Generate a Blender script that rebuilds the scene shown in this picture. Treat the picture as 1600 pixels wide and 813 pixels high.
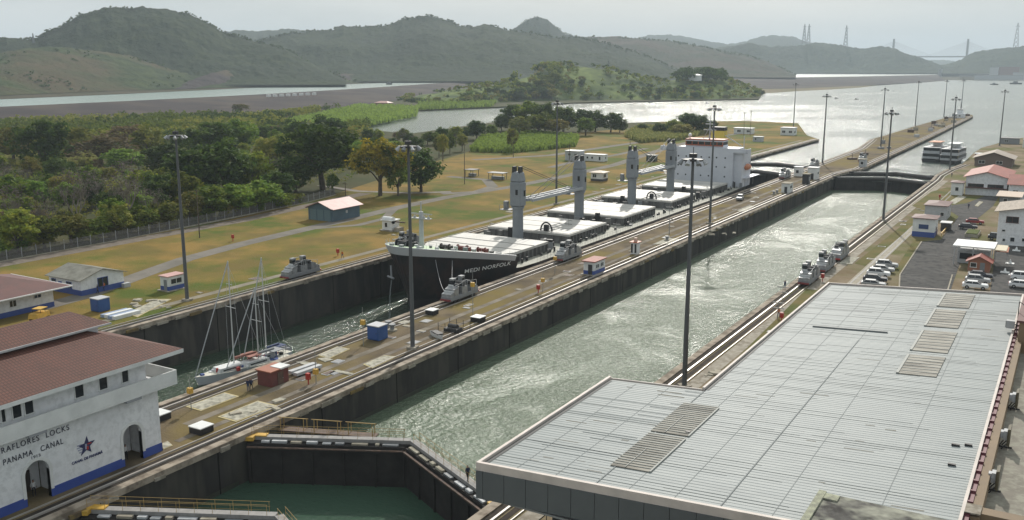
import bpy, math, random
import numpy as np
from mathutils import Vector, Matrix
S = bpy.context.scene
for o in list(bpy.data.objects): bpy.data.objects.remove(o)
R = math.radians
# ------------------------------------------------------------ camera
F_PX, PITCH, YAW = 1477.0, R(11.64), R(30.8)
CAM = np.array([77.9, 0.0, 41.1])
cd = bpy.data.cameras.new('camera'); cam = bpy.data.objects.new('camera', cd); S.collection.objects.link(cam)
cam.location = CAM; cam.rotation_euler = (R(90) - PITCH, 0, YAW)
cd.sensor_width = 36; cd.lens = F_PX / 1600 * 36; cd.clip_start = 1; cd.clip_end = 60000
S.camera = cam
HAZE = .000115
# ------------------------------------------------------------ sky, sun, exposure
SUN_EL, SUN_AZ = R(33), R(19)          # azimuth: left of +Y
W = bpy.data.worlds.new('World'); S.world = W; W.use_nodes = True
nt = W.node_tree; nt.nodes.clear()
out = nt.nodes.new('ShaderNodeOutputWorld'); bg = nt.nodes.new('ShaderNodeBackground')
sky = nt.nodes.new('ShaderNodeTexSky'); sky.sky_type = 'NISHITA'; sky.sun_disc = False
sky.sun_elevation = SUN_EL; sky.sun_rotation = -SUN_AZ; sky.dust_density = 7; sky.air_density = 1.0; sky.ozone_density = 1.5
tc = nt.nodes.new('ShaderNodeTexCoord'); mp = nt.nodes.new('ShaderNodeMapping'); mp.inputs['Scale'].default_value = (1, 1, 3.5)
nz = nt.nodes.new('ShaderNodeTexNoise'); nz.inputs['Scale'].default_value = 3.2; nz.inputs['Detail'].default_value = 7; nz.inputs['Roughness'].default_value = .58
rp = nt.nodes.new('ShaderNodeValToRGB'); rp.color_ramp.elements[0].position = .36; rp.color_ramp.elements[1].position = .68
rp.color_ramp.elements[0].color = (6.2, 6.8, 6.9, 1); rp.color_ramp.elements[1].color = (8.2, 8.6, 8.6, 1)
mx = nt.nodes.new('ShaderNodeMix'); mx.data_type = 'RGBA'; mx.inputs['Factor'].default_value = .8
L = nt.links.new
L(tc.outputs['Generated'], mp.inputs['Vector']); L(mp.outputs[0], nz.inputs['Vector']); L(nz.outputs['Fac'], rp.inputs['Fac'])
L(sky.outputs[0], mx.inputs[6]); L(rp.outputs[0], mx.inputs[7]); L(mx.outputs[2], bg.inputs['Color'])
bg.inputs['Strength'].default_value = .105; L(bg.outputs[0], out.inputs['Surface'])
sl = bpy.data.lights.new('sun', 'SUN'); sl.energy = 4.2; sl.angle = R(1.2); sl.color = (1, .955, .88)
sun = bpy.data.objects.new('sun', sl); S.collection.objects.link(sun)
sd = Vector((-math.sin(SUN_AZ) * math.cos(SUN_EL), math.cos(SUN_AZ) * math.cos(SUN_EL), math.sin(SUN_EL)))
sun.rotation_euler = sd.to_track_quat('Z', 'Y').to_euler(); sun.location = (0, 0, 300)
S.view_settings.view_transform = 'Standard'; S.view_settings.look = 'None'; S.view_settings.gamma = 1
S.view_settings.exposure = 0.0
S.render.engine = 'CYCLES'; S.cycles.volume_bounces = 1; S.cycles.max_bounces = 6
S.cycles.transparent_max_bounces = 8

# ------------------------------------------------------------ helpers
_c, _s, _cp, _sp = math.cos(YAW), math.sin(YAW), math.cos(PITCH), math.sin(PITCH)
_R = np.array([_c, _s, 0]); _F = np.array([-_s * _cp, _c * _cp, -_sp]); _U = np.array([-_s * _sp, _c * _sp, _cp])
def ray(px, py): return _F + _R * (px - 800) / F_PX + _U * (406.5 - py) / F_PX
def G(px, py, z=0.0):                       # ground point surveyed from the photograph
    d = ray(px, py); return tuple(float(v) for v in CAM + d * (z - CAM[2]) / d[2])
def GX(px, py, X):                          # point on the plane x = X
    d = ray(px, py); return tuple(float(v) for v in CAM + d * (X - CAM[0]) / d[0])
def GD(px, py, D):                          # point at horizontal distance D
    d = ray(px, py); return CAM + d * D / math.hypot(d[0], d[1])
rng = random.Random(7)
COL = S.collection

def M(name, col, rough=.8, c2=None, scale=1.0, lo=.35, hi=.65, metal=0, bump=0, bscale=8, spec=.5, c3=None, scale3=.1, rnd=0, stretch=None, wave=None, detail=5):
    m = bpy.data.materials.new(name); m.use_nodes = True; t = m.node_tree; b = t.nodes['Principled BSDF']
    b.inputs['Roughness'].default_value = rough; b.inputs['Metallic'].default_value = metal
    b.inputs['Specular IOR Level'].default_value = .06 if (rough >= .85 and spec == .5) else spec
    tx = t.nodes.new('ShaderNodeTexCoord'); vec = tx.outputs['Object']
    if stretch:
        q = t.nodes.new('ShaderNodeMapping'); q.inputs['Scale'].default_value = stretch; t.links.new(vec, q.inputs[0]); vec = q.outputs[0]
    src = None
    def noise(sc, det=detail):
        n = t.nodes.new('ShaderNodeTexNoise'); n.inputs['Scale'].default_value = sc; n.inputs['Detail'].default_value = det
        n.inputs['Roughness'].default_value = .6; t.links.new(vec, n.inputs['Vector']); return n.outputs['Fac']
    def mix(fac, a, bb):
        k = t.nodes.new('ShaderNodeMix'); k.data_type = 'RGBA'; t.links.new(fac, k.inputs[0])
        for s, i in ((a, 6), (bb, 7)):
            if isinstance(s, tuple): k.inputs[i].default_value = (*s, 1)
            else: t.links.new(s, k.inputs[i])
        return k.outputs[2]
    def ramp(fac, a, bb):
        r = t.nodes.new('ShaderNodeMapRange'); r.inputs[1].default_value = a; r.inputs[2].default_value = bb; t.links.new(fac, r.inputs[0]); return r.outputs[0]
    cur = tuple(col)
    if c2: cur = mix(ramp(noise(scale), lo, hi), tuple(col), tuple(c2))
    if c3: cur = mix(ramp(noise(scale3, 3), .45, .62), cur, tuple(c3))
    if rnd:
        oi = t.nodes.new('ShaderNodeObjectInfo'); h = t.nodes.new('ShaderNodeHueSaturation')
        r1 = t.nodes.new('ShaderNodeMapRange'); r1.inputs[3].default_value = 1 - rnd; r1.inputs[4].default_value = 1 + rnd; t.links.new(oi.outputs['Random'], r1.inputs[0])
        r2 = t.nodes.new('ShaderNodeMapRange'); r2.inputs[3].default_value = .5 - rnd * .06; r2.inputs[4].default_value = .5 + rnd * .05
        w = t.nodes.new('ShaderNodeMath'); w.operation = 'FRACT'; ml = t.nodes.new('ShaderNodeMath'); ml.operation = 'MULTIPLY'; ml.inputs[1].default_value = 7.31
        t.links.new(oi.outputs['Random'], ml.inputs[0]); t.links.new(ml.outputs[0], w.inputs[0]); t.links.new(w.outputs[0], r2.inputs[0])
        t.links.new(r1.outputs[0], h.inputs['Value']); t.links.new(r2.outputs[0], h.inputs['Hue'])
        if isinstance(cur, tuple): h.inputs['Color'].default_value = (*cur, 1)
        else: t.links.new(cur, h.inputs['Color'])
        cur = h.outputs[0]
    if isinstance(cur, tuple): b.inputs['Base Color'].default_value = (*cur, 1)
    else: t.links.new(cur, b.inputs['Base Color'])
    if bump:
        bn = t.nodes.new('ShaderNodeBump'); bn.inputs['Strength'].default_value = 1; bn.inputs['Distance'].default_value = bump
        t.links.new(noise(bscale), bn.inputs['Height']); t.links.new(bn.outputs[0], b.inputs['Normal'])
    return m

def tag(o, label=None, cat=None, group=None, kind=None):
    if label: o['label'] = label
    if cat: o['category'] = cat
    if group: o['group'] = group
    if kind: o['kind'] = kind
    return o
def T(name, label, cat, loc=(0, 0, 0), rz=0, group=None):
    o = bpy.data.objects.new(name, None); COL.objects.link(o); o.location = loc; o.rotation_euler = (0, 0, rz); o.empty_display_size = .5
    return tag(o, label, cat, group)
class MB:
    def __init__(s): s.v = []; s.f = []; s.m = []; s.mi = 0
    def quadface(s, *p):
        n = len(s.v); s.v += [tuple(q) for q in p]; s.f.append(tuple(range(n, n + len(p)))); s.m.append(s.mi); return s
    def box(s, x0, x1, y0, y1, z0, z1, rz=0, c=None, tx=0):
        pts = [(x0, y0, z0), (x1, y0, z0), (x1, y1, z0), (x0, y1, z0), (x0, y0, z1), (x1, y0, z1), (x1, y1, z1), (x0, y1, z1)]
        if tx:   # taper top
            cx, cy = (x0 + x1) / 2, (y0 + y1) / 2
            pts = pts[:4] + [(cx + (p[0] - cx) * (1 - tx), cy + (p[1] - cy) * (1 - tx), p[2]) for p in pts[4:]]
        if rz:
            cx, cy = c if c else ((x0 + x1) / 2, (y0 + y1) / 2); a, b = math.cos(rz), math.sin(rz)
            pts = [(cx + (x - cx) * a - (y - cy) * b, cy + (x - cx) * b + (y - cy) * a, z) for x, y, z in pts]
        n = len(s.v); s.v += pts
        for q in ((3, 2, 1, 0), (4, 5, 6, 7), (0, 1, 5, 4), (1, 2, 6, 5), (2, 3, 7, 6), (3, 0, 4, 7)): s.f.append(tuple(n + i for i in q)); s.m.append(s.mi)
        return s
    def tube(s, p0, p1, r0, r1=None, n=8, cap=True):
        r1 = r0 if r1 is None else r1; a = Vector(p0); b = Vector(p1); d = (b - a)
        if d.length < 1e-6: return s
        d.normalize(); u = d.orthogonal().normalized(); w = d.cross(u); k = len(s.v)
        for c, r in ((a, r0), (b, r1)):
            for i in range(n):
                t = 2 * math.pi * i / n; s.v.append(tuple(c + u * math.cos(t) * r + w * math.sin(t) * r))
        for i in range(n): s.f.append((k + i, k + (i + 1) % n, k + n + (i + 1) % n, k + n + i)); s.m.append(s.mi)
        if cap: s.f.append(tuple(k + n - 1 - i for i in range(n))); s.f.append(tuple(k + n + i for i in range(n))); s.m += [s.mi, s.mi]
        return s
    def prism(s, poly, z0, z1):     # poly: (x,y) ccw
        n = len(poly); k = len(s.v)
        zz0 = z0 if isinstance(z0, (list, tuple)) else [z0] * n; zz1 = z1 if isinstance(z1, (list, tuple)) else [z1] * n
        s.v += [(p[0], p[1], z) for p, z in zip(poly, zz0)] + [(p[0], p[1], z) for p, z in zip(poly, zz1)]
        s.f.append(tuple(k + n - 1 - i for i in range(n))); s.f.append(tuple(k + n + i for i in range(n))); s.m += [s.mi] * 2
        for i in range(n): s.f.append((k + i, k + (i + 1) % n, k + n + (i + 1) % n, k + n + i)); s.m.append(s.mi)
        return s
    def profx(s, prof, x0, x1):     # prof: (y,z) outline extruded along x
        n = len(prof); k = len(s.v)
        s.v += [(x0, p[0], p[1]) for p in prof] + [(x1, p[0], p[1]) for p in prof]
        s.f.append(tuple(k + n - 1 - i for i in range(n))); s.f.append(tuple(k + n + i for i in range(n))); s.m += [s.mi] * 2
        for i in range(n): s.f.append((k + i, k + (i + 1) % n, k + n + (i + 1) % n, k + n + i)); s.m.append(s.mi)
        return s
    def ball(s, c, rx, ry=None, rz=None, n=8, h=5):
        ry = ry or rx; rz = rz or rx; k = len(s.v)
        for j in range(h + 1):
            ph = math.pi * j / h
            for i in range(n):
                t = 2 * math.pi * i / n; s.v.append((c[0] + rx * math.sin(ph) * math.cos(t), c[1] + ry * math.sin(ph) * math.sin(t), c[2] - rz * math.cos(ph)))
        for j in range(h):
            for i in range(n): s.f.append((k + j * n + i, k + j * n + (i + 1) % n, k + (j + 1) * n + (i + 1) % n, k + (j + 1) * n + i)); s.m.append(s.mi)
        return s
    def build(s, name, mat, parent=None, bevel=0, smooth=False, loc=None, rot=None):
        me = bpy.data.meshes.new(name); me.from_pydata(s.v, [], s.f)
        for mm in (mat if isinstance(mat, (list, tuple)) else [mat]): me.materials.append(mm)
        if isinstance(mat, (list, tuple)): me.polygons.foreach_set('material_index', s.m)
        if smooth: me.polygons.foreach_set('use_smooth', [True] * len(me.polygons))
        me.validate(clean_customdata=False); me.update()
        o = bpy.data.objects.new(name, me); COL.objects.link(o); o.parent = parent
        if loc: o.location = loc
        if rot: o.rotation_euler = rot
        if bevel:
            b = o.modifiers.new('bevel', 'BEVEL'); b.width = bevel; b.segments = 1; b.limit_method = 'ANGLE'
        return o
def npmesh(name, V, Fq, mat, parent=None, smooth=False):
    V = np.asarray(V, np.float32); Fq = np.asarray(Fq, np.int32); k = Fq.shape[1]
    me = bpy.data.meshes.new(name); me.vertices.add(len(V)); me.vertices.foreach_set('co', V.ravel())
    me.loops.add(Fq.size); me.loops.foreach_set('vertex_index', Fq.ravel())
    me.polygons.add(len(Fq)); me.polygons.foreach_set('loop_start', np.arange(0, Fq.size, k, dtype=np.int32)); me.polygons.foreach_set('loop_total', np.full(len(Fq), k, np.int32))
    me.materials.append(mat); me.update(calc_edges=True)
    if smooth: me.polygons.foreach_set('use_smooth', [True] * len(me.polygons))
    o = bpy.data.objects.new(name, me); COL.objects.link(o); o.parent = parent; return o
def dup(root, loc=None, rz=None, sc=None, label=None, group=None):
    def cp(o, par):
        c = o.copy(); COL.objects.link(c); c.parent = par
        for ch in [x for x in o.children]: cp(ch, c)
        return c
    c = cp(root, None)
    if loc is not None: c.location = loc
    if rz is not None: c.rotation_euler = (0, 0, rz)
    if sc is not None: c.scale = sc if isinstance(sc, tuple) else (sc, sc, sc)
    if label: c['label'] = label
    if group: c['group'] = group
    return c
# value noise
def _h(ix, iy, seed):
    n = (ix.astype(np.int64) * 374761393 + iy.astype(np.int64) * 668265263 + seed * 1442695041) & 0xffffffff
    n = ((n ^ (n >> 13)) * 1274126177) & 0xffffffff
    return ((n ^ (n >> 16)) & 0xffff) / 65535.0
def vn(x, y, seed=0):
    x = np.asarray(x, float); y = np.asarray(y, float); ix = np.floor(x); iy = np.floor(y); fx = x - ix; fy = y - iy
    fx = fx * fx * (3 - 2 * fx); fy = fy * fy * (3 - 2 * fy); ix = ix.astype(np.int64); iy = iy.astype(np.int64)
    a = _h(ix, iy, seed); b = _h(ix + 1, iy, seed); c = _h(ix, iy + 1, seed); d = _h(ix + 1, iy + 1, seed)
    return (a * (1 - fx) + b * fx) * (1 - fy) + (c * (1 - fx) + d * fx) * fy
def fbm(x, y, seed=0, o=4):
    r = 0; a = .5
    for i in range(o): r = r + a * (vn(x, y, seed + i) - .5); x = x * 2.03; y = y * 2.03; a *= .5
    return r * 2
def text_mesh(body, size, mat, name, parent, loc, rot, depth=.02, align='LEFT', bold=0, sp=1):
    cu = bpy.data.curves.new(name, 'FONT'); cu.body = body; cu.space_character = sp; cu.size = size; cu.extrude = depth; cu.align_x = align; cu.offset = bold
    ob = bpy.data.objects.new(name, cu); COL.objects.link(ob)
    dg = bpy.context.evaluated_depsgraph_get(); me = bpy.data.meshes.new_from_object(ob.evaluated_get(dg)); bpy.data.objects.remove(ob)
    me.materials.clear(); me.materials.append(mat)
    o = bpy.data.objects.new(name, me); COL.objects.link(o); o.parent = parent; o.location = loc; o.rotation_euler = rot; return o

# ------------------------------------------------------------ materials
conc = M('concrete', (.30, .27, .22), .9, (.19, .165, .13), .25, c3=(.36, .33, .28), scale3=.9)
conc_lt = M('pale_concrete', (.40, .37, .30), .9, (.28, .25, .2), .8)
coping = M('coping_concrete', (.36, .31, .25), .9, (.17, .14, .11), .5, lo=.42, hi=.6)
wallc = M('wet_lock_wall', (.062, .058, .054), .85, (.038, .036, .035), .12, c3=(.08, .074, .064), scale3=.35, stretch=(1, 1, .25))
dark = M('dark_steel', (.03, .03, .032), .6)
rust = M('rusty_steel', (.14, .085, .06), .8, (.07, .05, .04), 1.5)
rail = M('worn_rail', (.42, .39, .36), .45, metal=.3)
yellow = M('yellow_paint', (.62, .36, .04), .6, (.42, .26, .05), 1.2)
yellow_dk = M('faded_yellow_rail', (.33, .22, .07), .7)
white = M('white_paint', (.72, .73, .72), .55, (.60, .61, .60), .5)
blue = M('blue_paint', (.035, .07, .26), .5, (.05, .09, .28), .8)
redm = M('red_paint', (.38, .03, .02), .5)
maroon = M('maroon_roof', (.12, .042, .036), .7, (.085, .035, .03), .6, stretch=(1, 1, 1))
redroof = M('red_roof', (.30, .075, .05), .7, (.22, .06, .042), .4)
pinkroof = M('pink_roof', (.52, .30, .27), .6, (.42, .24, .22), .5)
glass = M('window_glass', (.02, .024, .028), .12, spec=.6)
black = M('black_paint', (.015, .015, .017), .55)
silver = M('aluminium_paint', (.36, .37, .38), .45, (.24, .245, .25), 1.4, metal=.35)
greym = M('grey_paint', (.20, .21, .22), .6)
greyl = M('light_grey_paint', (.45, .46, .47), .6, (.37, .38, .39), .7)
skin = M('skin', (.25, .14, .09), .6)
asphalt = M('asphalt', (.075, .073, .07), .9, (.11, .105, .10), .15, c3=(.055, .055, .055), scale3=.6)
roadm = M('old_road', (.21, .19, .165), .95, (.15, .14, .12), .2)
# ------------------------------------------------------------ setting
def struct(o): o['kind'] = 'structure'; return o
XL, XM, X0, XR = -49.2, -16.3, 0.0, 33.5     # lock faces
def water(name, col, poly, z, bs=1.2, bd=.25, rough=.12, patch=None, tint=None):
    m = bpy.data.materials.new(name); m.use_nodes = True; t = m.node_tree; b = t.nodes['Principled BSDF']
    b.inputs['Base Color'].default_value = (*col, 1); b.inputs['Roughness'].default_value = rough; b.inputs['IOR'].default_value = 1.33
    tx = t.nodes.new('ShaderNodeTexCoord')
    def nz(sc, det, ro=.6, dist=0):
        n = t.nodes.new('ShaderNodeTexNoise'); n.inputs['Scale'].default_value = sc; n.inputs['Detail'].default_value = det
        n.inputs['Roughness'].default_value = ro; n.inputs['Distortion'].default_value = dist
        t.links.new(tx.outputs['Object'], n.inputs['Vector']); return n
    n = nz(bs, 4, .62)
    h = n.outputs['Fac']
    if patch:
        p = nz(patch[0], 3, .6, 1.6); r = t.nodes.new('ShaderNodeMapRange'); r.inputs[1].default_value = patch[1]; r.inputs[2].default_value = patch[2]
        r.inputs[3].default_value = patch[3]; r.inputs[4].default_value = 1.0; t.links.new(p.outputs['Fac'], r.inputs[0])
        ml = t.nodes.new('ShaderNodeMath'); ml.operation = 'MULTIPLY'; t.links.new(h, ml.inputs[0]); t.links.new(r.outputs[0], ml.inputs[1])
        # foam-streaked, silty patches of stirred water
        k = t.nodes.new('ShaderNodeMix'); k.data_type = 'RGBA'; k.inputs[6].default_value = (*col, 1); k.inputs[7].default_value = (*(tint or col), 1)
        t.links.new(r.outputs[0], k.inputs[0]); t.links.new(k.outputs[2], b.inputs['Base Color'])
        bn = t.nodes.new('ShaderNodeBump'); bn.inputs['Distance'].default_value = bd; t.links.new(ml.outputs[0], bn.inputs['Height'])
    else:
        bn = t.nodes.new('ShaderNodeBump'); bn.inputs['Distance'].default_value = bd; t.links.new(h, bn.inputs['Height'])
    t.links.new(bn.outputs[0], b.inputs['Normal'])
    mb = MB(); mb.quadface(*[(p[0], p[1], z) for p in poly]); return struct(mb.build(name, m))
GY = 71.7                                      # near gate hinge
water('lower_chamber_water', (.045, .085, .058), [(X0 - 1, -80), (XR + 1, -80), (XR + 1, GY), (XR, GY), (16.75, GY + 8.4), (0, GY), (X0 - 1, GY)], -5.6, 1.0, .12, .1)
water('right_chamber_water', (.07, .115, .068), [(X0 - 1, GY), (0, GY), (16.75, GY + 8.4), (XR, GY), (XR + 1, GY), (XR + 1, 372), (X0 - 1, 372)], -5.0, 1.25, .62, .2, (.05, .36, .54, .5), (.125, .165, .11))
water('left_chamber_water', (.035, .060, .038), [(XL - 1, -60), (XM + 1, -60), (XM + 1, 372), (XL - 1, 372)], -8.6, 1.3, .45, .12)
water('lake', (.085, .11, .095), [(-900, 371.5), (1800, 371.5), (1800, 3300), (-900, 3300)], -1.5, .5, .75, .16, (.006, .35, .65, .55), (.13, .16, .14))

fw = M('far_channel_water', (.20, .27, .24), .25, spec=.7, bump=.6, bscale=.3)
lawn = M('dry_lawn', (.235, .155, .046), .95, (.082, .108, .020), .03, .44, .56, c3=(.150, .115, .036), scale3=.075, bump=.15, bscale=2.5, detail=8)
dirt = M('wall_top_dirt', (.180, .140, .088), .95, (.085, .068, .048), .16, c3=(.175, .135, .050), scale3=.05, bump=.08, bscale=3, detail=8)
rb_gr = M('right_bank_ground', (.25, .20, .14), .95, (.16, .12, .07), .12, c3=(.12, .12, .045), scale3=.05, bump=.1, bscale=3, detail=8)
woodfloor = M('woodland_floor', (.042, .052, .02), .95, (.07, .065, .028), .05)
earth = M('bare_earth', (.10, .075, .065), .95, (.075, .06, .055), .02, c3=(.14, .11, .085), scale3=.006)
g = MB(); g.quadface((-14000, -600, -14), (9000, -600, -14), (9000, 16000, -14), (-14000, 16000, -14)); struct(g.build('ground', earth))
# left bank
shore = [(XL, -60), (XL, 425), (-48.4, 551), (-62, 580), (-80, 640), (-98, 700), (-140, 708), (-199, 655), (-226, 600), (-262, 640), (-300, 628), (-290, 560), (-276, 470), (-330, 490), (-373, 553), (-459, 731), (-449, 785), (-431, 826), (-415, 968), (-350, 1080), (-272, 1192), (-320, 1370), (-700, 1500), (-1100, 900), (-700, -60)]
g = MB(); g.prism([(-117, -60), (-49.2, -60)] + shore[1:8] + [(-170, 640), (-200, 470), (-160, 330), (-128, 232), (-118, 180)], -13.9, 0); struct(g.build('lawn', lawn))
g = MB(); g.prism(shore, -13.9, -.15); struct(g.build('woodland_floor', woodfloor))
# centre wall
g = MB()
cw = [(XM, -60), (0, -60), (0, 378), (1.8, 392), (3.8, 400), (3.5, 600), (2.8, 700), (1.5, 866), (-1, 893), (-5, 895), (-14, 860), (-20, 700), (-22, 600), (-23, 566), (-16.6, 500), (XM, 410)]
g.prism(cw, -13.9, 0); cwall = struct(g.build('centre_lock_wall', [dirt, wallc]))
cwall.data.materials.clear(); cwall.data.materials.append(dirt)
# right bank
g = MB(); rbp = [(XR, -60), (170, -60), (170, 640), (60, 660), (50.6, 627), (42.5, 584), (36.0, 537), (35.5, 507), (36.6, 441), (33.8, 415), (32.8, 390), (XR, 375)]
g.prism(rbp, -13.9, 0); struct(g.build('right_bank_ground', rb_gr))
# wall facings (thin concrete skins 6 cm proud so that they never share a plane with the ground blocks)
def facing(name, pts, side, ztop=-.05):
    m = MB()
    for (x0, y0), (x1, y1) in zip(pts, pts[1:]):
        dx, dy = x1 - x0, y1 - y0; L_ = math.hypot(dx, dy); nx, ny = dy / L_ * side, -dx / L_ * side
        m.prism([(x0, y0), (x1, y1), (x1 + nx * .08, y1 + ny * .08), (x0 + nx * .08, y0 + ny * .08)], -13.8, ztop)
    return struct(m.build(name, wallc))
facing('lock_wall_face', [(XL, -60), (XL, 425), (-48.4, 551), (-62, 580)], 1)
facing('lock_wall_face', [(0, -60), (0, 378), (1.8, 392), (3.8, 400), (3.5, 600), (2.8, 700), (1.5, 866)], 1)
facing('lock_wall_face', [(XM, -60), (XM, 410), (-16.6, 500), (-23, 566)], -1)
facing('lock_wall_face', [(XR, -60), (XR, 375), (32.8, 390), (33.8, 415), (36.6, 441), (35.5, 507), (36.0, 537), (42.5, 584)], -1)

# coping, rack track and rails along a lock edge; s = direction into the land
def edge(name, pts, s):
    def strip(m, o0, o1, z0, z1):
        for (x0, y0), (x1, y1) in zip(pts, pts[1:]):
            m.prism([(x0 + s * o0, y0), (x0 + s * o1, y0), (x1 + s * o1, y1), (x1 + s * o0, y1)][::(1 if s > 0 else -1)], z0, z1)
    c = MB(); strip(c, -.30, .75, -.55, .16); struct(c.build(name + '_coping', coping))
    d = MB(); strip(d, .78, 1.55, -.2, .012); strip(d, 2.05, 2.75, -.2, .014); struct(d.build(name + '_track_bed', M('oily_track_bed', (.035, .03, .027), .9, (.06, .05, .04), .7)))  # flat dark strips stand in for the recessed conduit slot
    r = MB(); strip(r, 1.56, 1.80, -.2, .20); strip(r, 3.1, 3.22, -.2, .13); struct(r.build(name + '_tow_rail', rail))
    # worn ledge with broken bites and yellow edging below the coping
    k = MB(); rr = random.Random(len(pts) * 31 + int(s * 7 + pts[0][0]))
    for (x0, y0), (x1, y1) in zip(pts, pts[1:]):
        L_ = math.hypot(x1 - x0, y1 - y0); n = max(1, int(L_ / 3.1))
        for i in range(n):
            if rr.random() < .3: continue
            a = (i + rr.random() * .3) / n; b = a + rr.uniform(.35, .9) / n; h = rr.uniform(.2, .5); q = rr.uniform(.05, .3)
            xa, ya, xb, yb = x0 + (x1 - x0) * a, y0 + (y1 - y0) * a, x0 + (x1 - x0) * b, y0 + (y1 - y0) * b
            k.mi = 1 if rr.random() < .28 else 0
            k.prism([(xa - s * (.31 + q), ya), (xa - s * .29, ya), (xb - s * .29, yb), (xb - s * (.31 + q), yb)][::(1 if s > 0 else -1)], -.5 - h * .5, -.12 - rr.random() * .2)
    struct(k.build(name + '_worn_ledge', [conc, M('stained_yellow_ledge', (.26, .19, .07), .9, (.12, .09, .06), .9)]))
edge('left_wall', [(XL, -60), (XL, 425), (-48.4, 551)], -1)
edge('centre_wall_left', [(XM, -60), (XM, 410), (-16.6, 500), (-23, 566)], 1)
edge('centre_wall_right', [(0, -60), (0, 378), (1.8, 392), (3.8, 400), (3.5, 600), (2.8, 700), (1.5, 866)], -1)
edge('right_wall', [(XR, -60), (XR, 375), (32.8, 390), (33.8, 415), (36.6, 441)], 1)

def ribbon(name, pts, w, mat, z=.02, kind=True):
    m = MB(); P = [Vector((p[0], p[1], 0)) for p in pts]; prev = None
    for i, p in enumerate(P):
        d = (P[min(i + 1, len(P) - 1)] - P[max(i - 1, 0)]).normalized(); n = Vector((-d.y, d.x, 0)) * w / 2
        cur = ((p + n), (p - n))
        if prev: m.quadface(*[(v.x, v.y, z) for v in (prev[0], prev[1], cur[1], cur[0])])
        prev = cur
    return struct(m.build(name, mat))
gp = lambda *a: [G(x, y)[:2] for x, y in a]
ribbon('lawn_road', gp((60, 482), (140, 460), (220, 430), (290, 405), (380, 381), (470, 360), (545, 343), (620, 325), (700, 308), (800, 292), (880, 276), (960, 258), (1040, 232), (1100, 216), (1180, 206)), 4.6, roadm, .02)
ribbon('lawn_side_road', gp((615, 328), (600, 342), (560, 352), (480, 358)), 2.5, roadm, .026)
ribbon('lawn_path', gp((690, 303), (745, 300), (770, 292), (760, 281), (700, 276)), 4, roadm, .024)
ribbon('lawn_path', gp((705, 300), (640, 302), (560, 299), (500, 290)), 3, M('pale_path', (.30, .28, .25), .95, (.22, .2, .18), .3), .028)
ribbon('lawn_path', gp((740, 250), (860, 243), (960, 228), (1060, 214), (1130, 204)), 5, roadm, .024)
ribbon('lawn_path', gp((860, 262), (900, 252), (960, 243), (1010, 232)), 3.5, roadm, .03)
ribbon('bank_concrete_strip', [(-56.2, 60), (-56.2, 260), (-55.8, 400), (-55, 540)], 1.8, M('strip_concrete', (.27, .24, .19), .95, (.19, .17, .13), .25), .018)
ribbon('fence_gravel', [(-114.2, 60), (-114.2, 180), (-118.5, 215), (-121, 240)], 5, M('gravel', (.20, .17, .14), .95, (.14, .12, .10), .6), .016)
for a, b, w in ((70, 300, 1.2),): ribbon('centre_wall_cable_slot', [(-8.2, a), (-8.2, 378)], w, M('slot_concrete', (.25, .22, .18), .95, (.15, .13, .10), .3), .018)
ribbon('centre_wall_walk', [(-5.0, 66), (-5.0, 378)], .9, M('walk_concrete', (.22, .195, .16), .95, (.13, .11, .09), .4), .022)
ribbon('right_bank_coping_walk', [(XR + 4.4, 60), (XR + 4.4, 375)], 1.9, conc, .02)
ribbon('right_bank_return_track', [(43.6, 120), (43.6, 372)], 2.2, conc_lt, .02)
ribbon('right_bank_return_rail', [(43.1, 120), (43.1, 372)], .25, dark, .05)
ribbon('right_bank_return_rail', [(44.4, 120), (44.4, 372)], .25, dark, .05)
# grass strips on the right bank
grass = M('green_grass', (.085, .10, .03), .95, (.17, .13, .055), .12, bump=.12, bscale=3, detail=8)
def patch(name, px, mat, z=.03, zb=0):
    m = MB(); m.quadface(*[(*G(x, y)[:2], z) for x, y in px]); return struct(m.build(name, mat))
patch('grass_strip', [(1105, 606), (1168, 592), (1290, 455), (1260, 452)], grass, .032)
patch('grass_strip', [(1335, 412), (1352, 416), (1440, 342), (1425, 340)], grass, .030)
patch('grass_strip', [(1400, 420), (1412, 430), (1445, 376), (1430, 372)], grass, .034)
patch('grass_verge', [(1425, 322), (1445, 330), (1560, 322), (1575, 300), (1480, 293), (1455, 300)], grass, .036)
patch('parking_lot', [(1404, 470), (1480, 470), (1497, 420), (1520, 365), (1530, 336), (1500, 336), (1470, 375), (1438, 378), (1406, 430)], asphalt, .04)
patch('parking_lot', [(1545, 470), (1640, 480), (1640, 375), (1555, 385), (1552, 420)], asphalt, .044)
patch('access_road', [(1500, 340), (1530, 340), (1552, 322), (1560, 308), (1540, 306), (1510, 318), (1480, 322), (1485, 330)], asphalt, .038)
patch('paved_yard', [(1500, 470), (1520, 470), (1530, 400), (1520, 396)], conc_lt, .042)
k = MB()
for a, b in (((1404, 470), (1406, 430)), ((1406, 430), (1440, 378)), ((1476, 470), (1488, 430))):
    p, q = Vector(G(*a)), Vector(G(*b)); d = (q - p).normalized(); n = Vector((-d.y, d.x, 0)) * .12
    k.prism([(p - n)[:2], (p + n)[:2], (q + n)[:2], (q - n)[:2]], 0, .14)
struct(k.build('parking_kerb', conc_lt))

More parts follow.
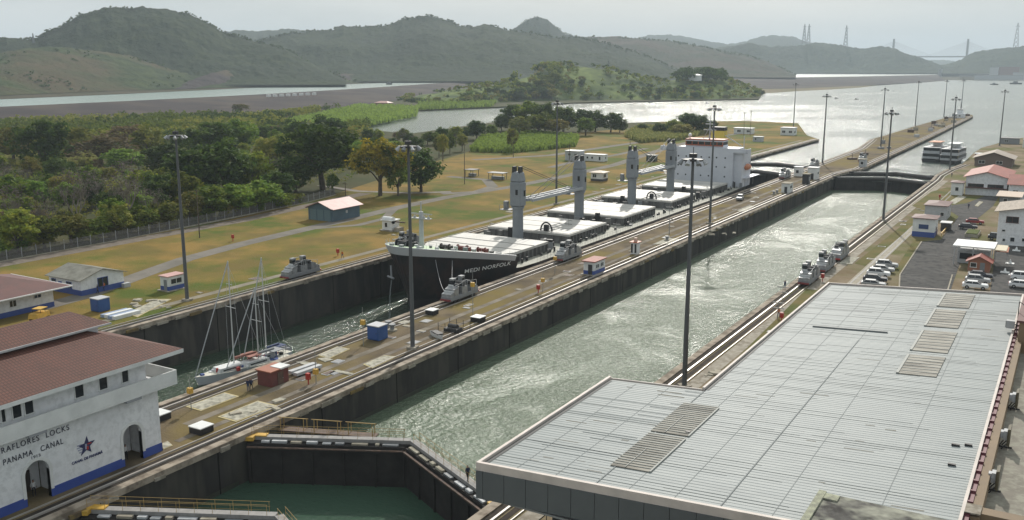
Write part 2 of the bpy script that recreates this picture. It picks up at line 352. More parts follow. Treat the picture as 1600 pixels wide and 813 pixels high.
# ------------------------------------------------------------ third-lane channel on its raised embankment
def W3(px, py, z): d = G(px, py, z); return (d[0], d[1], z)
CZ = 8.0
near = [(-420, 190), (-200, 178), (0, 167), (100, 162.5), (200, 158), (300, 153), (400, 148), (500, 142.2), (600, 136), (680, 130.5), (735, 127), (850, 125), (1000, 124), (1140, 122.6), (1200, 121.8), (1350, 119.6), (1465, 117)]
far = [(-420, 171), (-200, 163), (0, 155), (100, 150.8), (200, 146.5), (300, 141.6), (400, 137), (500, 133.2), (600, 129.6), (680, 126.8), (735, 124.6), (850, 121.5), (1000, 119.5), (1140, 117.3), (1260, 115), (1310, 113.2), (1400, 110.2), (1465, 108.5)]
base = [(-420, 222, 0), (-200, 208, 0), (0, 197, 0), (100, 191, 0), (200, 187, 0), (300, 183, 0), (400, 179, 0), (500, 172, 0), (600, 160, 0), (680, 150, 0), (735, 146, 0), (850, 142, 0), (1000, 140, 0), (1150, 139, 0), (1230, 139, 0), (1350, 134, 0), (1478, 127, -2)]
V = [W3(*p, CZ + .6) for p in near]; B = [W3(*p) for p in base]; mb = MB()
for i in range(len(V) - 1): mb.quadface(B[i], B[i + 1], V[i + 1], V[i])
rip = M('embankment_stone', (.060, .050, .050), .95, (.045, .038, .040), .03, c3=(.085, .07, .06), scale3=.012, stretch=(1, 1, 3))
struct(mb.build('channel_embankment', rip))
shr = [(1150, 157.5, -2.3), (1190, 150, -2.3), (1260, 144.5, -2.3), (1340, 139, -2.3), (1400, 131, -2.3), (1478, 128, -2.3)]
bb = [(1150, 139.2, 0), (1190, 139.2, 0), (1230, 139, 0), (1350, 134, 0), (1400, 130.6, -1), (1478, 127, -2)]
mb = MB(); a = [W3(*p) for p in shr]; b = [W3(*p) for p in bb]
for i in range(5): mb.quadface(a[i], a[i + 1], b[i + 1], b[i])
struct(mb.build('far_lake_shore', M('sandy_shore', (.20, .155, .10), .95, (.12, .12, .06), .02)))
m = MB(); m.v = [W3(*p, CZ) for p in near] + [W3(*p, CZ) for p in far][::-1]; m.f = [tuple(range(len(m.v)))]; m.m = [0]
wm = bpy.data.materials.get('far_channel_water'); struct(m.build('new_channel_water', wm))
m = MB(); A = [W3(*p, CZ + .3) for p in far]
for i in range(len(A) - 1):
    q = []
    for P in (A[i], A[i + 1]):
        d = Vector((P[0] - CAM[0], P[1], 0)).normalized() * 12500; q.append((CAM[0] + d.x, d.y, 14))
    m.quadface(A[i], A[i + 1], q[1], q[0])
struct(m.build('far_plain', M('far_plain_scrub', (.05, .055, .028), .95, (.075, .06, .04), .01)))
m = MB(); fr = [(1460, 128.3, -2), (1520, 128.3, -2), (1600, 128.6, -2), (1700, 129, -2), (1900, 130, -2)]; A = [W3(*p) for p in fr]
for i in range(len(A) - 1):
    q = []
    for P in (A[i], A[i + 1]):
        d = Vector((P[0] - CAM[0], P[1], 0)).normalized() * 12500; q.append((CAM[0] + d.x, d.y, 14))
    m.quadface(A[i], A[i + 1], q[1], q[0])
struct(m.build('far_plain', bpy.data.materials['far_plain_scrub']))

# ------------------------------------------------------------ hills
def interp(pts, x): return np.interp(x, [p[0] for p in pts], [p[1] for p in pts])
SURF = {}
def ridge(name, prof, Df, Dr, Db, zb, mat, ncol=300, nrow=40, canopy=(9, 4), rough=(90, 14), power=1.0, seed=1, front_end=None):
    px = np.linspace(prof[0][0], prof[-1][0], ncol); yt = interp(prof, px)
    df = interp(Df, px) if isinstance(Df, list) else np.full(ncol, float(Df)); dr = interp(Dr, px) if isinstance(Dr, list) else np.full(ncol, float(Dr))
    ang = np.arctan((px - 800) / F_PX / (math.cos(PITCH) + math.sin(PITCH) * (406.5 - 95) / F_PX)); yh = 406.5 - F_PX * math.tan(PITCH)
    dirx = -math.sin(YAW) * np.cos(ang) + math.cos(YAW) * np.sin(ang); diry = math.cos(YAW) * np.cos(ang) + math.sin(YAW) * np.sin(ang)
    ztop = np.array([GD(a, b, c)[2] for a, b, c in zip(px, yt, dr)])
    zb_ = interp(zb, px) if isinstance(zb, list) else np.full(ncol, float(zb))
    rows = np.concatenate([np.linspace(0, 1, nrow), 1 + np.linspace(0, 1, max(6, nrow // 4))[1:]])
    V = np.zeros((len(rows), ncol, 3))
    for j, t in enumerate(rows):
        if t <= 1: D = df + (dr - df) * t; h = t ** power; h = h * h * (3 - 2 * h) * .5 + h * .5
        else: D = dr + (t - 1) * Db; h = 1 - (t - 1) ** 1.5
        x = CAM[0] + dirx * D; y = diry * D; w = np.clip(min(t, 1) * 4, 0, 1) * np.clip((1.02 - abs(t - 1) * 0) , 0, 1)
        n1 = fbm(x / rough[0], y / rough[0], seed, 3) * rough[1] * (1 - .9 * (1 if t > .93 else t ** 6)) * np.clip((ztop - zb_) / 60, .15, 1); n2 = (vn(x / canopy[0], y / canopy[0], seed + 9) + .5 * vn(x / canopy[0] * 2.3, y / canopy[0] * 2.3, seed + 5) - .75) * canopy[1]
        z = zb_ + (ztop - zb_) * h + (n1 * np.clip(t * (2 - t), 0, 1) + n2) * w * (1 if t <= 1 else 1 - (t - 1))
        if t < 1: z = np.minimum(z, CAM[2] + (ztop - CAM[2]) * D / dr - .5 * (1 - t) * 4 + n2 * .6)
        V[j, :, 0] = x; V[j, :, 1] = y; V[j, :, 2] = z
    nr = len(rows); idx = np.arange(nr * ncol).reshape(nr, ncol)
    Fq = np.stack([idx[:-1, :-1], idx[:-1, 1:], idx[1:, 1:], idx[1:, :-1]], -1).reshape(-1, 4)
    o = npmesh(name, V.reshape(-1, 3), Fq, mat); struct(o); SURF[seed] = (px, rows, V); return o
hm = lambda n, a, b, c=None: M(n, a, .95, b, .035, .4, .6, c3=c, scale3=.006, detail=9, bump=7, bscale=.075)
forest = hm('hill_forest', (.019, .032, .014), (.036, .050, .020), (.026, .038, .020))
scrub = hm('hill_scrub', (.052, .072, .024), (.030, .046, .017), (.085, .066, .036))
scrub2 = hm('hill_dry_scrub', (.052, .052, .030), (.030, .042, .021), (.068, .052, .038))
terr = hm('terraced_earth', (.062, .050, .050), (.045, .038, .038), (.10, .08, .05))
ridge('hill', [(-200, 80), (-60, 66), (0, 62), (14, 60), (30, 61), (50, 63), (62, 60), (78, 50), (100, 40), (125, 26), (145, 19), (165, 13.5), (180, 10), (200, 13), (230, 11.5), (262, 14), (300, 23), (330, 37), (350, 50), (390, 62), (450, 80), (540, 127)], 1500, 1900, 500, 12, forest, 420, 46, (10, 5), (110, 16), 1.1, 2)
ridge('hill', [(330, 60), (352, 50), (385, 47), (405, 50), (440, 46), (470, 47), (510, 49), (560, 60), (640, 70)], 3300, 3900, 600, 12, forest, 120, 16, (14, 7), (160, 20), 1, 3)
ridge('hill', [(140, 122), (190, 104), (240, 84), (300, 74), (340, 70), (400, 66), (430, 58), (455, 53), (480, 50), (512, 48), (538, 41), (550, 42), (575, 43), (600, 40), (615, 38), (630, 30), (650, 27), (675, 25), (700, 33), (722, 41), (740, 43), (756, 38), (775, 42), (795, 48), (830, 52), (870, 61), (900, 58), (950, 70), (1010, 88), (1080, 119)], 1850, 2500, 700, 11, forest, 480, 46, (11, 6), (150, 22), .95, 4)
ridge('hill', [(775, 60), (795, 49), (806, 44), (820, 33), (832, 28), (844, 27), (856, 32), (872, 45), (884, 54), (910, 60), (950, 66)], 3100, 3500, 500, 12, forest, 140, 24, (12, 5), (120, 8), 1, 5)
ridge('hill', [(840, 66), (880, 60), (920, 58), (960, 57), (1000, 60), (1040, 63), (1080, 70), (1120, 78), (1160, 85), (1200, 97), (1245, 118)], 2500, 3200, 700, 11, scrub2, 260, 34, (12, 4), (140, 16), .9, 6)
ridge('hill', [(-200, 92), (0, 84), (40, 76), (90, 73), (150, 80), (210, 86), (260, 96), (330, 106), (420, 110), (560, 110), (640, 104), (720, 96), (800, 92), (880, 86), (960, 90), (1060, 104), (1180, 118)], [(-200, 1250), (0, 1180), (400, 1520), (735, 2200), (1180, 3000)], [(-200, 1420), (400, 1820), (735, 2500), (1180, 3200)], 500, 9, scrub, 420, 34, (10, 3), (80, 9), .8, 7)
ridge('hill', [(270, 135), (330, 114), (360, 109), (385, 116), (430, 119), (520, 117), (600, 108), (700, 99), (800, 98), (860, 110), (930, 121)], [(280, 1400), (735, 2160), (930, 2300)], [(280, 1480), (735, 2330), (930, 2450)], 200, 9, terr, 260, 16, (14, 2), (70, 4), .7, 8)
ridge('hill', [(980, 64), (1010, 56), (1045, 54), (1080, 59), (1110, 66), (1135, 69), (1160, 66), (1180, 58), (1205, 55), (1235, 57), (1256, 65), (1290, 72), (1340, 84)], 6000, 6700, 700, 14, forest, 160, 14, (20, 9), (260, 30), 1, 9)
ridge('hill', [(1060, 88), (1110, 76), (1145, 72), (1168, 67), (1200, 73), (1245, 71), (1275, 67), (1305, 69), (1330, 74), (1350, 75), (1375, 72), (1398, 76), (1412, 84), (1436, 90), (1470, 102), (1500, 113)], 3900, 4300, 700, 12, forest, 260, 24, (13, 7), (170, 18), .9, 10)
ridge('hill', [(1436, 113), (1462, 104), (1486, 99), (1503, 92), (1514, 84), (1530, 80), (1560, 76), (1590, 73), (1640, 71), (1720, 74), (1800, 80)], 4000, 4450, 700, 12, forest, 170, 24, (13, 7), (170, 16), .9, 11)
ridge('hill', [(1395, 98), (1430, 93), (1470, 94), (1510, 97), (1560, 103)], 7600, 8200, 800, 14, forest, 60, 8, (30, 10), (300, 20), 1, 12)
# green headland in the lake
hl = M('headland_grass', (.15, .19, .05), .95, (.085, .12, .035), .05, .4, .6, c3=(.045, .07, .025), scale3=.02, detail=8)
hsh = [(620, 160), (660, 166), (725, 166), (778, 164), (830, 161), (900, 160), (950, 159.5), (1050, 159), (1120, 158), (1180, 156), (1196, 149)]
hD = [(p[0], math.hypot(G(p[0], p[1], -2.2)[0] - CAM[0], G(p[0], p[1], -2.2)[1])) for p in hsh]
hR = [(p[0], p[1] + 150) for p in hD]
ridge('headland', [(620, 158), (660, 150), (700, 143), (740, 137), (780, 133), (820, 122), (850, 108), (880, 101), (905, 104), (940, 108), (970, 113), (1000, 122), (1040, 128), (1070, 123), (1100, 122), (1130, 124), (1160, 134), (1196, 147)], hD, hR, 260, -2.2, hl, 260, 36, (7, .6), (60, 5), .75, 20)

# construction joints and ladder niches of the lock walls, pale water line
def joints(name, x, y0, y1, side, zw, step=15.2):
    m = MB(); y = y0
    while y < y1: m.box(*sorted((x + side * .081, x + side * .12)), y, y + .16, zw - .3, -.6); y += step
    struct(m.build(name + '_joint', M('joint_tar', (.018, .017, .016), .9)))
    m = MB(); m.box(*sorted((x + side * .082, x + side * .105)), y0, y1, zw - .2, zw + .55); struct(m.build(name + '_tide_line', M('algae_line', (.035, .042, .028), .7, (.055, .055, .04), .6)))
joints('left_wall', XL, 66, 366, 1, -8.6); joints('centre_wall', 0, 84, 364, 1, -5.0); joints('centre_wall', 0, 52, 70, 1, -5.6)
# ------------------------------------------------------------ vegetation
def leafmat(name, a, b, rnd=.38):
    m = M(name, a, .7, b, .55, .4, .6, rnd=rnd, detail=2, spec=.08)
    t = m.node_tree; b = t.nodes['Principled BSDF']; o = t.nodes['Material Output']; tr = t.nodes.new('ShaderNodeBsdfTranslucent'); k = t.nodes.new('ShaderNodeMixShader'); k.inputs[0].default_value = .38
    src = b.inputs['Base Color'].links[0].from_socket; t.links.new(src, tr.inputs[0]); t.links.new(b.outputs[0], k.inputs[1]); t.links.new(tr.outputs[0], k.inputs[2]); t.links.new(k.outputs[0], o.inputs[0]); return m
L_green = leafmat('leaves_green', (.10, .16, .020), (.20, .24, .036))
L_dark = leafmat('leaves_dark', (.040, .075, .014), (.08, .12, .022), .2)
L_olive = leafmat('leaves_olive', (.22, .20, .04), (.14, .16, .03))
L_bright = leafmat('leaves_bright', (.21, .31, .05), (.13, .21, .04), .2)
L_brown = leafmat('leaves_dry', (.17, .125, .065), (.12, .10, .045), .2)
L_flower = leafmat('leaves_and_yellow_flowers', (.045, .075, .018), (.36, .29, .03), .03)
bark = M('bark', (.13, .105, .085), .95, (.08, .065, .05), 2)
barkp = M('pale_bark', (.25, .22, .19), .95, (.17, .15, .13), 2)
def crown_np(seed, rx, rz, zc, ncl, nlf, rc, ls, flat=1.0, up=0):
    r = np.random.RandomState(seed); d = r.normal(size=(ncl, 3)); d /= np.linalg.norm(d, axis=1)[:, None]
    d[:, 2] = np.where(d[:, 2] < -.8, -d[:, 2] * .6, d[:, 2])
    rad = r.uniform(.25, 1.0, ncl) ** .5; wob = 1 + .3 * np.sin(np.arctan2(d[:, 1], d[:, 0]) * 2 + seed) * r.uniform(.3, 1)
    c = d * rad[:, None] * np.array([rx, rx, rz]); c[:, :2] *= wob[:, None] if np.ndim(wob) else wob; c[:, 2] += zc
    n = ncl * nlf; cc = np.repeat(c, nlf, 0); rr = np.repeat(rc * r.uniform(.6, 1.25, ncl), nlf)
    q = r.normal(size=(n, 3)); q /= np.linalg.norm(q, axis=1)[:, None]; q *= (r.uniform(.35, 1, n) * rr)[:, None]; q[:, 2] *= .72 * flat
    p = cc + q
    nrm = r.normal(size=(n, 3)) + np.array([0, 0, .9]) + q / (rr[:, None] + .01) * 1.2; nrm /= np.linalg.norm(nrm, axis=1)[:, None]
    u = np.cross(nrm, r.normal(size=(n, 3))); u /= np.linalg.norm(u, axis=1)[:, None]; w = np.cross(nrm, u)
    s = (ls * r.uniform(.6, 1.3, n))[:, None]; a = s * r.uniform(.55, .9, n)[:, None]
    V = np.stack([p - u * s - w * a * .4, p - w * a, p + u * s + w * a * .3, p + w * a], 1).reshape(-1, 3)
    return V, np.arange(n * 4).reshape(-1, 4)
def trunk_mb(seed, h, r0, spread, nb=6, n=6):
    rr = random.Random(seed); m = MB(); p = Vector((0, 0, -.3)); q = Vector((rr.uniform(-.3, .3), rr.uniform(-.3, .3), h * .5)); m.tube(p, q, r0, r0 * .7, n, False)
    for i in range(nb):
        a = i * 6.28 / nb + rr.random(); s = q * rr.uniform(.6, 1.0); e = Vector((math.cos(a) * spread * rr.uniform(.4, .9), math.sin(a) * spread * rr.uniform(.4, .9), h * rr.uniform(.75, 1.05)))
        mid = (s + e) / 2 + Vector((0, 0, h * .06)); m.tube(s, mid, r0 * .45, r0 * .3, 5, False); m.tube(mid, e, r0 * .3, r0 * .08, 4, False)
    return m
def bare_mb(seed, h, r0):
    rr = random.Random(seed); m = MB()
    def grow(p, d, l, r, lv):
        e = p + d * l; m.tube(p, e, r, r * .62, 4 if lv > 1 else 3, False)
        if lv == 0: return
        for i in range(3 if lv > 2 else 4):
            t = Vector((rr.uniform(-1, 1), rr.uniform(-1, 1), rr.uniform(-.15, .7))); nd = (d * 1.0 + t * .75).normalized()
            grow(p + d * l * rr.uniform(.55, 1), nd, l * rr.uniform(.55, .8), r * .55, lv - 1)
    grow(Vector((0, 0, -.2)), Vector((rr.uniform(-.1, .1), rr.uniform(-.1, .1), 1)).normalized(), h * .3, r0, 5); return m
PROTO = {}
def mkproto(key, name, label, cat, leaf, seed, rx, rz, zc, ncl, nlf, rc, ls, hgt, bark_=bark, r0=.3):
    t = T(name, label, cat, (0, 0, -200))
    trunk_mb(seed, zc, r0, rx * .7).build('trunk', bark_, t)
    V, Fq = crown_np(seed, rx, rz, zc, ncl, nlf, rc, ls); npmesh('crown', V, Fq, leaf, t)
    PROTO[key] = (t, hgt, rx * 2 + rc * 1.2); return t
GR = 'trees of the woods beyond the lawn'
for i in range(3): mkproto('green%d' % i, 'leafy_tree', 'mid green leafy tree in the woods beyond the lawn fence', 'tree', L_green, 10 + i, 3.3, 3.6, 5.0, 62, 44, 1.3, .30, 10)
for i in range(2): mkproto('dark%d' % i, 'dark_leafy_tree', 'dark green dense tree in the woods beyond the lawn fence', 'tree', L_dark, 20 + i, 3.6, 3.8, 5.1, 70, 46, 1.35, .30, 10.3)
for i in range(2): mkproto('olive%d' % i, 'olive_tree', 'olive brown thin tree in the woods beyond the lawn fence', 'tree', L_olive, 30 + i, 3.2, 3.5, 5.0, 54, 42, 1.25, .27, 10)
mkproto('bright0', 'bright_tree', 'bright lime green tree in the woods beyond the lawn fence', 'tree', L_bright, 40, 3.5, 3.1, 4.8, 56, 44, 1.3, .3, 9.4)
mkproto('flower0', 'flowering_tree', 'broad tree covered in yellow blossom beside the lawn', 'tree', L_flower, 50, 4.2, 3.3, 5.9, 110, 52, 1.1, .22, 10.2, r0=.35)
mkproto('big0', 'spreading_tree', 'wide dark spreading tree at the lawn edge', 'tree', L_dark, 55, 4.4, 3.5, 5.4, 130, 52, 1.15, .24, 10, r0=.4)
mkproto('brown0', 'dry_tree', 'brown dry leaved tree in the woods beyond the lawn fence', 'tree', L_brown, 60, 3.0, 3.3, 5.2, 46, 34, 1.25, .24, 10)
for i in range(2): mkproto('bush%d' % i, 'bush', 'low green bush along the lawn fence', 'bush', (L_green, L_olive)[i], 70 + i, 3.0, 1.7, 2.3, 30, 42, 1.1, .27, 4.8, r0=.12)
for i in range(2):
    t = T('bare_tree', 'grey leafless tree in the woods beyond the lawn fence', 'tree', (0, 0, -200)); bare_mb(80 + i, 11, .26).build('trunk', barkp, t)
    V, Fq = crown_np(80 + i, 3.2, 2.6, 7.2, 30, 22, 1.3, .13); npmesh('crown', V, Fq, M('grey_twigs', (.17, .145, .125), .95, (.12, .10, .085), 1), t)
    PROTO['bare%d' % i] = (t, 10.5, 8)
USED = set(); NT = [0]
def place(key, x, y, z, h, w=None, label=None, group=GR):
    t, ph, pw = PROTO[key]; s = h / ph; sx = (w / pw) if w else s; sc = (sx, sx * rng.uniform(.9, 1.1), s); NT[0] += 1
    if key not in USED:
        USED.add(key); o = t; o.location = (x, y, z); o.scale = sc; o.rotation_euler = (0, 0, rng.random() * 6.28)
        if label: o['label'] = label
    else: o = dup(t, (x, y, z), rng.random() * 6.28, sc, label or LAB[key[:-1]])
    if 'group' in o: del o['group']
    if group: o['group'] = group
    return o
LAB = {k[:-1]: v[0]['label'] for k, v in PROTO.items()}
def ptree(key, px, pyb, pyt, wpx, label=None, group=GR, z=0):
    P = G(px, pyb, z)
    while P[0] > -122 and P[1] < 235: pyb -= 1; pyt -= 1; P = G(px, pyb, z)
    D = math.hypot(P[0] - CAM[0], P[1]); dd = math.sqrt(D * D + 41 * 41); h = (pyb - pyt) * dd / F_PX * 1.02
    return place(key, P[0], P[1], z - .1, h, wpx * dd / F_PX, label, group)
# trees that stand out
ptree('dark0', 68, 268, 186, 78, 'tall dark dense tree standing alone above the hedge at far left', None)
ptree('bright0', 188, 268, 230, 60, 'bright lime green round tree in the middle of the left woods', None)
ptree('big0', 505, 296, 188, 130, 'wide dark spreading tree left of the yellow blossoming tree', None)
ptree('flower0', 594, 306, 209, 104, 'broad tree covered in yellow blossom beside the lawn', None)
ptree('dark1', 658, 300, 226, 84, 'dark green tree right of the yellow blossoming tree', None)
ptree('green0', 622, 306, 236, 50, 'green tree tucked between the blossoming tree and its dark neighbour', None)
ptree('dark0', 462, 300, 236, 74, 'dark tree at the left foot of the wide spreading tree', None)
ptree('bare0', 20, 384, 290, 62, 'grey leafless tree nearest the left end of the lawn fence', None)
ptree('bare1', 75, 378, 300, 52, None); ptree('bare0', 125, 374, 262, 66, None); ptree('bare1', 205, 362, 252, 74, None); ptree('bare0', 238, 356, 292, 52, None); ptree('bare1', 152, 330, 268, 50); ptree('bare0', 188, 340, 284, 40)
for k, x, b, t, w in (('green0', 30, 404, 332, 74), ('green1', 70, 396, 342, 66), ('olive0', 112, 392, 338, 66), ('green2', 150, 386, 346, 60), ('olive1', 182, 378, 322, 56), ('green1', 222, 372, 328, 60), ('olive0', 262, 365, 318, 60),
    ('olive1', 296, 358, 302, 56), ('green0', 330, 350, 292, 66), ('green2', 372, 340, 284, 70), ('green1', 408, 330, 276, 74), ('dark1', 436, 318, 262, 60), ('dark0', 300, 310, 226, 96), ('dark1', 352, 306, 212, 100), ('green0', 396, 300, 230, 70),
    ('green2', 290, 330, 262, 60), ('dark0', 255, 330, 268, 62), ('dark1', 175, 340, 296, 50), ('green1', 20, 330, 272, 56), ('bright0', 56, 326, 280, 44), ('olive0', 100, 320, 268, 50), ('brown0', 22, 345, 300, 40), ('dark0', 260, 275, 220, 70), ('brown0', 160, 262, 205, 90), ('olive1', 20, 258, 196, 70), ('olive0', 118, 250, 192, 60), ('brown0', 200, 240, 190, 70), ('olive1', 232, 250, 188, 60),
    ('dark0', 330, 250, 186, 90), ('green2', 380, 240, 180, 70), ('olive0', 420, 262, 206, 60), ('dark1', 510, 232, 176, 72), ('dark0', 470, 236, 184, 60), ('green0', 440, 250, 205, 50), ('olive1', 545, 226, 190, 44)):
    ptree(k, x, b, t, w)
for k, x, b, t, w in (('bush0', 14, 413, 386, 60), ('bush1', 60, 402, 380, 50), ('bush0', 130, 393, 368, 56), ('bush1', 170, 385, 362, 46), ('bush0', 215, 377, 352, 50), ('bush1', 250, 372, 348, 40), ('bush0', 318, 357, 334, 40), ('bush1', 350, 350, 325, 40), ('bush0', 395, 340, 316, 44), ('bush0', 440, 326, 300, 50), ('bush1', 462, 318, 298, 36)):
    ptree(k, x, b, t, w, 'low green bush along the lawn fence', 'bushes along the lawn fence')
# small garden trees under the big ones
for k, x, b, t, w in (('olive0', 462, 300, 280, 26), ('green1', 520, 300, 268, 24)): ptree(k, x, b, t, w, 'small pale tree in front of the wide spreading tree', 'small trees under the spreading tree')
# slender trees on the lawn
for x, b, t in ((686, 246, 206), (692, 252, 200), (703, 240, 204), (722, 236, 204), (800, 238, 192)):
    ptree('green2' if x % 2 else 'olive0', x, b, t, 22, 'slender high crowned tree on the lawn before the reeds', 'slender trees on the lawn')
# lakeside clumps
for k, x, b, t, w in (('dark0', 800, 204, 158, 50), ('green1', 826, 206, 152, 56), ('dark1', 852, 208, 156, 50), ('green0', 880, 206, 162, 50), ('dark0', 905, 206, 166, 48), ('dark1', 930, 206, 170, 46), ('dark0', 954, 207, 172, 40), ('green2', 842, 212, 170, 50), ('olive1', 812, 214, 176, 40), ('green0', 915, 212, 180, 40), ('olive0', 870, 214, 180, 44), ('dark1', 784, 206, 176, 30), ('dark0', 968, 208, 182, 26)):
    ptree(k, x, b, t, w, 'dense tree in the clump between inlet and lake', 'trees of the clump between inlet and lake')
for k, x, b, t, w in (('dark0', 1078, 208, 173, 50), ('dark1', 1096, 209, 178, 36), ('green1', 1052, 210, 184, 34), ('dark1', 1030, 211, 190, 30), ('dark0', 1112, 208, 186, 26), ('olive0', 1066, 213, 190, 40), ('dark0', 1004, 206, 192, 22)):
    ptree(k, x, b, t, w, 'tree of the dark thicket on the shore behind the cargo ship bridge', 'trees of the thicket behind the cargo ship bridge')
for k, x, b, t, w in (('dark0', 745, 218, 184, 36), ('green0', 712, 222, 194, 32), ('dark1', 690, 224, 196, 26), ('dark0', 728, 216, 196, 24), ('green1', 668, 226, 204, 24), ('dark1', 640, 226, 206, 26), ('green0', 768, 214, 192, 24), ('dark1', 614, 228, 214, 20)):
    ptree(k, x, b, t, w, 'tree on the near shore of the inlet', 'trees on the near shore of the inlet')
ptree('olive0', 376, 178, 160, 30, 'single tree standing before the long stone embankment', None)
# the near woods, tree by tree
def inpoly(x, y, P):
    c = False; j = len(P) - 1
    for i in range(len(P)):
        if (P[i][1] > y) != (P[j][1] > y) and x < (P[j][0] - P[i][0]) * (y - P[i][1]) / (P[j][1] - P[i][1]) + P[i][0]: c = not c
        j = i
    return c
def pj(x, y, z=0):
    d = np.array([x, y, z]) - CAM; q = d @ _F; return 800 + F_PX * (d @ _R) / q, 406.5 - F_PX * (d @ _U) / q
reeds_px = [[(-30, 262), (150, 258), (152, 246), (-30, 252)], [(430, 196), (560, 166), (655, 169), (650, 182), (575, 197), (520, 208)], [(655, 172), (652, 158), (700, 143), (760, 141), (776, 160), (768, 167)], [(735, 238), (752, 216), (830, 209), (905, 216), (898, 230), (800, 240)], [(975, 214), (1000, 199), (1060, 205), (1110, 208), (1060, 220), (1000, 224)], [(560, 232), (600, 224), (640, 232), (600, 240)]]
def inreeds(px, py): return any(inpoly(px, py, p) for p in reeds_px)
edge_w = [(-121, 60), (-123, 190), (-136, 240), (-168, 300), (-190, 350), (-215, 440), (-250, 470), (-280, 480), (-320, 500), (-380, 560), (-470, 735), (-460, 790), (-600, 1000), (-900, 1000), (-900, 60)]
placed = []; r2 = random.Random(5); tries = 0
kinds = ['green0', 'green1', 'green2', 'dark0', 'dark1', 'olive0', 'olive1', 'brown0', 'bright0', 'bare0', 'bare1', 'dark0']
while len(placed) < 190 and tries < 30000:
    tries += 1; x = r2.uniform(-330, -122); y = r2.uniform(120, 420)
    px, py = pj(x, y)
    if not (-40 < px < 720) or not inpoly(x, y, edge_w) or inreeds(px, py) or (px > 440 and py > 262): continue
    if any((x - a) ** 2 + (y - b) ** 2 < 36 for a, b in placed): continue
    placed.append((x, y)); k = r2.choice(kinds); 
    if 0 < px < 260 and 235 < py < 262: continue
    h = r2.uniform(6, 10.5); place(k, x, y, -.15, h, h * r2.uniform(.85, 1.1))
def stuffwoods(name, pts, mat, seed, ls=.75, ncl=9, nlf=9):
    Vs, Fs, n = [], [], 0
    protos = [crown_np(seed + i, 3.4, 2.6, 5.2, ncl, nlf, 1.6, ls) for i in range(5)]; r = np.random.RandomState(seed)
    for x, y, z, h in pts:
        V, Fq = protos[r.randint(5)]; s = h / 9.0; a = r.uniform(0, 6.28); c, q = math.cos(a), math.sin(a)
        V2 = np.stack([V[:, 0] * c - V[:, 1] * q, V[:, 0] * q + V[:, 1] * c, V[:, 2]], 1) * s + np.array([x, y, z]); Vs.append(V2); Fs.append(Fq + n); n += len(V)
    o = npmesh(name, np.concatenate(Vs), np.concatenate(Fs), mat); return o
far_pts = [[], [], []]; n = 0; tries = 0
while n < 1500 and tries < 60000:
    tries += 1; x = r2.uniform(-900, -250); y = r2.uniform(150, 1000); px, py = pj(x, y)
    if not (-40 < px < 575) or not inpoly(x, y, edge_w) or inreeds(px, py) or (x > -330 and y < 420): continue
    if py < np.interp(px, [0, 200, 400, 500, 600], [199, 189, 184, 176, 164]): continue
    k = 0 if vn(x / 45, y / 45, 3) > .52 else (1 if vn(x / 30, y / 30, 8) > .45 else 2); far_pts[k].append((x, y, 0, r2.uniform(5, 9))); n += 1
for k, (nm, mt, lb) in enumerate((('distant_woods', L_green, 'far green woodland canopy below the embankment'), ('distant_woods', L_olive, 'far olive woodland canopy below the embankment'), ('distant_woods', L_dark, 'far dark woodland canopy below the embankment'))):
    if far_pts[k]: tag(stuffwoods(nm, far_pts[k], mt, 100 + k), lb, 'woodland', kind='stuff')
# headland trees
px_, rows_, HV = SURF[20]; pts = [[], [], []]
r3 = random.Random(11)
def hsurf(px, t):
    j = int(np.argmin(abs(px_ - px))); i = int(np.argmin(abs(rows_ - t))); return HV[i, j]
cnt = 0
for i in range(1500):
    px = r3.uniform(622, 1194); t = r3.uniform(.02, 1.1)
    P = hsurf(px, t); a, b = pj(*P)
    bright = inpoly(a, b, [(898, 100), (925, 104), (985, 140), (1010, 158), (930, 158), (915, 130)]) or inpoly(a, b, [(1035, 126), (1060, 128), (1085, 142), (1060, 142)]) or inpoly(a, b, [(640, 160), (655, 145), (710, 138), (720, 162)]) or inpoly(a, b, [(800, 124), (830, 106), (836, 124), (815, 136)])
    if bright and r3.random() < .93: continue
    dens = .9 if t < .35 or t > .85 else .55
    if r3.random() > dens: continue
    h = r3.uniform(5, 9) + (6 if 800 < px < 870 else 0)
    if cnt < 90 and t < .5 and h > 7:
        k = r3.choice(['green0', 'dark0', 'dark1', 'green2', 'olive0']); place(k, *P[:2], P[2] - .5, h * 1.15, h * 1.25, 'tree on the lake side of the green headland', 'trees on the green headland'); cnt += 1
    else: pts[0 if r3.random() < .55 else (1 if r3.random() < .45 else 2)].append((P[0], P[1], P[2] - .5, h))
for i in range(60):
    px = r3.uniform(1060, 1134); P = hsurf(px, r3.uniform(.6, 1.0)); pts[2].append((P[0], P[1], P[2], r3.uniform(14, 20)))
for k, (mt, lb) in enumerate(((L_green, 'mid green tree cover on the headland hill'), (L_olive, 'olive tree cover on the headland hill'), (L_dark, 'dark tree cover on the headland hill'))):
    tag(stuffwoods('headland_woods', pts[k], mt, 140 + k, 1.0, 8, 8), lb, 'woodland', kind='stuff')
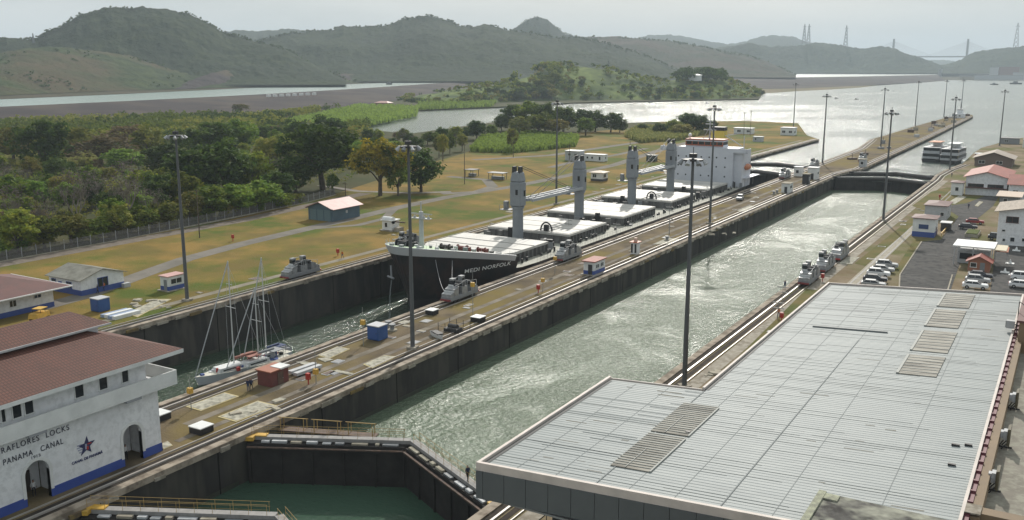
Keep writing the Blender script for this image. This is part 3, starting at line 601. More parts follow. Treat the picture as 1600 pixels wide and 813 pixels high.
# woods scattered over the far hills
def hillwoods(seed, n, tmin, tmax, hmin, hmax, mt, lab, ls=2.2, gate=.45, sc=70):
    a, rows, HVs = SURF[seed]; r = random.Random(seed); P = []; tr = 0
    while len(P) < n and tr < n * 8:
        tr += 1; i = int(np.argmin(abs(rows - r.uniform(tmin, tmax)))); j = r.randrange(HVs.shape[1]); q = HVs[i, j]
        if vn(q[0] / sc, q[1] / sc, seed + 40) < gate: continue
        P.append((q[0] + r.uniform(-4, 4), q[1] + r.uniform(-4, 4), q[2] - 1.5, r.uniform(hmin, hmax)))
    tag(stuffwoods('hill_woods', P, mt, 300 + seed, ls, 4, 6), lab, 'woodland', kind='stuff')
L_far = leafmat('far_canopy', (.085, .12, .048), (.10, .13, .055), .1)
hillwoods(2, 500, .93, 1.01, 3.5, 7, L_far, 'dark forest over the round left hill', gate=.3)
hillwoods(4, 600, .94, 1.01, 4, 8, L_far, 'dark forest over the long middle ridge', 2.6, .25)
hillwoods(5, 120, .93, 1.01, 4, 7, L_far, 'forest over the cone shaped hill', 2.6, .2)
hillwoods(6, 250, .9, 1.01, 4, 8, L_far, 'scattered woods on the long dry slope', 2.6, .5)
hillwoods(7, 900, .02, .9, 3.5, 7, L_far, 'scattered trees on the low green slopes beyond the raised channel', 1.8, .47, 60)
# reeds
reedm = leafmat('tall_grass_blades', (.25, .33, .065), (.15, .21, .045), .1); reedd = leafmat('dry_reed_blades', (.28, .27, .10), (.17, .19, .06), .05)
labs = ['pale hedge of tall grass across the left woods', 'bright tall grass between the woods and the inlet', 'bright tall grass on the far bank of the inlet', 'bright green reed bed on the lawn behind the cargo cranes', 'olive tall grass on the lake shore behind the cargo ship', 'tall grass behind the yellow blossoming tree']
for k, poly in enumerate(reeds_px):
    xs = [p[0] for p in poly]; ys = [p[1] for p in poly]; r = np.random.RandomState(k); P = []
    want = (2500, 7000, 5000, 9000, 6000, 1500)[k]
    while len(P) < want:
        a, b = r.uniform(min(xs), max(xs)), r.uniform(min(ys), max(ys))
        if inpoly(a, b, poly): P.append(G(a, b, 0))
    P = np.array(P); n = len(P); h = r.uniform(1.6, 3.2, n) * (1.3 if k in (1, 2) else 1); a = r.uniform(0, 6.28, n); w = r.uniform(.35, .8, n) * (1.6 if k in (1, 2) else 1)
    dx, dy = np.cos(a) * w, np.sin(a) * w; lx, ly = r.normal(0, .5, n), r.normal(0, .5, n); z0 = np.full(n, -.1)
    V = np.stack([np.stack([P[:, 0] - dx, P[:, 1] - dy, z0], 1), np.stack([P[:, 0] + dx, P[:, 1] + dy, z0], 1), np.stack([P[:, 0] + lx + dx * .6, P[:, 1] + ly + dy * .6, h], 1), np.stack([P[:, 0] + lx - dx * .7, P[:, 1] + ly - dy * .5, h * .9], 1)], 1).reshape(-1, 3)
    tag(npmesh('tall_grass', V, np.arange(4 * n).reshape(-1, 4), reedd if k in (0, 4) else reedm), labs[k], 'tall grass', kind='stuff')
# tufts of dry grass and weeds over the near lawn and the centre wall
def tufts(name, label, box, n, hmin, hmax, mat, seed):
    r = np.random.RandomState(seed); x = r.uniform(box[0], box[1], n); y = box[2] + (box[3] - box[2]) * r.uniform(0, 1, n) ** 1.3; kk = vn(x / 7, y / 7, seed) > .5; x, y = x[kk], y[kk]; n = len(x)
    h = r.uniform(hmin, hmax, n); a = r.uniform(0, 6.28, n); w = r.uniform(.08, .25, n); dx, dy = np.cos(a) * w, np.sin(a) * w; z = np.zeros(n)
    V = np.stack([np.stack([x - dx, y - dy, z], 1), np.stack([x + dx, y + dy, z], 1), np.stack([x + dx * .5 + w * .3, y + dy * .5, h], 1), np.stack([x - dx * .8, y - dy * .8, h], 1)], 1).reshape(-1, 3)
    tag(npmesh(name, V, np.arange(4 * n).reshape(-1, 4), mat), label, 'weeds', kind='stuff')
dryg = M('dry_weeds', (.22, .16, .06), .9, (.11, .12, .04), .1)
# undergrowth between the trees of the near woods
up = []; tries = 0
while len(up) < 1500 and tries < 40000:
    tries += 1; x = r2.uniform(-420, -120); y = r2.uniform(90, 440); px, py = pj(x, y)
    if not (-40 < px < 700) or not inpoly(x, y, edge_w) or inreeds(px, py) or (px > 560) or (px > 440 and py > 292): continue
    up.append((x, y, -.9, r2.uniform(2.6, 5.0)))
for k, (mt, lb) in enumerate(((L_green, 'green undergrowth between the trees of the woods'), (L_olive, 'olive brown undergrowth between the trees of the woods'))):
    tag(stuffwoods('undergrowth', [u for u in up if (vn(u[0] / 18, u[1] / 18, 4) > .5) == (k == 0)], mt, 170 + k, .5, 8, 11), lb, 'undergrowth', kind='stuff')
# ------------------------------------------------------------ mitre gates
gate_m = M('gate_steel', (.042, .038, .036), .8, (.026, .024, .023), .5, spec=.15)
deckm = M('gate_walkway', (.30, .29, .28), .8, (.22, .21, .2), 1.2)
LF = 18.7
def leaf(label, hx, hy, right, top=-.35, detail=True, group=None, color=gate_m):
    a = R(26.57); t = T('lock_gate', label, 'lock gate', (hx, hy, top), (math.pi - a) if right else a, group); u = -1 if right else 1
    def bx(m, x0, x1, y0, y1, z0, z1): y0, y1 = sorted((y0 * u, y1 * u)); m.box(x0, x1, y0, y1, z0, z1)
    m = MB(); bx(m, .2, LF, -.75, .75, -13, -.5); bx(m, .3, LF - .1, -1.15, -.76, -1.15, -.9)
    for i in range(6): bx(m, .4 + i * 3.6, .62 + i * 3.6, -.95, -.76, -12, -1.16)
    m.build('gate_panel', color, t)
    m = MB(); bx(m, .1, LF + .1, .1, .95, -.42, 0); m.build('walkway', deckm, t)
    m = MB(); bx(m, .3, LF - .2, -1.22, -.95, -.88, -.74); m.build('lower_ledge', rust if detail else gate_m, t)
    if detail:
        rr = random.Random(int(hx + hy)); x = 1.8
        while x < LF - 1.2:
            l = rr.uniform(.4, 2.0); m = MB(); bx(m, x, x + l, -.55, -.1, -.48, -.30 + rr.uniform(-.05, .1)); x += l + rr.uniform(.3, .9); m.build('deck_fitting', rr.choice([greyl, greym, conc_lt]), t)
    for sgn in (0.16, .9):
        m = MB()
        for i in range(11): m.tube((.5 + i * 1.75, sgn * u, 0), (.5 + i * 1.75, sgn * u, 1.05), .022, n=4)
        m.tube((.5, sgn * u, 1.05), (LF - .6, sgn * u, 1.05), .02, n=4); m.tube((.5, sgn * u, .55), (LF - .6, sgn * u, .55), .014, n=4)
        m.build('handrail', yellow_dk if detail else dark, t)
    m = MB(); bx(m, -.9, .9, -.6, 1.0, -.30, .14); bx(m, .9, 2.2, .1, .96, .003, .12); m.build('hinge_plate', yellow if detail else gate_m, t)
    return t
leaf('dark lock gate leaf with yellow hinge plate at the centre wall', 0, GY, False)
leaf('dark lock gate leaf beside the metal roof corner with a person on its walkway', XR, GY, True)
leaf('lock gate leaf in the bottom left corner below the white control house arch', 0, 50.6, False)
leaf('lock gate leaf hidden mostly below the large metal roof at the bottom edge', XR, 50.6, True)
leaf('far right lane gate leaf, centre wall side, nearer of two rows', 0.6, 366.5, False, .1, False)
leaf('far right lane gate leaf, right bank side, nearer of two rows', XR, 366.5, True, .1, False)
leaf('gate leaf of the farther row in the right lane, centre wall side', 2.2, 388, False, 0, False)
leaf('gate leaf of the farther row in the right lane, right bank side', XR - .6, 388, True, 0, False)
leaf('gate leaf beyond the cargo ship stern, left bank side, farther row', XL, 400, False, 0, False)
leaf('gate leaf beyond the cargo ship stern, centre wall side, farther row', XM, 400, True, 0, False)
leaf('gate leaf just beyond the cargo ship stern, left bank side', XL, 368, False, 0, False)
leaf('gate leaf just beyond the cargo ship stern, centre wall side', XM, 368, True, 0, False)
# handrail platform behind the near gate
t = T('service_rail', 'rusty yellow handrails standing behind the near gate leaf by the centre wall', 'handrail', (.4, 76.2, -.4), R(20))
for i in range(3):
    m = MB(); x = i * 4.2
    m.box(x, x + 3.6, -.04, .04, .97, 1.04); m.box(x + .1, x + 3.4, .92, .98, .6, .66)
    for q in (.3, 3.2): m.tube((x + q, 0, -.6), (x + q, 0, 1), .05, n=5); m.tube((x + q, .95, -.6), (x + q, .95, .64), .05, n=5)
    m.build('rail_frame', yellow_dk, t)
m = MB(); m.box(0, 12, -.2, 1.1, -.7, -.55); m.build('platform', rust, t)

# ------------------------------------------------------------ generic building pieces
def windows(par, spec, frame=white, pane=glass):
    """spec: list of (face, a, z0, w, h); face 'S' looks -Y (a along x), 'E' looks +X (a along y)"""
    for face, a, z0, w, h, off in spec:
        f = MB(); g = MB(); d = .09
        def b(m, a0, a1, q0, q1, zz0, zz1):
            if face == 'S': m.box(a0, a1, off - q1, off - q0, zz0, zz1)
            else: m.box(off + q0, off + q1, a0, a1, zz0, zz1)
        b(f, a, a + .09, -.05, d, z0, z0 + h); b(f, a + w - .09, a + w, -.05, d, z0, z0 + h); b(f, a + .09, a + w - .09, -.05, d, z0 + h - .09, z0 + h); b(f, a - .06, a + w + .06, -.05, d + .06, z0 - .1, z0)
        if w > 1.2: b(f, a + w / 2 - .04, a + w / 2 + .04, -.05, d - .02, z0, z0 + h - .09)
        b(g, a + .09, a + w - .09, .0, .03, z0, z0 + h - .09)
        fo = f.build('window', frame, par); g.build('pane', pane, fo)
def door(par, face, a, w, h, off, mat=None, z0=0):
    m = MB(); k = MB()
    if face == 'S': m.box(a, a + w, off - .07, off + .02, z0, z0 + h); k.box(a + w - .18, a + w - .08, off - .13, off - .07, z0 + h * .45, z0 + h * .5)
    else: m.box(off - .02, off + .07, a, a + w, z0, z0 + h); k.box(off + .07, off + .13, a + w - .18, a + w - .08, z0 + h * .45, z0 + h * .5)
    d = m.build('door', mat or blue, par); k.build('handle', silver, d)
def hip(x0, x1, y0, y1, z, h, th=.18, inset=None):
    m = MB(); ins = inset if inset is not None else min(x1 - x0, y1 - y0) / 2
    if (y1 - y0) >= (x1 - x0): r = [((x0 + x1) / 2, y0 + ins), ((x0 + x1) / 2, y1 - ins)]
    else: r = [(x0 + ins, (y0 + y1) / 2), (x1 - ins, (y0 + y1) / 2)]
    A, B, C_, D = (x0, y0, z), (x1, y0, z), (x1, y1, z), (x0, y1, z); P, Q = (*r[0], z + h), (*r[1], z + h)
    if (y1 - y0) >= (x1 - x0): m.quadface(A, B, P); m.quadface(B, C_, Q, P); m.quadface(C_, D, Q); m.quadface(D, A, P, Q)
    else: m.quadface(A, B, Q, P); m.quadface(B, C_, Q); m.quadface(C_, D, P, Q); m.quadface(D, A, P)
    m.box(x0, x1, y0, y1, z - th, z - .01); return m
def gable(x0, x1, y0, y1, z, h, axis='y', th=.12, ov=.4):
    m = MB()
    if axis == 'y':
        c = (x0 + x1) / 2
        for a, b in (((x0 - ov, z - h * ov / (c - x0)), (c, z + h)), ((c, z + h), (x1 + ov, z - h * ov / (x1 - c)))):
            m.quadface((a[0], y0 - ov, a[1]), (b[0], y0 - ov, b[1]), (b[0], y1 + ov, b[1]), (a[0], y1 + ov, a[1])); m.quadface((a[0], y0 - ov, a[1] - th), (b[0], y0 - ov, b[1] - th), (b[0], y0 - ov, b[1]), (a[0], y0 - ov, a[1]))
            m.quadface((a[0], y1 + ov, a[1] - th), (b[0], y1 + ov, b[1] - th), (b[0], y0 - ov, b[1] - th), (a[0], y0 - ov, a[1] - th)); e = a if a[0] != c else b
            m.quadface((e[0], y0 - ov, e[1] - th), (e[0], y1 + ov, e[1] - th), (e[0], y1 + ov, e[1]), (e[0], y0 - ov, e[1]))
    else:
        c = (y0 + y1) / 2
        for a, b in (((y0 - ov, z - h * ov / (c - y0)), (c, z + h)), ((c, z + h), (y1 + ov, z - h * ov / (y1 - c)))):
            m.quadface((x0 - ov, a[0], a[1]), (x1 + ov, a[0], a[1]), (x1 + ov, b[0], b[1]), (x0 - ov, b[0], b[1])); m.quadface((x1 + ov, a[0], a[1] - th), (x1 + ov, b[0], b[1] - th), (x1 + ov, b[0], b[1]), (x1 + ov, a[0], a[1]))
            m.quadface((x0 - ov, a[0], a[1] - th), (x1 + ov, a[0], a[1] - th), (x1 + ov, b[0], b[1] - th), (x0 - ov, b[0], b[1] - th)); e = a if a[0] != c else b
            m.quadface((x0 - ov, e[0], e[1] - th), (x1 + ov, e[0], e[1] - th), (x1 + ov, e[0], e[1]), (x0 - ov, e[0], e[1]))
    return m
def gwalls(x0, x1, y0, y1, z0, z, h, axis='y'):
    m = MB(); m.box(x0, x1, y0, y1, z0, z)
    if axis == 'y':
        c = (x0 + x1) / 2; m.profx([], 0, 0) if 0 else None
        for y in (y0, y1 - .15):
            k = len(m.v); m.v += [(x0, y, z), (x1, y, z), (c, y, z + h - .13), (x0, y + .15, z), (x1, y + .15, z), (c, y + .15, z + h - .13)]
            for q in ((0, 1, 2), (5, 4, 3), (0, 3, 4, 1), (1, 4, 5, 2), (2, 5, 3, 0)): m.f.append(tuple(k + i for i in q)); m.m.append(0)
    else:
        c = (y0 + y1) / 2
        for x in (x0, x1 - .15):
            k = len(m.v); m.v += [(x, y0, z), (x, y1, z), (x, c, z + h - .13), (x + .15, y0, z), (x + .15, y1, z), (x + .15, c, z + h - .13)]
            for q in ((0, 2, 1), (3, 4, 5), (0, 1, 4, 3), (1, 2, 5, 4), (2, 0, 3, 5)): m.f.append(tuple(k + i for i in q)); m.m.append(0)
    return m
def skirt(x0, x1, y0, y1, h, t=.03):
    m = MB(); m.box(x0 - t, x1 + t, y0 - t, y1 + t, 0, h); return m

# ------------------------------------------------------------ control house with red tiled roofs
tile = M('red_clay_tile', (.150, .052, .034), .8, (.10, .038, .027), .45, c3=(.12, .048, .033), scale3=3)
def tiled(mb, name, par):      # ribbed tile bump through a wave on the object coordinate
    return mb.build(name, tile, par)
b = tile.node_tree.nodes['Principled BSDF']; txc = tile.node_tree.nodes.new('ShaderNodeTexCoord')
br = tile.node_tree.nodes.new('ShaderNodeTexBrick'); br.inputs['Scale'].default_value = 1; br.inputs['Brick Width'].default_value = .34; br.inputs['Row Height'].default_value = .42; br.inputs['Mortar Size'].default_value = .05; br.offset = 0
br.inputs['Color1'].default_value = (1, 1, 1, 1); br.inputs['Color2'].default_value = (.8, .8, .8, 1); br.inputs['Mortar'].default_value = (0, 0, 0, 1)
mpn = tile.node_tree.nodes.new('ShaderNodeMapping'); mpn.inputs['Rotation'].default_value = (0, 0, R(90)); tile.node_tree.links.new(txc.outputs['Object'], mpn.inputs[0]); tile.node_tree.links.new(mpn.outputs[0], br.inputs['Vector'])
bmp = tile.node_tree.nodes.new('ShaderNodeBump'); bmp.inputs['Distance'].default_value = .06; tile.node_tree.links.new(br.outputs['Color'], bmp.inputs['Height']); tile.node_tree.links.new(bmp.outputs[0], b.inputs['Normal'])
mlt = tile.node_tree.nodes.new('ShaderNodeMix'); mlt.data_type = 'RGBA'; mlt.blend_type = 'MULTIPLY'; mlt.inputs[0].default_value = .45
old = b.inputs['Base Color'].links[0].from_socket; tile.node_tree.links.new(old, mlt.inputs[6]); tile.node_tree.links.new(br.outputs['Color'], mlt.inputs[7]); tile.node_tree.links.new(mlt.outputs[2], b.inputs['Base Color'])
whitew = M('white_wall', (.76, .77, .78), .7, (.68, .69, .71), .25, c3=(.62, .63, .64), scale3=1.5)
CH = T('control_house', 'white control house with two red tiled hip roofs and arches on the centre wall', 'building', (-4.3, 63.5, 0))
XF = -4.3
def LY(px, py, X=XF): p = GX(px, py, X); return p[1] - 63.5, p[2]
# outline of the +X wall with two arched openings
ar = []
for (l, r_, top) in ((40, 78, 719), (193, 222, 663)):
    y0 = LY(l, 760 if l < 100 else 700)[0]; y1 = LY(r_, 745 if l < 100 else 690)[0]; zt = LY((l + r_) / 2, top)[1]; ar.append((y0, y1, zt))
ylo, yhi, ztop = -34.0, 0.0, 8.2
m = MB(); xa, xb = -.45, 0.0
def slab(m, y0, y1, z0, z1): m.box(xa, xb, y0, y1, z0, z1)
ys = ylo
for (y0, y1, zt) in ar + []:
    slab(m, ys, y0, 0, ztop); rad = (y1 - y0) / 2; cy = (y0 + y1) / 2; zc = zt - rad; n = 12
    pts = [(cy - rad * math.cos(math.pi * i / n), zc + rad * math.sin(math.pi * i / n)) for i in range(n + 1)]
    for (p, q) in zip(pts, pts[1:]):
        m.quadface((xb, p[0], p[1]), (xb, q[0], q[1]), (xb, q[0], ztop), (xb, p[0], ztop)); m.quadface((xa, q[0], q[1]), (xa, p[0], p[1]), (xa, p[0], ztop), (xa, q[0], ztop)); m.quadface((xa, p[0], p[1]), (xa, q[0], q[1]), (xb, q[0], q[1]), (xb, p[0], p[1]))
    m.quadface((xa, y0, 0), (xb, y0, 0), (xb, y0, zc), (xa, y0, zc)); m.quadface((xb, y1, 0), (xa, y1, 0), (xa, y1, zc), (xb, y1, zc)); ys = y1
    k = MB()
    for (p, q) in zip(pts, pts[1:]):
        a1 = math.atan2(p[1] - zc, p[0] - cy); a2 = math.atan2(q[1] - zc, q[0] - cy); R1 = rad + .32
        P = (cy + R1 * math.cos(a1), zc + R1 * math.sin(a1)); Q = (cy + R1 * math.cos(a2), zc + R1 * math.sin(a2))
        k.quadface((xb + .08, p[0], p[1]), (xb + .08, q[0], q[1]), (xb + .08, Q[0], Q[1]), (xb + .08, P[0], P[1])); k.quadface((xb, P[0], P[1]), (xb + .08, P[0], P[1]), (xb + .08, Q[0], Q[1]), (xb, Q[0], Q[1]))
    k.box(xb, xb + .08, y0 - .32, y0, .8, zc); k.box(xb, xb + .08, y1, y1 + .32, .8, zc); k.build('arch_moulding', white, CH)
slab(m, ys, yhi, 0, ztop)
m.box(-9.5, -.46, yhi - .4, yhi, 0, ztop); m.box(-9.5, -9.1, ylo, yhi - .41, 0, ztop); m.box(-9.0, -.46, ylo, ylo + .4, 0, ztop); m.box(-9.05, -.46, ylo + .5, yhi - .45, 5.6, 5.8)
for (y0, y1, zt) in ar: m.box(-3.2, -3.05, y0 - .6, y1 + .8, 0, 5.5); m.box(-3.0, -.47, y1 + .85, y1 + 1.0, 0, 5.5); m.box(-3.0, -.47, y0 - .8, y0 - .65, 0, 5.5)
m.build('wall', whitew, CH)
k = MB(); ys = ylo - .02
bluer = M('blue_base_band', (.03, .06, .27), .55, (.04, .08, .30), .5)
for (y0, y1, zt) in ar: k.box(0.003, .05, ys, y0, 0, .95); ys = y1
k.box(0.003, .05, ys, yhi + .05, 0, .95); k.box(-9.5, .05, yhi + .003, yhi + .05, 0, .95); k.build('base_band', bluer, CH)
for (y0, y1, zt) in ar:
    d = MB(); d.box(-3.04, -2.96, y1 - 1.3, y1 - .2, 0, 2.2); d.build('door', M('brown_door', (.05, .035, .03), .5), CH)
# upper storey set back behind a wrap-round balcony
m = MB(); m.box(-9.4, -.12, ylo, -1.2, 8.22, 10.9); m.build('upper_wall', whitew, CH)
m = MB(); m.box(-9.9, .95, ylo, 1.9, 7.25, 7.45); m.box(.80, .95, ylo, 1.9, 7.46, 8.85); m.box(-9.9, .79, 1.75, 1.9, 7.46, 8.85); m.build('balcony', white, CH)
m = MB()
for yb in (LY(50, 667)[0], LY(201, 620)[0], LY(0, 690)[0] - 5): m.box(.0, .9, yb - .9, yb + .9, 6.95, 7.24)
m.build('balcony_bracket', M('bracket_grey', (.30, .31, .33), .7), CH)  # brackets carry one even grey, darker than the white balcony
for (l, r_, t_, b_) in ((0, 9, 634, 660), (37, 53, 623, 652), (115, 131, 597, 619), (153, 168, 586, 608), (189, 201, 576, 601)):
    y0 = LY(l, (t_ + b_) / 2, XF - .12)[0]; y1 = LY(r_, (t_ + b_) / 2, XF - .12)[0]
    windows(CH, [('E', y0, 8.95, y1 - y0, 1.65, -.12)])
for yv in (-16, -21): windows(CH, [('E', yv, 8.95, 1.0, 1.65, -.12)])
# lower hip roof
def hiproof(x0, x1, y0, y1, z, xr0, xr1, yr0, yr1, zr, th=.28):
    m = MB(); A, B, C_, D = (x0, y0, z), (x1, y0, z), (x1, y1, z), (x0, y1, z); a, b, c, d = (xr0, yr0, zr), (xr1, yr0, zr), (xr1, yr1, zr), (xr0, yr1, zr)
    m.quadface(A, B, b, a); m.quadface(B, C_, c, b); m.quadface(C_, D, d, c); m.quadface(D, A, a, d)
    if xr1 - xr0 > .05: m.quadface(a, b, c, d)
    return m
tiled(hiproof(-11.2, 1.3, ylo - 2, 2.7, 11.08, -8.6, -5.9, ylo + 6, -3.4, 13.45), 'roof', CH)
m = MB(); m.box(-11.1, 1.18, ylo - 2, 2.58, 10.72, 11.05); m.box(-11.1, 1.3, 2.585, 2.72, 10.66, 11.07); m.box(1.185, 1.32, ylo - 2, 2.58, 10.66, 11.07); m.build('eaves', white, CH)
m = MB(); m.box(-12.9, -6.2, ylo + 2, -2.1, 13.0, 13.75); m.build('monitor_wall', whitew, CH)
tiled(hiproof(-13.6, -5.5, ylo, -1.0, 13.9, -9.1, -8.95, ylo + 4, -3.4, 15.2), 'monitor_roof', CH)
m = MB(); m.box(-13.5, -5.5, ylo, -1.1, 13.72, 13.88); m.box(-5.49, -5.38, ylo, -1.0, 13.74, 13.93); m.build('gutter', greyl, CH)
def onwall(px, py): p = GX(px, py, XF + .02); return p[1] - 63.5, p[2]
txm = M('dark_lettering', (.03, .035, .06), .6)
y1_, z1_ = onwall(-13, 713); y2_, z2_ = onwall(108, 678)
w_ = y2_ - y1_
o = text_mesh('MIRAFLORES  LOCKS', 1, txm, 'lettering', CH, (0.04, y1_, z1_ - .1), (R(90), 0, R(90)), .02, sp=1.25)
def fit(o, w, h=None):
    xs = [v.co.x for v in o.data.vertices]; ys_ = [v.co.y for v in o.data.vertices]; s = w / (max(xs) - min(xs)); sy = (h / (max(ys_) - min(ys_))) if h else s; o.scale = (s, sy, 1)
fit(o, w_, .56); 
y1_, z1_ = onwall(4, 722); y2_, z2_ = onwall(98, 692); o = text_mesh('PANAMA   CANAL', 1, txm, 'lettering', CH, (0.04, y1_, (z1_ + z2_) / 2 - .22), (R(90), 0, R(90)), .02, sp=1.2); fit(o, y2_ - y1_, .56)
y1_, z1_ = onwall(47, 712); y2_, z2_ = onwall(61, 708); o = text_mesh('1913', 1, txm, 'lettering', CH, (0.04, y1_, z1_ - .42), (R(90), 0, R(90)), .01); fit(o, y2_ - y1_, .28)
y1_, z1_ = onwall(112, 724); y2_, z2_ = onwall(160, 705); o = text_mesh('CANAL DE PANAMÁ', 1, M('navy_lettering', (.02, .03, .12), .6), 'lettering', CH, (0.04, y1_, (z1_ + z2_) / 2 - .2), (R(90), 0, R(90)), .02, bold=.02); fit(o, y2_ - y1_, .36)
cy_, cz_ = onwall(135, 697); m = MB(); n_ = 5
star = []
for i in range(10):
    rr_ = (.98 if i % 2 == 0 else .40); a_ = math.pi / 2 + i * math.pi / 5; star.append((cy_ + rr_ * math.cos(a_) + .12 * rr_ * math.sin(a_), cz_ + rr_ * math.sin(a_)))
k0 = len(m.v); m.v += [(.06, p[0], p[1]) for p in star] + [(.001, p[0], p[1]) for p in star]; m.f.append(tuple(range(10))); m.m.append(0)
for i in range(10): m.f.append((i, 10 + i, 10 + (i + 1) % 10, (i + 1) % 10)); m.m.append(0)
st = m.build('star_emblem', M('navy_emblem', (.02, .025, .09), .6), CH)
m = MB()
for i, (a_, b_, q_) in enumerate(((-1.0, -.5, .28), (-1.05, -.42, .02), (-.95, -.35, -.22), (-.85, -.4, -.5))): m.prism([(.005, cy_ + a_), (.055, cy_ + a_), (.055, cy_ + b_), (.005, cy_ + b_)], cz_ + q_, cz_ + q_ + .10)
m.box(.062, .075, cy_ - .18, cy_ + .04, cz_ - .3, cz_ + .25); m.build('emblem_stripe', white if 0 else M('emblem_grey_stripe', (.30, .32, .42), .6), st)
m = MB(); m.prism([(.065, cy_ + .1), (.08, cy_ + .1), (.08, cy_ + .55), (.065, cy_ + .55)], cz_ + .12, cz_ + .24); m.prism([(.065, cy_ - .02), (.08, cy_ - .02), (.08, cy_ + .2), (.065, cy_ + .2)], cz_ - .4, cz_ - .05); m.build('emblem_red', redm, st)

# ------------------------------------------------------------ left bank buildings
P = G(85, 479); t = T('long_bungalow', 'long white bungalow with maroon hip roof and blue base at the left edge', 'building', (P[0], P[1], 0))
m = MB(); m.box(-14, 0, -26, 0, 0, 3.4); m.build('wall', whitew, t); skirt(-14, 0, -26, 0, .9).build('base_band', blue, t)
hip(-15.8, 2.2, -28, 2.2, 3.6, 2.6, inset=9).build('roof', maroon, t); m = MB(); m.box(1.9, 2.35, -28, 2.35, 3.42, 3.62); m.box(-15.8, 1.89, 2.21, 2.35, 3.42, 3.62); m.build('gutter', white, t)
windows(t, [('E', -3.6, 2.2, 1.4, .6, 0), ('E', -8.0, 1.6, 1.3, 1.1, 0), ('E', -11.6, 2.2, 1.5, .6, 0)]); door(t, 'E', -19.0, 1.3, 2.2, 0)
P = G(128, 463); t = T('grey_roofed_hut', 'white hut with blue base and weathered grey gable roof on the lawn', 'hut', (P[0], P[1], 0))
gwalls(-9.4, 0, 0, 9, 0, 3.0, 1.3, 'x').build('wall', whitew, t); skirt(-9.4, 0, 0, 9, 1.0).build('base_band', blue, t)
m = gable(-9.4, 0, 0, 9, 3.05, 1.35, 'x', ov=.5); m.build('roof', M('weathered_roof', (.27, .265, .23), .9, (.17, .165, .14), .5), t)
windows(t, [('S', -8.6, 1.2, 1.3, 1.2, 0), ('S', -4.2, 1.1, 1.5, 1.2, 0), ('E', 3.4, 1.0, 2.2, 1.7, 0)], frame=blue); door(t, 'S', -6.6, 1.0, 2.1, 0, blue)
m = MB(); m.box(.3, 1.1, 8.2, 9.6, 0, .8); m.build('air_conditioner', greyl, t)
def booth(name, label, cat, px, py, sx, sy, h, wallmat, roofmat, basemat=None, win=(), rh=.5, ov=.25, group=None, plinth=.0, dr=None, flat=False, ry=0):
    P = G(px, py); t = T(name, label, cat, (P[0], P[1], 0), ry, group); m = MB(); m.box(-sx, 0, 0, sy, plinth, h); m.build('wall', wallmat, t)
    if plinth: m = MB(); m.box(-sx - .5, .5, -.5, sy + .5, 0, plinth); m.build('plinth', conc, t)
    if basemat: m = MB(); m.box(-sx - .03, .03, -.03, sy + .03, plinth, plinth + h * .28); m.build('base_band', basemat, t)
    if flat: m = MB(); m.box(-sx - ov, ov, -ov, sy + ov, h + .003, h + .18)
    else: m = hip(-sx - ov, ov, -ov, sy + ov, h + .16, rh, .15)
    m.build('roof', roofmat, t); windows(t, [(f, a, z, w, hh, 0) for f, a, z, w, hh in win])
    if dr: door(t, dr[0], dr[1], dr[2], dr[3], 0, dr[4] if len(dr) > 4 else blue, plinth)
    return t
booth('control_booth', 'small white booth with pink roof and wide window beside the lawn light mast', 'booth', 264, 456, 2.2, 3.6, 2.7, white, pinkroof, blue, (('E', .5, 1.3, 2.6, 1.0), ), flat=True, plinth=.15, dr=('S', -1.2, .8, 2.0, greym))
P = G(520, 347); t = T('equipment_shed', 'blue shed with pale pink gable roof on the lawn', 'shed', (P[0], P[1], 0)); shedb = M('slate_blue_wall', (.075, .125, .16), .7, (.06, .10, .13), .5)
gwalls(-8.6, 0, 0, 11.2, 0, 3.6, 1.5, 'y').build('wall', shedb, t); mm = gable(-8.6, 0, 0, 11.2, 3.65, 1.55, 'y', ov=.8); mm.build('roof', pinkroof, t)
for i in range(3): m = MB(); m.box(-7.9 + i * 2.5, -5.7 + i * 2.5, -.07, -.003, 0, 3.0); m.build('door', M('shed_door_%d' % i, (.11, .17, .19), .7), t)
m = MB(); m.box(.003, .05, 5.4, 6.1, 1.7, 2.4); m.build('vent', greyl, t)
m = MB(); m.box(-9.1, -8.61, -.6, 11.8, 3.25, 3.45); m.box(.0, .82, -.81, -.7, 3.2, 3.5); m.build('fascia', dark, t)
t = booth('concrete_block_house', 'small white concrete housing with curved top near the ship bow on the lawn', 'housing', 612, 362, 3.0, 3.2, 2.6, white, white, None, (('S', -2.2, 1.0, 1.0, 1.2),), flat=True, plinth=.3)
m = MB(); m.tube((-3.0, .8, 2.7), (0, .8, 2.7), .9, n=14); m.build('curved_top', white, t); m = MB(); m.box(.3, 3.2, 1.2, 1.5, 2.2, 2.5); m.build('beam', rust, t); m = MB(); m.box(.6, 2.0, .2, 2.4, 0, 1.0); m.build('side_block', conc, t)
booth('white_cabin', 'white two level cabin with flat roofs on the lawn behind the second crane', 'cabin', 905, 252, 7, 5, 4.2, greyl, white, None, (('S', -5.5, 2.2, 1.4, 1.1), ('S', -2.5, 2.2, 1.4, 1.1)), flat=True)
booth('site_cabin', 'long low white cabin with dark windows on the lawn behind the second crane', 'cabin', 943, 253, 9.5, 4, 2.8, white, greyl, None, (('S', -8.3, 1.1, 1.0, .9), ('S', -6.0, 1.1, 1.0, .9), ('S', -2.4, .6, 1.0, 1.6), ('E', 1.2, 1.2, 1.4, .9)), flat=True)
booth('guard_booth', 'white booth with cream roof right of the second cargo crane', 'booth', 941, 284, 4.6, 4.6, 3.0, white, M('cream_roof', (.62, .52, .42), .7), M('dark_base', (.06, .06, .06), .8), (('S', -3.9, 1.4, 1.6, 1.2), ('E', .8, 1.4, 2.4, 1.2)), rh=.6, ov=.6)
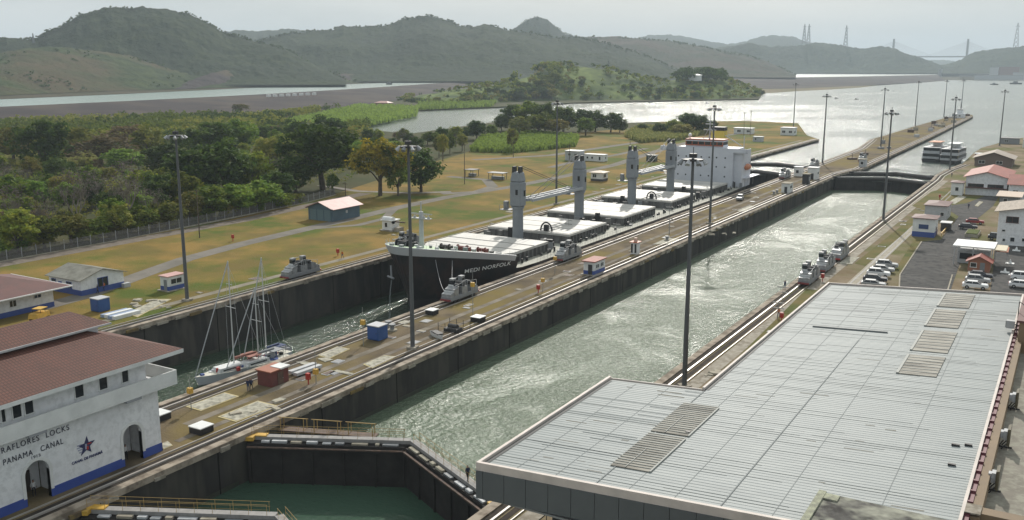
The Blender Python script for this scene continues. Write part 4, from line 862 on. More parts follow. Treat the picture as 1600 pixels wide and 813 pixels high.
booth('dark_container', 'small dark green container on the lawn behind the third cargo crane', 'container', 1023, 253, 4, 3, 2.6, M('dark_green_paint', (.03, .05, .04), .6), M('dark_green_lid', (.05, .07, .06), .6), None, (('S', -3, .5, .8, 1.6),), flat=True)
def shelter(name, label, px, py, sx, sy, h, roofm, group=None):
    P = G(px, py); t = T(name, label, 'shelter', (P[0], P[1], 0), 0, group)
    for a in (-sx, -.15):
        for b_ in (0, sy - .15): m = MB(); m.box(a, a + .15, b_, b_ + .15, 0, h); m.build('post', dark, t)
    m = MB(); m.box(-sx - .4, .4, -.4, sy + .4, h, h + .2); m.build('roof', roofm, t); m = MB(); m.box(-sx + .5, -.5, sy * .4, sy * .8, 0, 1.1); m.build('counter', greym, t); return t
shelter('open_shelter', 'dark open shelter beside the lawn path, left of two', 739, 277, 3.6, 4, 2.5, dark)
shelter('open_shelter', 'flat roofed open shelter beside the lawn path, right of two', 785, 282, 6, 3, 2.4, greym)
booth('pump_house', 'white cabin with grey roof on the far lawn near the lake behind the ship funnel', 'cabin', 1174, 210, 11, 6, 3.4, white, greyl, None, (('S', -9, 1.2, 2.4, 1.2), ('S', -3, 1.2, 2, 1.2)), flat=True, ov=.5)
booth('pier_house', 'white building with dark bands at the end of the left pier', 'cabin', 1240, 212, 8, 7, 4.4, white, greyl, None, (('S', -7, 1.4, 2, 1.4), ('S', -3, 1.4, 2, 1.4), ('E', 1, 1.4, 3, 1.4)), flat=True)
booth('pier_house', 'low grey shed beside the white building on the left pier', 'cabin', 1190, 222, 5, 4, 2.6, greyl, greym, None, (('S', -4, 1.0, 1.2, 1),), flat=True)
# portable toilet style cabinets
def cabinet(label, px, py, s=2.2, h=2.2, m1=None, m2=None, cat='cabinet', name='blue_cabinet'):
    P = G(px, py); t = T(name, label, cat, (P[0], P[1], 0)); m = MB(); m.box(-s, 0, 0, s, .08, h); m.build('body', m1 or M('bright_blue_panel', (.02, .07, .22), .5, (.03, .09, .26), 1), t)
    m = MB(); m.box(-s - .08, .08, -.08, s + .08, h + .003, h + .14); m.build('lid', m2 or greyl, t); m = MB(); m.box(-s + .25, -.25, -.05, -.003, .3, h - .25); d = m.build('door', M('cabinet_door', (.03, .085, .27), .5), t)
    k = MB(); k.box(-.5, -.4, -.1, -.05, h * .5, h * .56); k.build('handle', dark, d); return t
cabinet('blue cabinet with pale lid behind the control house roof on the left bank', 155, 489); cabinet('blue cabinet with pale lid on the centre wall', 592, 534)
# ------------------------------------------------------------ chain link fence
t = T('chain_link_fence', 'grey chain link fence between the lawn and the woods', 'fence', (0, 0, 0)); fp = [(-117, 60), (-117.2, 112), (-117.4, 146), (-121, 192), (-123, 215), (-127, 232)]
m = MB(); pm = MB(); mm = M('chain_mesh', (.22, .21, .205), .7, (.12, .115, .11), 3)
wires = MB(); posts = []
for (x0, y0), (x1, y1) in zip(fp, fp[1:]):
    L_ = math.hypot(x1 - x0, y1 - y0); n = int(L_ / 3.2)
    for i in range(n): posts.append((x0 + (x1 - x0) * i / n, y0 + (y1 - y0) * i / n))
    for z in (.15, 2.15): wires.tube((x0, y0, z), (x1, y1, z), .035, n=4)
    k = int(L_ / .2)
    for i in range(k):
        a, b_ = i / k, (i + 1) / k; p = (x0 + (x1 - x0) * a, y0 + (y1 - y0) * a); q = (x0 + (x1 - x0) * b_, y0 + (y1 - y0) * b_)
        wires.tube((*p, .15), (*q, 2.15), .022, n=3, cap=False); wires.tube((*q, .15), (*p, 2.15), .022, n=3, cap=False)
    for z in np.arange(.35, 2.1, .22): wires.tube((x0, y0, float(z)), (x1, y1, float(z)), .014, n=3, cap=False)
wires.build('wire_mesh', mm, t)
for p in posts: k = MB(); k.tube((*p, -.2), (*p, 2.45), .06, n=6); k.build('post', greyl, t)
m = MB()
for (x0, y0), (x1, y1) in zip(fp, fp[1:]): m.prism([(x0 + .25, y0), (x0 + .45, y0), (x1 + .45, y1), (x1 + .25, y1)], -.2, .22)
m.build('concrete_kerb', conc_lt, t)

# ------------------------------------------------------------ visitor building, large ribbed metal roof
roofm = M('pale_metal_roof', (.235, .262, .262), .62, (.205, .23, .23), .22, metal=.0, c3=(.26, .285, .28), scale3=.9, stretch=(.35, 3, 1), spec=.3)
VB = T('visitor_building', 'large pale ribbed metal roofed building at the lower right', 'building', (42, 55, 0))
zr = lambda X: 12 + (X - 0) * 1.8 / 32.2
OUT = [(0, 0), (32.2, 0), (32.2, 72.2), (9.2, 72.2), (9.2, 23.2), (0, 23.2)]
m = MB(); m.prism([(0.4, 0.4), (32.2, .4), (32.2, 71.9), (9.5, 71.9), (9.5, 22.9), (.4, 22.9)], [11.6 + .056 * p[0] for p in [(0.4, 0), (32.2, 0), (32.2, 0), (9.5, 0), (9.5, 0), (.4, 0)]], [12 + .056 * p for p in (.4, 32.2, 32.2, 9.5, 9.5, .4)])
m.build('roof', roofm, VB)
# raised ribs, one mesh of narrow folded strips across the whole roof
V = []; Fq = []
def ribs(x0, x1, y0, y1):
    n = int((y1 - y0) / .46)
    for i in range(n):
        y = y0 + (i + .5) * (y1 - y0) / n; k = len(V); za, zb_ = 12 + .056 * x0, 12 + .056 * x1; w = .045
        for (yy, dz) in ((y - w, .0), (y - w * .4, .02), (y + w * .4, .02), (y + w, .0)): V.append((x0, yy, za + dz)); V.append((x1, yy, zb_ + dz))
        for j in range(3): Fq.append((k + 2 * j, k + 2 * j + 1, k + 2 * j + 3, k + 2 * j + 2))
ribs(.45, 9.4, .5, 22.8); ribs(9.55, 32.1, .5, 71.8); npmesh('roof_rib', V, Fq, roofm, VB)
dkseam = M('roof_seam_grey', (.185, .205, .205), .8)  # grey a little darker than the roof sheets, for the joints
def onroof(px, py):
    lo, hi = 10., 16.
    for _ in range(40):
        z = (lo + hi) / 2; p = G(px, py, z); w = 12 + .056 * (p[0] - 42)
        if z < w: lo = z
        else: hi = z
    return p[0] - 42, p[1] - 55, z
m = MB(); rr = random.Random(3)
def zf(x): return 12 + .056 * x
def strip(m, x0, x1, y0, y1, h=.012, base=.0): m.prism([(x0, y0), (x1, y0), (x1, y1), (x0, y1)], [zf(x0) + base, zf(x1) + base, zf(x1) + base, zf(x0) + base], [zf(x0) + base + h, zf(x1) + base + h, zf(x1) + base + h, zf(x0) + base + h])
for x in (3.0, 6.2, 11.9, 15.2, 18.4, 21.7, 27.5): 
    strip(m, x, x + .05, .5 if x > 0 else 0, (22.7 if x < 9.4 else 71.7), .02)
strip(m, 18.35, 18.43, .5, 45, .05); strip(m, 9.42, 9.52, .5, 22.8, .05)
m.build('sheet_joint', dkseam, VB)
m = MB()
for i in range(90):
    y = .6 + .46 * rr.randint(2, 154) + .06; x0 = .6 if y < 22.6 else 9.7
    if y > 71: continue
    a = rr.uniform(x0, 24) if rr.random() < .6 else x0; b_ = min(32, a + rr.uniform(4, 22)); strip(m, a, b_, y, y + rr.uniform(.03, .06), .024)
m.build('lap_seam', M('lap_grey', (.165, .185, .18), .8), VB)  # narrow strips darker than the roof, on random rows of laps
stm = M('rust_stain', (.215, .215, .19), .9, (.17, .15, .12), 1.2)
for i in range(46):      # rust runs and patched sheets
    m = MB(); x = rr.uniform(.8, 8.5) if i < 16 else rr.uniform(10, 31); y = .6 + .46 * rr.randint(2, 46 if i < 16 else 152) + .1; l = rr.uniform(.4, 2.6); strip(m, x, min(32, x + l), y, y + rr.uniform(.05, .28), .012); m.build('roof_stain', stm, VB)
# skylight panels of dirty translucent sheet
skym = M('weathered_skylight', (.34, .325, .28), .8, (.23, .215, .18), 1.3, c3=(.13, .12, .10), scale3=.6, stretch=(.5, 2.5, 1))
quads = [[(1479, 460), (1523, 462), (1514, 483), (1466, 479)], [(1461, 485), (1509, 487), (1499, 512), (1447, 513)], [(1443, 518), (1493, 521), (1484, 552), (1425, 550)], [(1420, 556), (1477, 560), (1464, 589), (1404, 586)]]
for q in quads:
    P = [onroof(*a) for a in q]; x0 = (P[0][0] + P[3][0]) / 2; x1 = (P[1][0] + P[2][0]) / 2; y1 = (P[0][1] + P[1][1]) / 2; y0 = (P[2][1] + P[3][1]) / 2
    m = MB(); strip(m, x0, x1, y0, y1, .09, .001); o = m.build('skylight', skym, VB)
    k = MB(); strip(k, x0 - .22, x0 - .005, y0, y1, .15, .002); strip(k, x0, x1, y1 + .005, y1 + .3, .10, .002)
    for i in range(1, 7): yy = y0 + (y1 - y0) * i / 7; strip(k, x0, x1, yy, yy + .09, .04, .092)
    k.build('skylight_frame', greyl if 0 else M('skylight_trim', (.26, .27, .25), .7), o)
for q in ([(1062, 634), (1122, 636), (1078, 682), (1018, 676)], [(1015, 680), (1072, 687), (1012, 738), (950, 728)]):
    P = [onroof(*a) for a in q]; x0 = (P[0][0] + P[3][0]) / 2; x1 = (P[1][0] + P[2][0]) / 2; y1 = (P[0][1] + P[1][1]) / 2; y0 = (P[2][1] + P[3][1]) / 2
    m = MB(); strip(m, x0, x1, y0, y1, .09, .001); o = m.build('skylight', skym, VB); k = MB(); strip(k, x0, x1, y1 + .005, y1 + .22, .13, .002); strip(k, x1 + .005, x1 + .14, y0, y1, .12, .002)
    for i in range(1, 16): yy = y0 + (y1 - y0) * i / 16; strip(k, x0, x1, yy, yy + .05 + .05 * (i % 3 == 0), .05, .092)
    strip(k, (x0 * .62 + x1 * .38), (x0 * .62 + x1 * .38) + .05, y0, y0 + (y1 - y0) * .55, .05, .1)
    k.build('skylight_frame', bpy.data.materials['skylight_trim'], o)
# small dark vents / debris on the roof
m = MB()
for px, py, l in ((1493, 697, .55), (1513, 697, .5), (1487, 728, .5), (1075, 677, .35)): x, y, z = onroof(px, py); m.box(x - l / 2, x + l / 2, y - .12, y + .12, z, z + .16)
m.build('roof_vent', dark, VB)
x, y, z = onroof(1270, 511); x2, y2, z2 = onroof(1390, 516); m = MB(); strip(m, x, x2, y - .12, y + .16, .16, .0); m.build('roof_slit', M('roof_slit_grey', (.16, .17, .17), .7), VB)  # narrow raised strip, darker than the roof, for the dark slit
# parapet and fascia
par = M('parapet_cap', (.60, .53, .48), .7, (.48, .43, .39), .6); fas = M('grey_fascia_panel', (.105, .115, .12), .5, (.09, .10, .105), .3); drkg = M('gutter_dark', (.03, .035, .035), .7)
def wallstrip(m, a, b, t, z0, z1):   # along segment a-b, thickness to the left
    d = Vector((b[0] - a[0], b[1] - a[1])); d.normalize(); n = Vector((-d.y, d.x)) * t
    m.prism([a, b, (b[0] + n.x, b[1] + n.y), (a[0] + n.x, a[1] + n.y)], [zf(a[0]) + z0, zf(b[0]) + z0, zf(b[0]) + z0, zf(a[0]) + z0], [zf(a[0]) + z1, zf(b[0]) + z1, zf(b[0]) + z1, zf(a[0]) + z1])
m = MB(); wallstrip(m, (0, 0), (32.2, 0), .28, -.35, .28); wallstrip(m, (0, 23.2), (0, .29), .25, -.35, .28); wallstrip(m, (9.2, 72.2), (9.2, 23.2), .22, -.35, .28); wallstrip(m, (32.2, 72.2), (9.44, 72.2), .2, -.3, .22); wallstrip(m, (9.19, 23.2), (.26, 23.2), .12, -.3, .12); wallstrip(m, (32.2, .3), (32.2, 71.9), .2, -.3, .2); m.build('parapet', par, VB)
m = MB(); strip(m, .27, .62, .4, 22.6, .02, .02); strip(m, 9.44, 9.75, 23.3, 71.7, .02, .02); strip(m, 9.5, 32, 71.55, 71.9, .02, .02); m.build('box_gutter', drkg, VB)
m = MB(); n = 18; xs = [0, .62] + [.62 + 1.83 * i for i in range(1, 18)]
for a, b_ in zip(xs, xs[1:]):
    b_ = min(b_, 32.2); m.prism([(a + .02, -.06), (b_ - .02, -.06), (b_ - .02, .12), (a + .02, .12)], [zf(a) - 2.55] + [zf(b_) - 2.55] * 2 + [zf(a) - 2.55], [zf(a) - .36, zf(b_) - .36, zf(b_) - .36, zf(a) - .36])
for i in range(12): m.box(-.06, .12, .14 + i * 1.92, 2.02 + i * 1.92, 9.4, 11.63)
m.build('fascia', fas, VB)
m = MB(); m.box(.13, 32, .13, 22.9, 9.45, 9.6); m.box(9.4, 32, 22.95, 72, 9.9, 10.05); m.build('soffit', M('soffit_grey', (.25, .25, .25), .8), VB)
m = MB(); m.box(12, 32, 9.5, 71.5, 0, 9.44); m.build('wall', M('tan_wall', (.30, .23, .16), .8), VB)
for x, y in ((5.6, 1.6), (14, 1.6), (22, 1.6), (5.6, 18)): m = MB(); m.box(x, x + .7, y, y + .7, 0, 9.44); m.build('column', dark, VB)
# stands and balcony rail below the overhang
t = T('viewing_terrace', 'pale green decked terrace with rail under the corner of the metal roof', 'terrace', (42, 55, 0))
m = MB(); m.box(2.6, 12, -6, 9, 4.6, 4.8); m.build('deck', M('pale_green_deck', (.33, .40, .28), .8, (.25, .31, .22), 1, stretch=(.3, 4, 1)), t)
m = MB(); m.box(2.3, 2.55, -6, 9, 4.3, 4.85); m.build('deck_edge', dark, t)
m = MB()
for i in range(9): m.tube((2.4, -6 + i * 1.8, 4.8), (2.4, -6 + i * 1.8, 5.9), .035, n=5)
m.tube((2.4, -6, 5.9), (2.4, 8.6, 5.9), .04, n=5); m.build('handrail', dark, t)
# dark weathered slab in front
slabm = M('black_weathered_concrete', (.14, .135, .125), .9, (.055, .052, .05), .8, c3=(.34, .34, .28), scale3=.42)
P = G(1280, 768, 15.0); t = T('concrete_parapet_block', 'dark weathered concrete slab in front of the metal roof at the bottom edge', 'parapet', (P[0], P[1], 0))
m = MB(); m.box(0, 7.6, -9, 0, 13.9, 15.0); m.build('slab', slabm, t); m = MB(); m.box(.1, 7.5, -8.8, -.1, 0, 13.9); m.build('shaft', conc, t)
m = MB(); m.box(0, .45, -9, 0, 15.003, 15.13); m.box(.46, 1.3, -1.0, -.2, 15.003, 15.1); m.build('repair_mortar', M('pale_green_mortar', (.40, .41, .30), .9, (.22, .22, .18), 2), t)
# side terrace with ochre walls and floodlight stands
och = M('ochre_wall', (.22, .155, .09), .8, (.18, .13, .08), .4); mar = M('maroon_metal', (.13, .035, .045), .6)
t = T('side_terrace', 'grey concrete terrace behind ochre walls right of the metal roof', 'terrace', (74.2, 62, 0))
m = MB(); m.box(.9, 20, .4, 80, 12.0, 12.55); m.build('floor', M('terrace_floor', (.27, .25, .215), .9, (.20, .185, .155), .35, c3=(.30, .29, .24), scale3=1.2), t)
m = MB(); m.box(.35, .9, -1, 80, 11, 13.75); m.box(.91, 20, -.6, .4, 11, 13.9); m.build('parapet_wall', och, t)
m = MB(); m.box(.04, .32, -6, 70, 12.6, 13.80)
for i in range(38): m.box(.0, .34, -1 + i * 1.8, -.8 + i * 1.8, 13.801, 13.95)
m.build('gutter', mar, t)
k = MB(); k.box(0.0, .9, -1, .42, 13.91, 14.0); k.build('wall_cap', conc, t)
P = G(1592, 545, 13)
t2 = T('louvred_stair_head', 'ochre stair head with dark louvres at the right edge', 'stair head', (P[0] - .2, P[1], 12.55)); m = MB(); m.box(0, 6, 0, 14, 0, 3.2); m.build('wall', och, t2)
m = MB()
for i in range(8): m.box(.8, 5.4, -.06, -.004, .3 + i * .34, .48 + i * .34)
m.build('louvre', dark, t2); m = MB(); m.box(-.25, 6.2, -.25, 14.2, 3.203, 3.4); m.build('roof', redm if 0 else maroon, t2)
def flood(px, py, label, z=12.55):
    P = G(px, py, z); t = T('floodlight', label, 'floodlight', P, 0, 'floodlights on the side terrace'); m = MB(); m.box(-.08, .0, -.6, .6, .35, 1.65, tx=0); m.box(.003, .12, -.66, .66, .3, 1.7); m.build('housing', M('olive_panel', (.10, .085, .05), .7), t)
    m = MB(); m.box(-.35, -.1, -.35, .35, .7, 1.4); m.box(-.55, -.36, -.25, .25, .8, 1.3); m.build('lamp', greyl, t); m = MB(); m.tube((-.4, -.5, 0), (-.05, -.45, .5), .045, n=5); m.tube((-.4, .5, 0), (-.05, .45, .5), .045, n=5); m.box(-.6, .3, -.06, .06, 0, .1); m.tube((-.6, 0, .05), (-.2, 0, .8), .04, n=5); m.build('stand', dark, t)
flood(1587, 640, 'floodlight on a stand by the terrace wall, farthest of three'); flood(1574, 700, 'floodlight on a stand by the terrace wall, middle of three'); flood(1556, 768, 'floodlight on a stand by the terrace wall, nearest of three')
t = T('wall_camera', 'grey camera box on a pole at the far end of the metal roof', 'camera', G(1588, 518, 13.9)); m = MB(); m.box(-1.0, -.2, -.3, .3, .3, 1.1); m.build('housing', greyl, t); m = MB(); m.box(-1.05, -1.0, -.25, .25, .38, 1.02); m.build('lens', dark, t); m = MB(); m.tube((0, 0, -1), (0, 0, 3.2), .05, n=6); m.tube((0, 0, .7), (-.2, 0, .7), .05, n=5); m.tube((0, 0, 3.2), (1.2, 0, 2.4), .04, n=5); m.build('pole', dark, t)
# ------------------------------------------------------------ right bank buildings
booth('signal_cabin', 'white cabin with blue base, maroon roof and blue sign beside the road', 'cabin', 1459, 372, 5, 6, 4.5, white, maroon, blue, (('E', 1.2, 1.6, 1.2, 1.2),), flat=False, rh=.5, ov=.45, dr=('E', 3.4, 1.0, 2.1, maroon))
t = bpy.data.objects['signal_cabin']; m = MB(); m.box(-3.6, -1.4, -.08, -.035, 2.0, 3.1); m.build('sign_board', M('blue_sign', (.03, .06, .16), .5), t)
booth('rear_cabin', 'light grey cabin with maroon roof behind the blue based cabin', 'cabin', 1478, 345, 5.5, 10, 3.8, greyl, maroon, None, (('E', 2, 1.2, 1.6, 1.2), ('S', -1.6, 1.2, 1, 1)), rh=.5, ov=.4, flat=False)
booth('generator_box', 'small dark generator box beside the maroon roofed cabins', 'generator', 1484, 362, 2.2, 3, 2.0, dark, greyl, None, (), flat=True)
booth('gate_kiosk', 'tall white kiosk with maroon roof on the grass beside the far gate', 'kiosk', 1503, 306, 3.4, 5, 4.0, white, maroon, None, (('S', -2.2, 1.5, 1.1, 1.2),), rh=.4, ov=.4)
P = G(1572, 308); t = T('red_roofed_hall', 'white hall with red gabled roof and dark window band on the right bank', 'building', (P[0], P[1], 0)); 
gwalls(-12, 0, 0, 26, 0, 6.0, 1.6, 'y').build('wall', whitew, t); gable(-12, 0, 0, 26, 6.05, 1.7, 'y', ov=.9).build('roof', redroof, t); windows(t, [('S', -11.3, 2.7, 4.6, 1.0, 0), ('S', -5.6, 2.7, 4.6, 1.0, 0)], frame=maroon)
m = MB(); m.box(-12.2, .2, -.9, -.02, 2.35, 2.55); m.build('awning', maroon, t)
P2 = G(1572, 311); t = T('red_roofed_wing', 'long white wing with red roof running to the right edge', 'building', (P2[0] + .3, P2[1] - 2, 0)); gwalls(0.3, 30, 3, 16, 0, 4.8, 2.2, 'x').build('wall', whitew, t); gable(.3, 30, 3, 16, 4.85, 2.3, 'x', ov=.8).build('roof', redroof, t); windows(t, [('S', 1.2, 1.6, 1.6, 1.2, 3), ('S', 4.4, 1.6, 1.2, 1.2, 3), ('S', 7.4, 1.6, 1.6, 1.2, 3)])
booth('low_annex', 'low white annex with peach roof in front of the red roofed hall', 'annex', 1556, 304, 7.6, 8, 2.6, white, M('peach_roof', (.50, .33, .24), .7), None, (('S', -6.6, .9, 1.2, 1.0), ('S', -3.6, .9, 1.2, 1.0)), rh=.5, ov=.5, ry=0)
P = G(1581, 262); t = T('brown_gabled_house', 'brown gabled house with pale verge beyond the red roofed hall', 'house', (P[0], P[1], 0)); gwalls(-14, 0, 0, 16, 0, 3.6, 2.2, 'y').build('wall', M('brown_wall', (.16, .12, .10), .8), t); gable(-14, 0, 0, 16, 3.65, 2.3, 'y', ov=1.0).build('roof', M('tan_roof', (.36, .30, .25), .8, (.26, .22, .18), .3), t); windows(t, [('S', -12.5, 1.2, 2.4, 1.2, 0), ('S', -6, 1.2, 2.4, 1.2, 0)])
booth('mooring_shed', 'small maroon shed at the lock entrance on the right bank', 'shed', 1538, 252, 4, 5, 3, maroon, greyl, None, (('S', -3, 1.2, 1.4, 1),), flat=True)
booth('far_shed', 'dark roofed low shed by the lake at the right edge', 'shed', 1592, 226, 9, 6, 3, greym, dark, None, (('S', -7, 1.2, 2, 1),), flat=True)
booth('far_cabin', 'pale cabin by the lake at the right edge', 'cabin', 1622, 232, 7, 6, 4, white, greym, None, (('S', -5, 1.4, 2, 1),), flat=True)
P = G(1556, 382); t = T('two_storey_office', 'white two storey office with maroon windows and tan roof at the right edge', 'building', (P[0], P[1], 0)); gwalls(0, 24, 0, 16, 0, 8.0, 2.2, 'y').build('wall', whitew, t)
gable(0, 24, 0, 16, 8.05, 2.3, 'y', ov=1.0).build('roof', M('tan_corrugated_roof', (.34, .28, .22), .8, (.22, .18, .14), .5, stretch=(4, .4, 1)), t)
windows(t, [('S', 1.6, 5.4, 2.6, 1.4, 0), ('S', 6.2, 5.4, 2.6, 1.4, 0), ('S', 11, 5.4, 2.6, 1.4, 0)], frame=maroon); windows(t, [('S', .9, 3.2, .8, .5, 0), ('S', 2.8, 1.0, 1.0, 1.0, 0), ('S', 5.2, 1.2, 1.0, .8, 0), ('S', 1.2, .9, .7, .7, 0)])
booth('beige_roof_block', 'low block with wide beige roof behind the two storey office', 'building', 1590, 322, 5, 12, 2.6, greym, M('beige_roof', (.50, .40, .32), .8), None, (('S', -4, 1, 1.2, 1),), flat=True, ov=1)
# canopy
z = 4.2; P = G(1489, 383, z); t = T('white_canopy', 'flat white canopy on posts over the entrance beside the car park', 'canopy', (P[0], P[1], 0)); m = MB(); m.box(0, 7.8, 0, 8.4, z - .25, z); m.build('roof', white, t)
for a in (.3, 3.8, 7.4):
    for b_ in (.3, 7.9): k = MB(); k.box(a, a + .18, b_, b_ + .18, 0, z - .26); k.build('post', greyl, t)
m = MB(); m.box(.8, 6.8, 3, 7.6, 0, 2.6); m.build('kiosk_wall', greyl, t); m = MB(); m.box(1.2, 4.2, 2.93, 2.997, .9, 2.2); m.build('counter_window', glass, t)
m = MB(); m.box(7.83, 10.0, .4, 7.0, z - .5, z - .3); m.build('cream_extension', M('cream_sheet', (.56, .49, .36), .8), t)
P = G(1556, 389, 3.2); t = T('orange_awning', 'small orange striped awning at the right of the white canopy', 'awning', (P[0], P[1], 0)); m = MB(); m.quadface((0, 0, 2.7), (2.4, 0, 2.7), (2.4, 2.4, 3.4), (0, 2.4, 3.4)); m.quadface((0, 0, 2.6), (0, 2.4, 3.3), (2.4, 2.4, 3.3), (2.4, 0, 2.6)); m.build('cloth', M('orange_cloth', (.50, .16, .07), .7), t)
for a in (.1, 2.3): k = MB(); k.tube((a, .1, 0), (a, .1, 2.66), .04, n=5); k.build('post', greyl, t)
P = G(1520, 424); t = T('red_roofed_guardhouse', 'little guardhouse with red gable roof in front of the canopy', 'guardhouse', (P[0], P[1], 0)); gwalls(-1, 3, 0, 3.6, 0, 2.2, .9, 'y').build('wall', M('orange_brick', (.30, .13, .08), .8), t); gable(-1, 3, 0, 3.6, 2.25, 1.0, 'y', ov=.5).build('roof', redroof, t); windows(t, [('S', -.6, .9, 1.2, .9, 0)]); door(t, 'S', 1.2, .9, 1.9, 0, greym)
booth('planter_box', 'pale concrete planter beside the road near the office', 'planter', 1528, 372, 3, 7, .8, conc_lt, M('planter_soil', (.10, .12, .04), .9), None, (), flat=True, ov=-.2)
# ------------------------------------------------------------ cargo ship in the left lane
hullk = M('black_hull', (.018, .018, .02), .45, (.03, .028, .03), .2, c3=(.045, .03, .028), scale3=.3)
craneg = M('crane_grey', (.215, .235, .255), .55, (.175, .19, .21), .4)
shipw = M('ship_white', (.56, .58, .63), .5, (.50, .52, .57), .3)
hatchw = M('hatch_white', (.50, .49, .46), .6, (.37, .365, .34), .35, c3=(.44, .42, .38), scale3=1.5, stretch=(1, .4, 1))
hatchs = M('hatch_side_grey', (.17, .17, .165), .8, (.09, .085, .08), .5)
mint = M('pale_mint_deck', (.40, .54, .34), .7, (.30, .40, .26), .6)
deckp = M('pale_side_deck', (.38, .38, .32), .8, (.28, .275, .23), .4)
SX, SY = -31.4, 138.5
SH = T('cargo_ship', 'black hulled bulk cargo ship with four grey deck cranes filling the left lock lane', 'cargo ship', (SX, SY, 0))
ds = [0, .3, .8, 1.6, 2.6, 4, 5.6, 7.6, 10, 13, 16.5, 20, 24, 31, 40, 60, 90, 120, 150, 172, 180, 187, 192]
def hb(d, z):
    k = (z + 8.6) / 15.6; Le = 34 - 15 * k; p = .76 - .20 * k; h = 14.45 * min(1, (max(d, 0) / Le) ** p) + .15
    if d > 150: h *= 1 - ((d - 150) / 42) ** 2.2 * (.5 - .28 * k)
    return h
def ystem(z): return 2.5 + ((7.0 - z) * .36 if z > -4 else 3.96)
def sheer(d): return 6.9 - 3.9 * min(1, d / 23) ** 1.1      # forecastle deck height
def loft(levels, dlist, cap_end=True):
    m = MB(); rings = []
    for z in levels:
        zf_ = z if callable(z) else (lambda d, z=z: z); q = []
        for d in dlist: zz = zf_(d); q.append((hb(d, zz), ystem(zz) * max(0, 1 - d / 30) + d, zz))
        rings.append([(-x, y, z_) for x, y, z_ in reversed(q)] + q)
    n = len(rings[0])
    for r in rings: m.v += r
    for j in range(len(levels) - 1):
        for i in range(n - 1): m.f.append((j * n + i, j * n + i + 1, (j + 1) * n + i + 1, (j + 1) * n + i)); m.m.append(0)
        if cap_end: m.f.append((j * n + n - 1, j * n, (j + 1) * n, (j + 1) * n + n - 1)); m.m.append(0)
    return m, rings, n
def decksurf(ring, n, name, mat, dz=.01, k=.99):
    m = MB(); h = n // 2; m.v = [(p[0] * k, p[1] + .02, p[2] + dz) for p in ring]
    for i in range(h - 1): m.f.append((i, i + 1, n - 2 - i, n - 1 - i)); m.m.append(0)
    return m.build(name, mat, SH)
zmain = .7
m, rg, n = loft([-10, -8.6, -4, -1, zmain], ds); m.build('hull', hullk, SH)
decksurf(rg[-1], n, 'main_deck', deckp, 0, 1)
fd = ds[:13]; m, rf, n2 = loft([zmain, lambda d: (zmain + sheer(d)) / 2, sheer], fd[:12] + [22.5]); m.build('forecastle', hullk, SH)
decksurf(rf[-1], n2, 'forecastle_deck', mint)
m, rb_, n3 = loft([lambda d: sheer(d) - 1.35 + .5 * d / 22, lambda d: sheer(d) + .30], ds[:12] + [21.5], cap_end=False)
bw = m.build('bulwark', M('bulwark_white', (.50, .51, .52), .5), SH); sm = bw.modifiers.new('solid', 'SOLIDIFY'); sm.thickness = .14; sm.offset = .9
rr = random.Random(4)
def bits(name, n, fn, mats, par):      # every fitting is a part of its own
    for i in range(n):
        x, y, z, a, b_, h = fn(); m = MB(); m.box(-a, a, -b_, b_, 0, h); m.build(name, rr.choice(mats), par, loc=(x, y, z), rot=(0, 0, rr.random() * .5))
def fb():
    y = rr.uniform(5, 21); x = rr.uniform(-.8, .8) * hb(y, 5); s = rr.uniform(.2, .5); return x, y + 1.2, sheer(y) - .1, s, s, rr.uniform(.5, 1.2)
bits('mooring_fitting', 30, fb, [black, greyl, greym], SH)
def winch(x, y, mat, s=1.0):
    z = sheer(y) - .1; m = MB(); m.tube((x - 1.2 * s, y, z + 1), (x + 1.2 * s, y, z + 1), .5 * s, n=10); m.tube((x - 1.3 * s, y, z + 1), (x - 1.15 * s, y, z + 1), .8 * s, n=10); m.tube((x + 1.15 * s, y, z + 1), (x + 1.3 * s, y, z + 1), .8 * s, n=10); m.box(x - 1.5 * s, x + 1.5 * s, y - .5, y + .5, z, z + .5); m.box(x + 1.4 * s, x + 2.0 * s, y - .4, y + .5, z, z + 1.3); m.build('winch', mat, SH)
wr = M('winch_red', (.16, .035, .03), .6); wd = M('winch_dark', (.05, .04, .038), .6)
winch(-4.2, 9.5, black, 1.1); winch(1.8, 15.5, wd, .8); winch(4.6, 17.5, wr, .9); winch(-6.5, 14, black, 1.1); winch(7.6, 20, wr, .7)
z0 = sheer(10); m = MB(); m.tube((0, 10, z0 - .2), (0, 10, 13.0), .5, .42, 10); m.tube((0, 10, 13.0), (0, 10, 15.0), .12, n=5); m.build('foremast', greyl, SH)
m = MB(); m.box(-2.2, 2.2, 9.4, 10.6, 11.6, 11.72); m.tube((-2.6, 10, 12.6), (2.6, 10, 12.6), .09, n=5); m.tube((-2.2, 9.4, 12.5), (2.2, 9.4, 12.5), .05, n=4); m.tube((-2.2, 10.6, 12.5), (2.2, 10.6, 12.5), .05, n=4)
for x in (-2.2, -1.1, 1.1, 2.2): m.tube((x, 9.4, 11.7), (x, 9.4, 12.5), .05, n=4); m.box(x - .2, x + .2, 9.2, 9.6, 11.8, 12.2)
m.build('mast_platform', greyl, SH)
m = MB()
for p in rb_[1][::1]: m.tube((p[0] * .985, p[1], p[2] - .05), (p[0] * .985, p[1], p[2] + .8), .03, n=3)
m.build('bow_rail', greyl, SH)
m = MB(); m.tube((-3.4, 4.4, 2.9), (-3.0, 4.0, .6), .2, n=6); m.tube((-4.0, 4.1, .7), (-2.2, 3.7, .5), .22, n=6); m.build('anchor', greym, SH)
m = MB(); m.tube((-3.2, 4.4, 1.0), (-3.2, 3.6, -3), .08, .12, 6); m.tube((-3.2, 3.6, -3), (-3.2, 3.3, -8.5), .12, .25, 6)
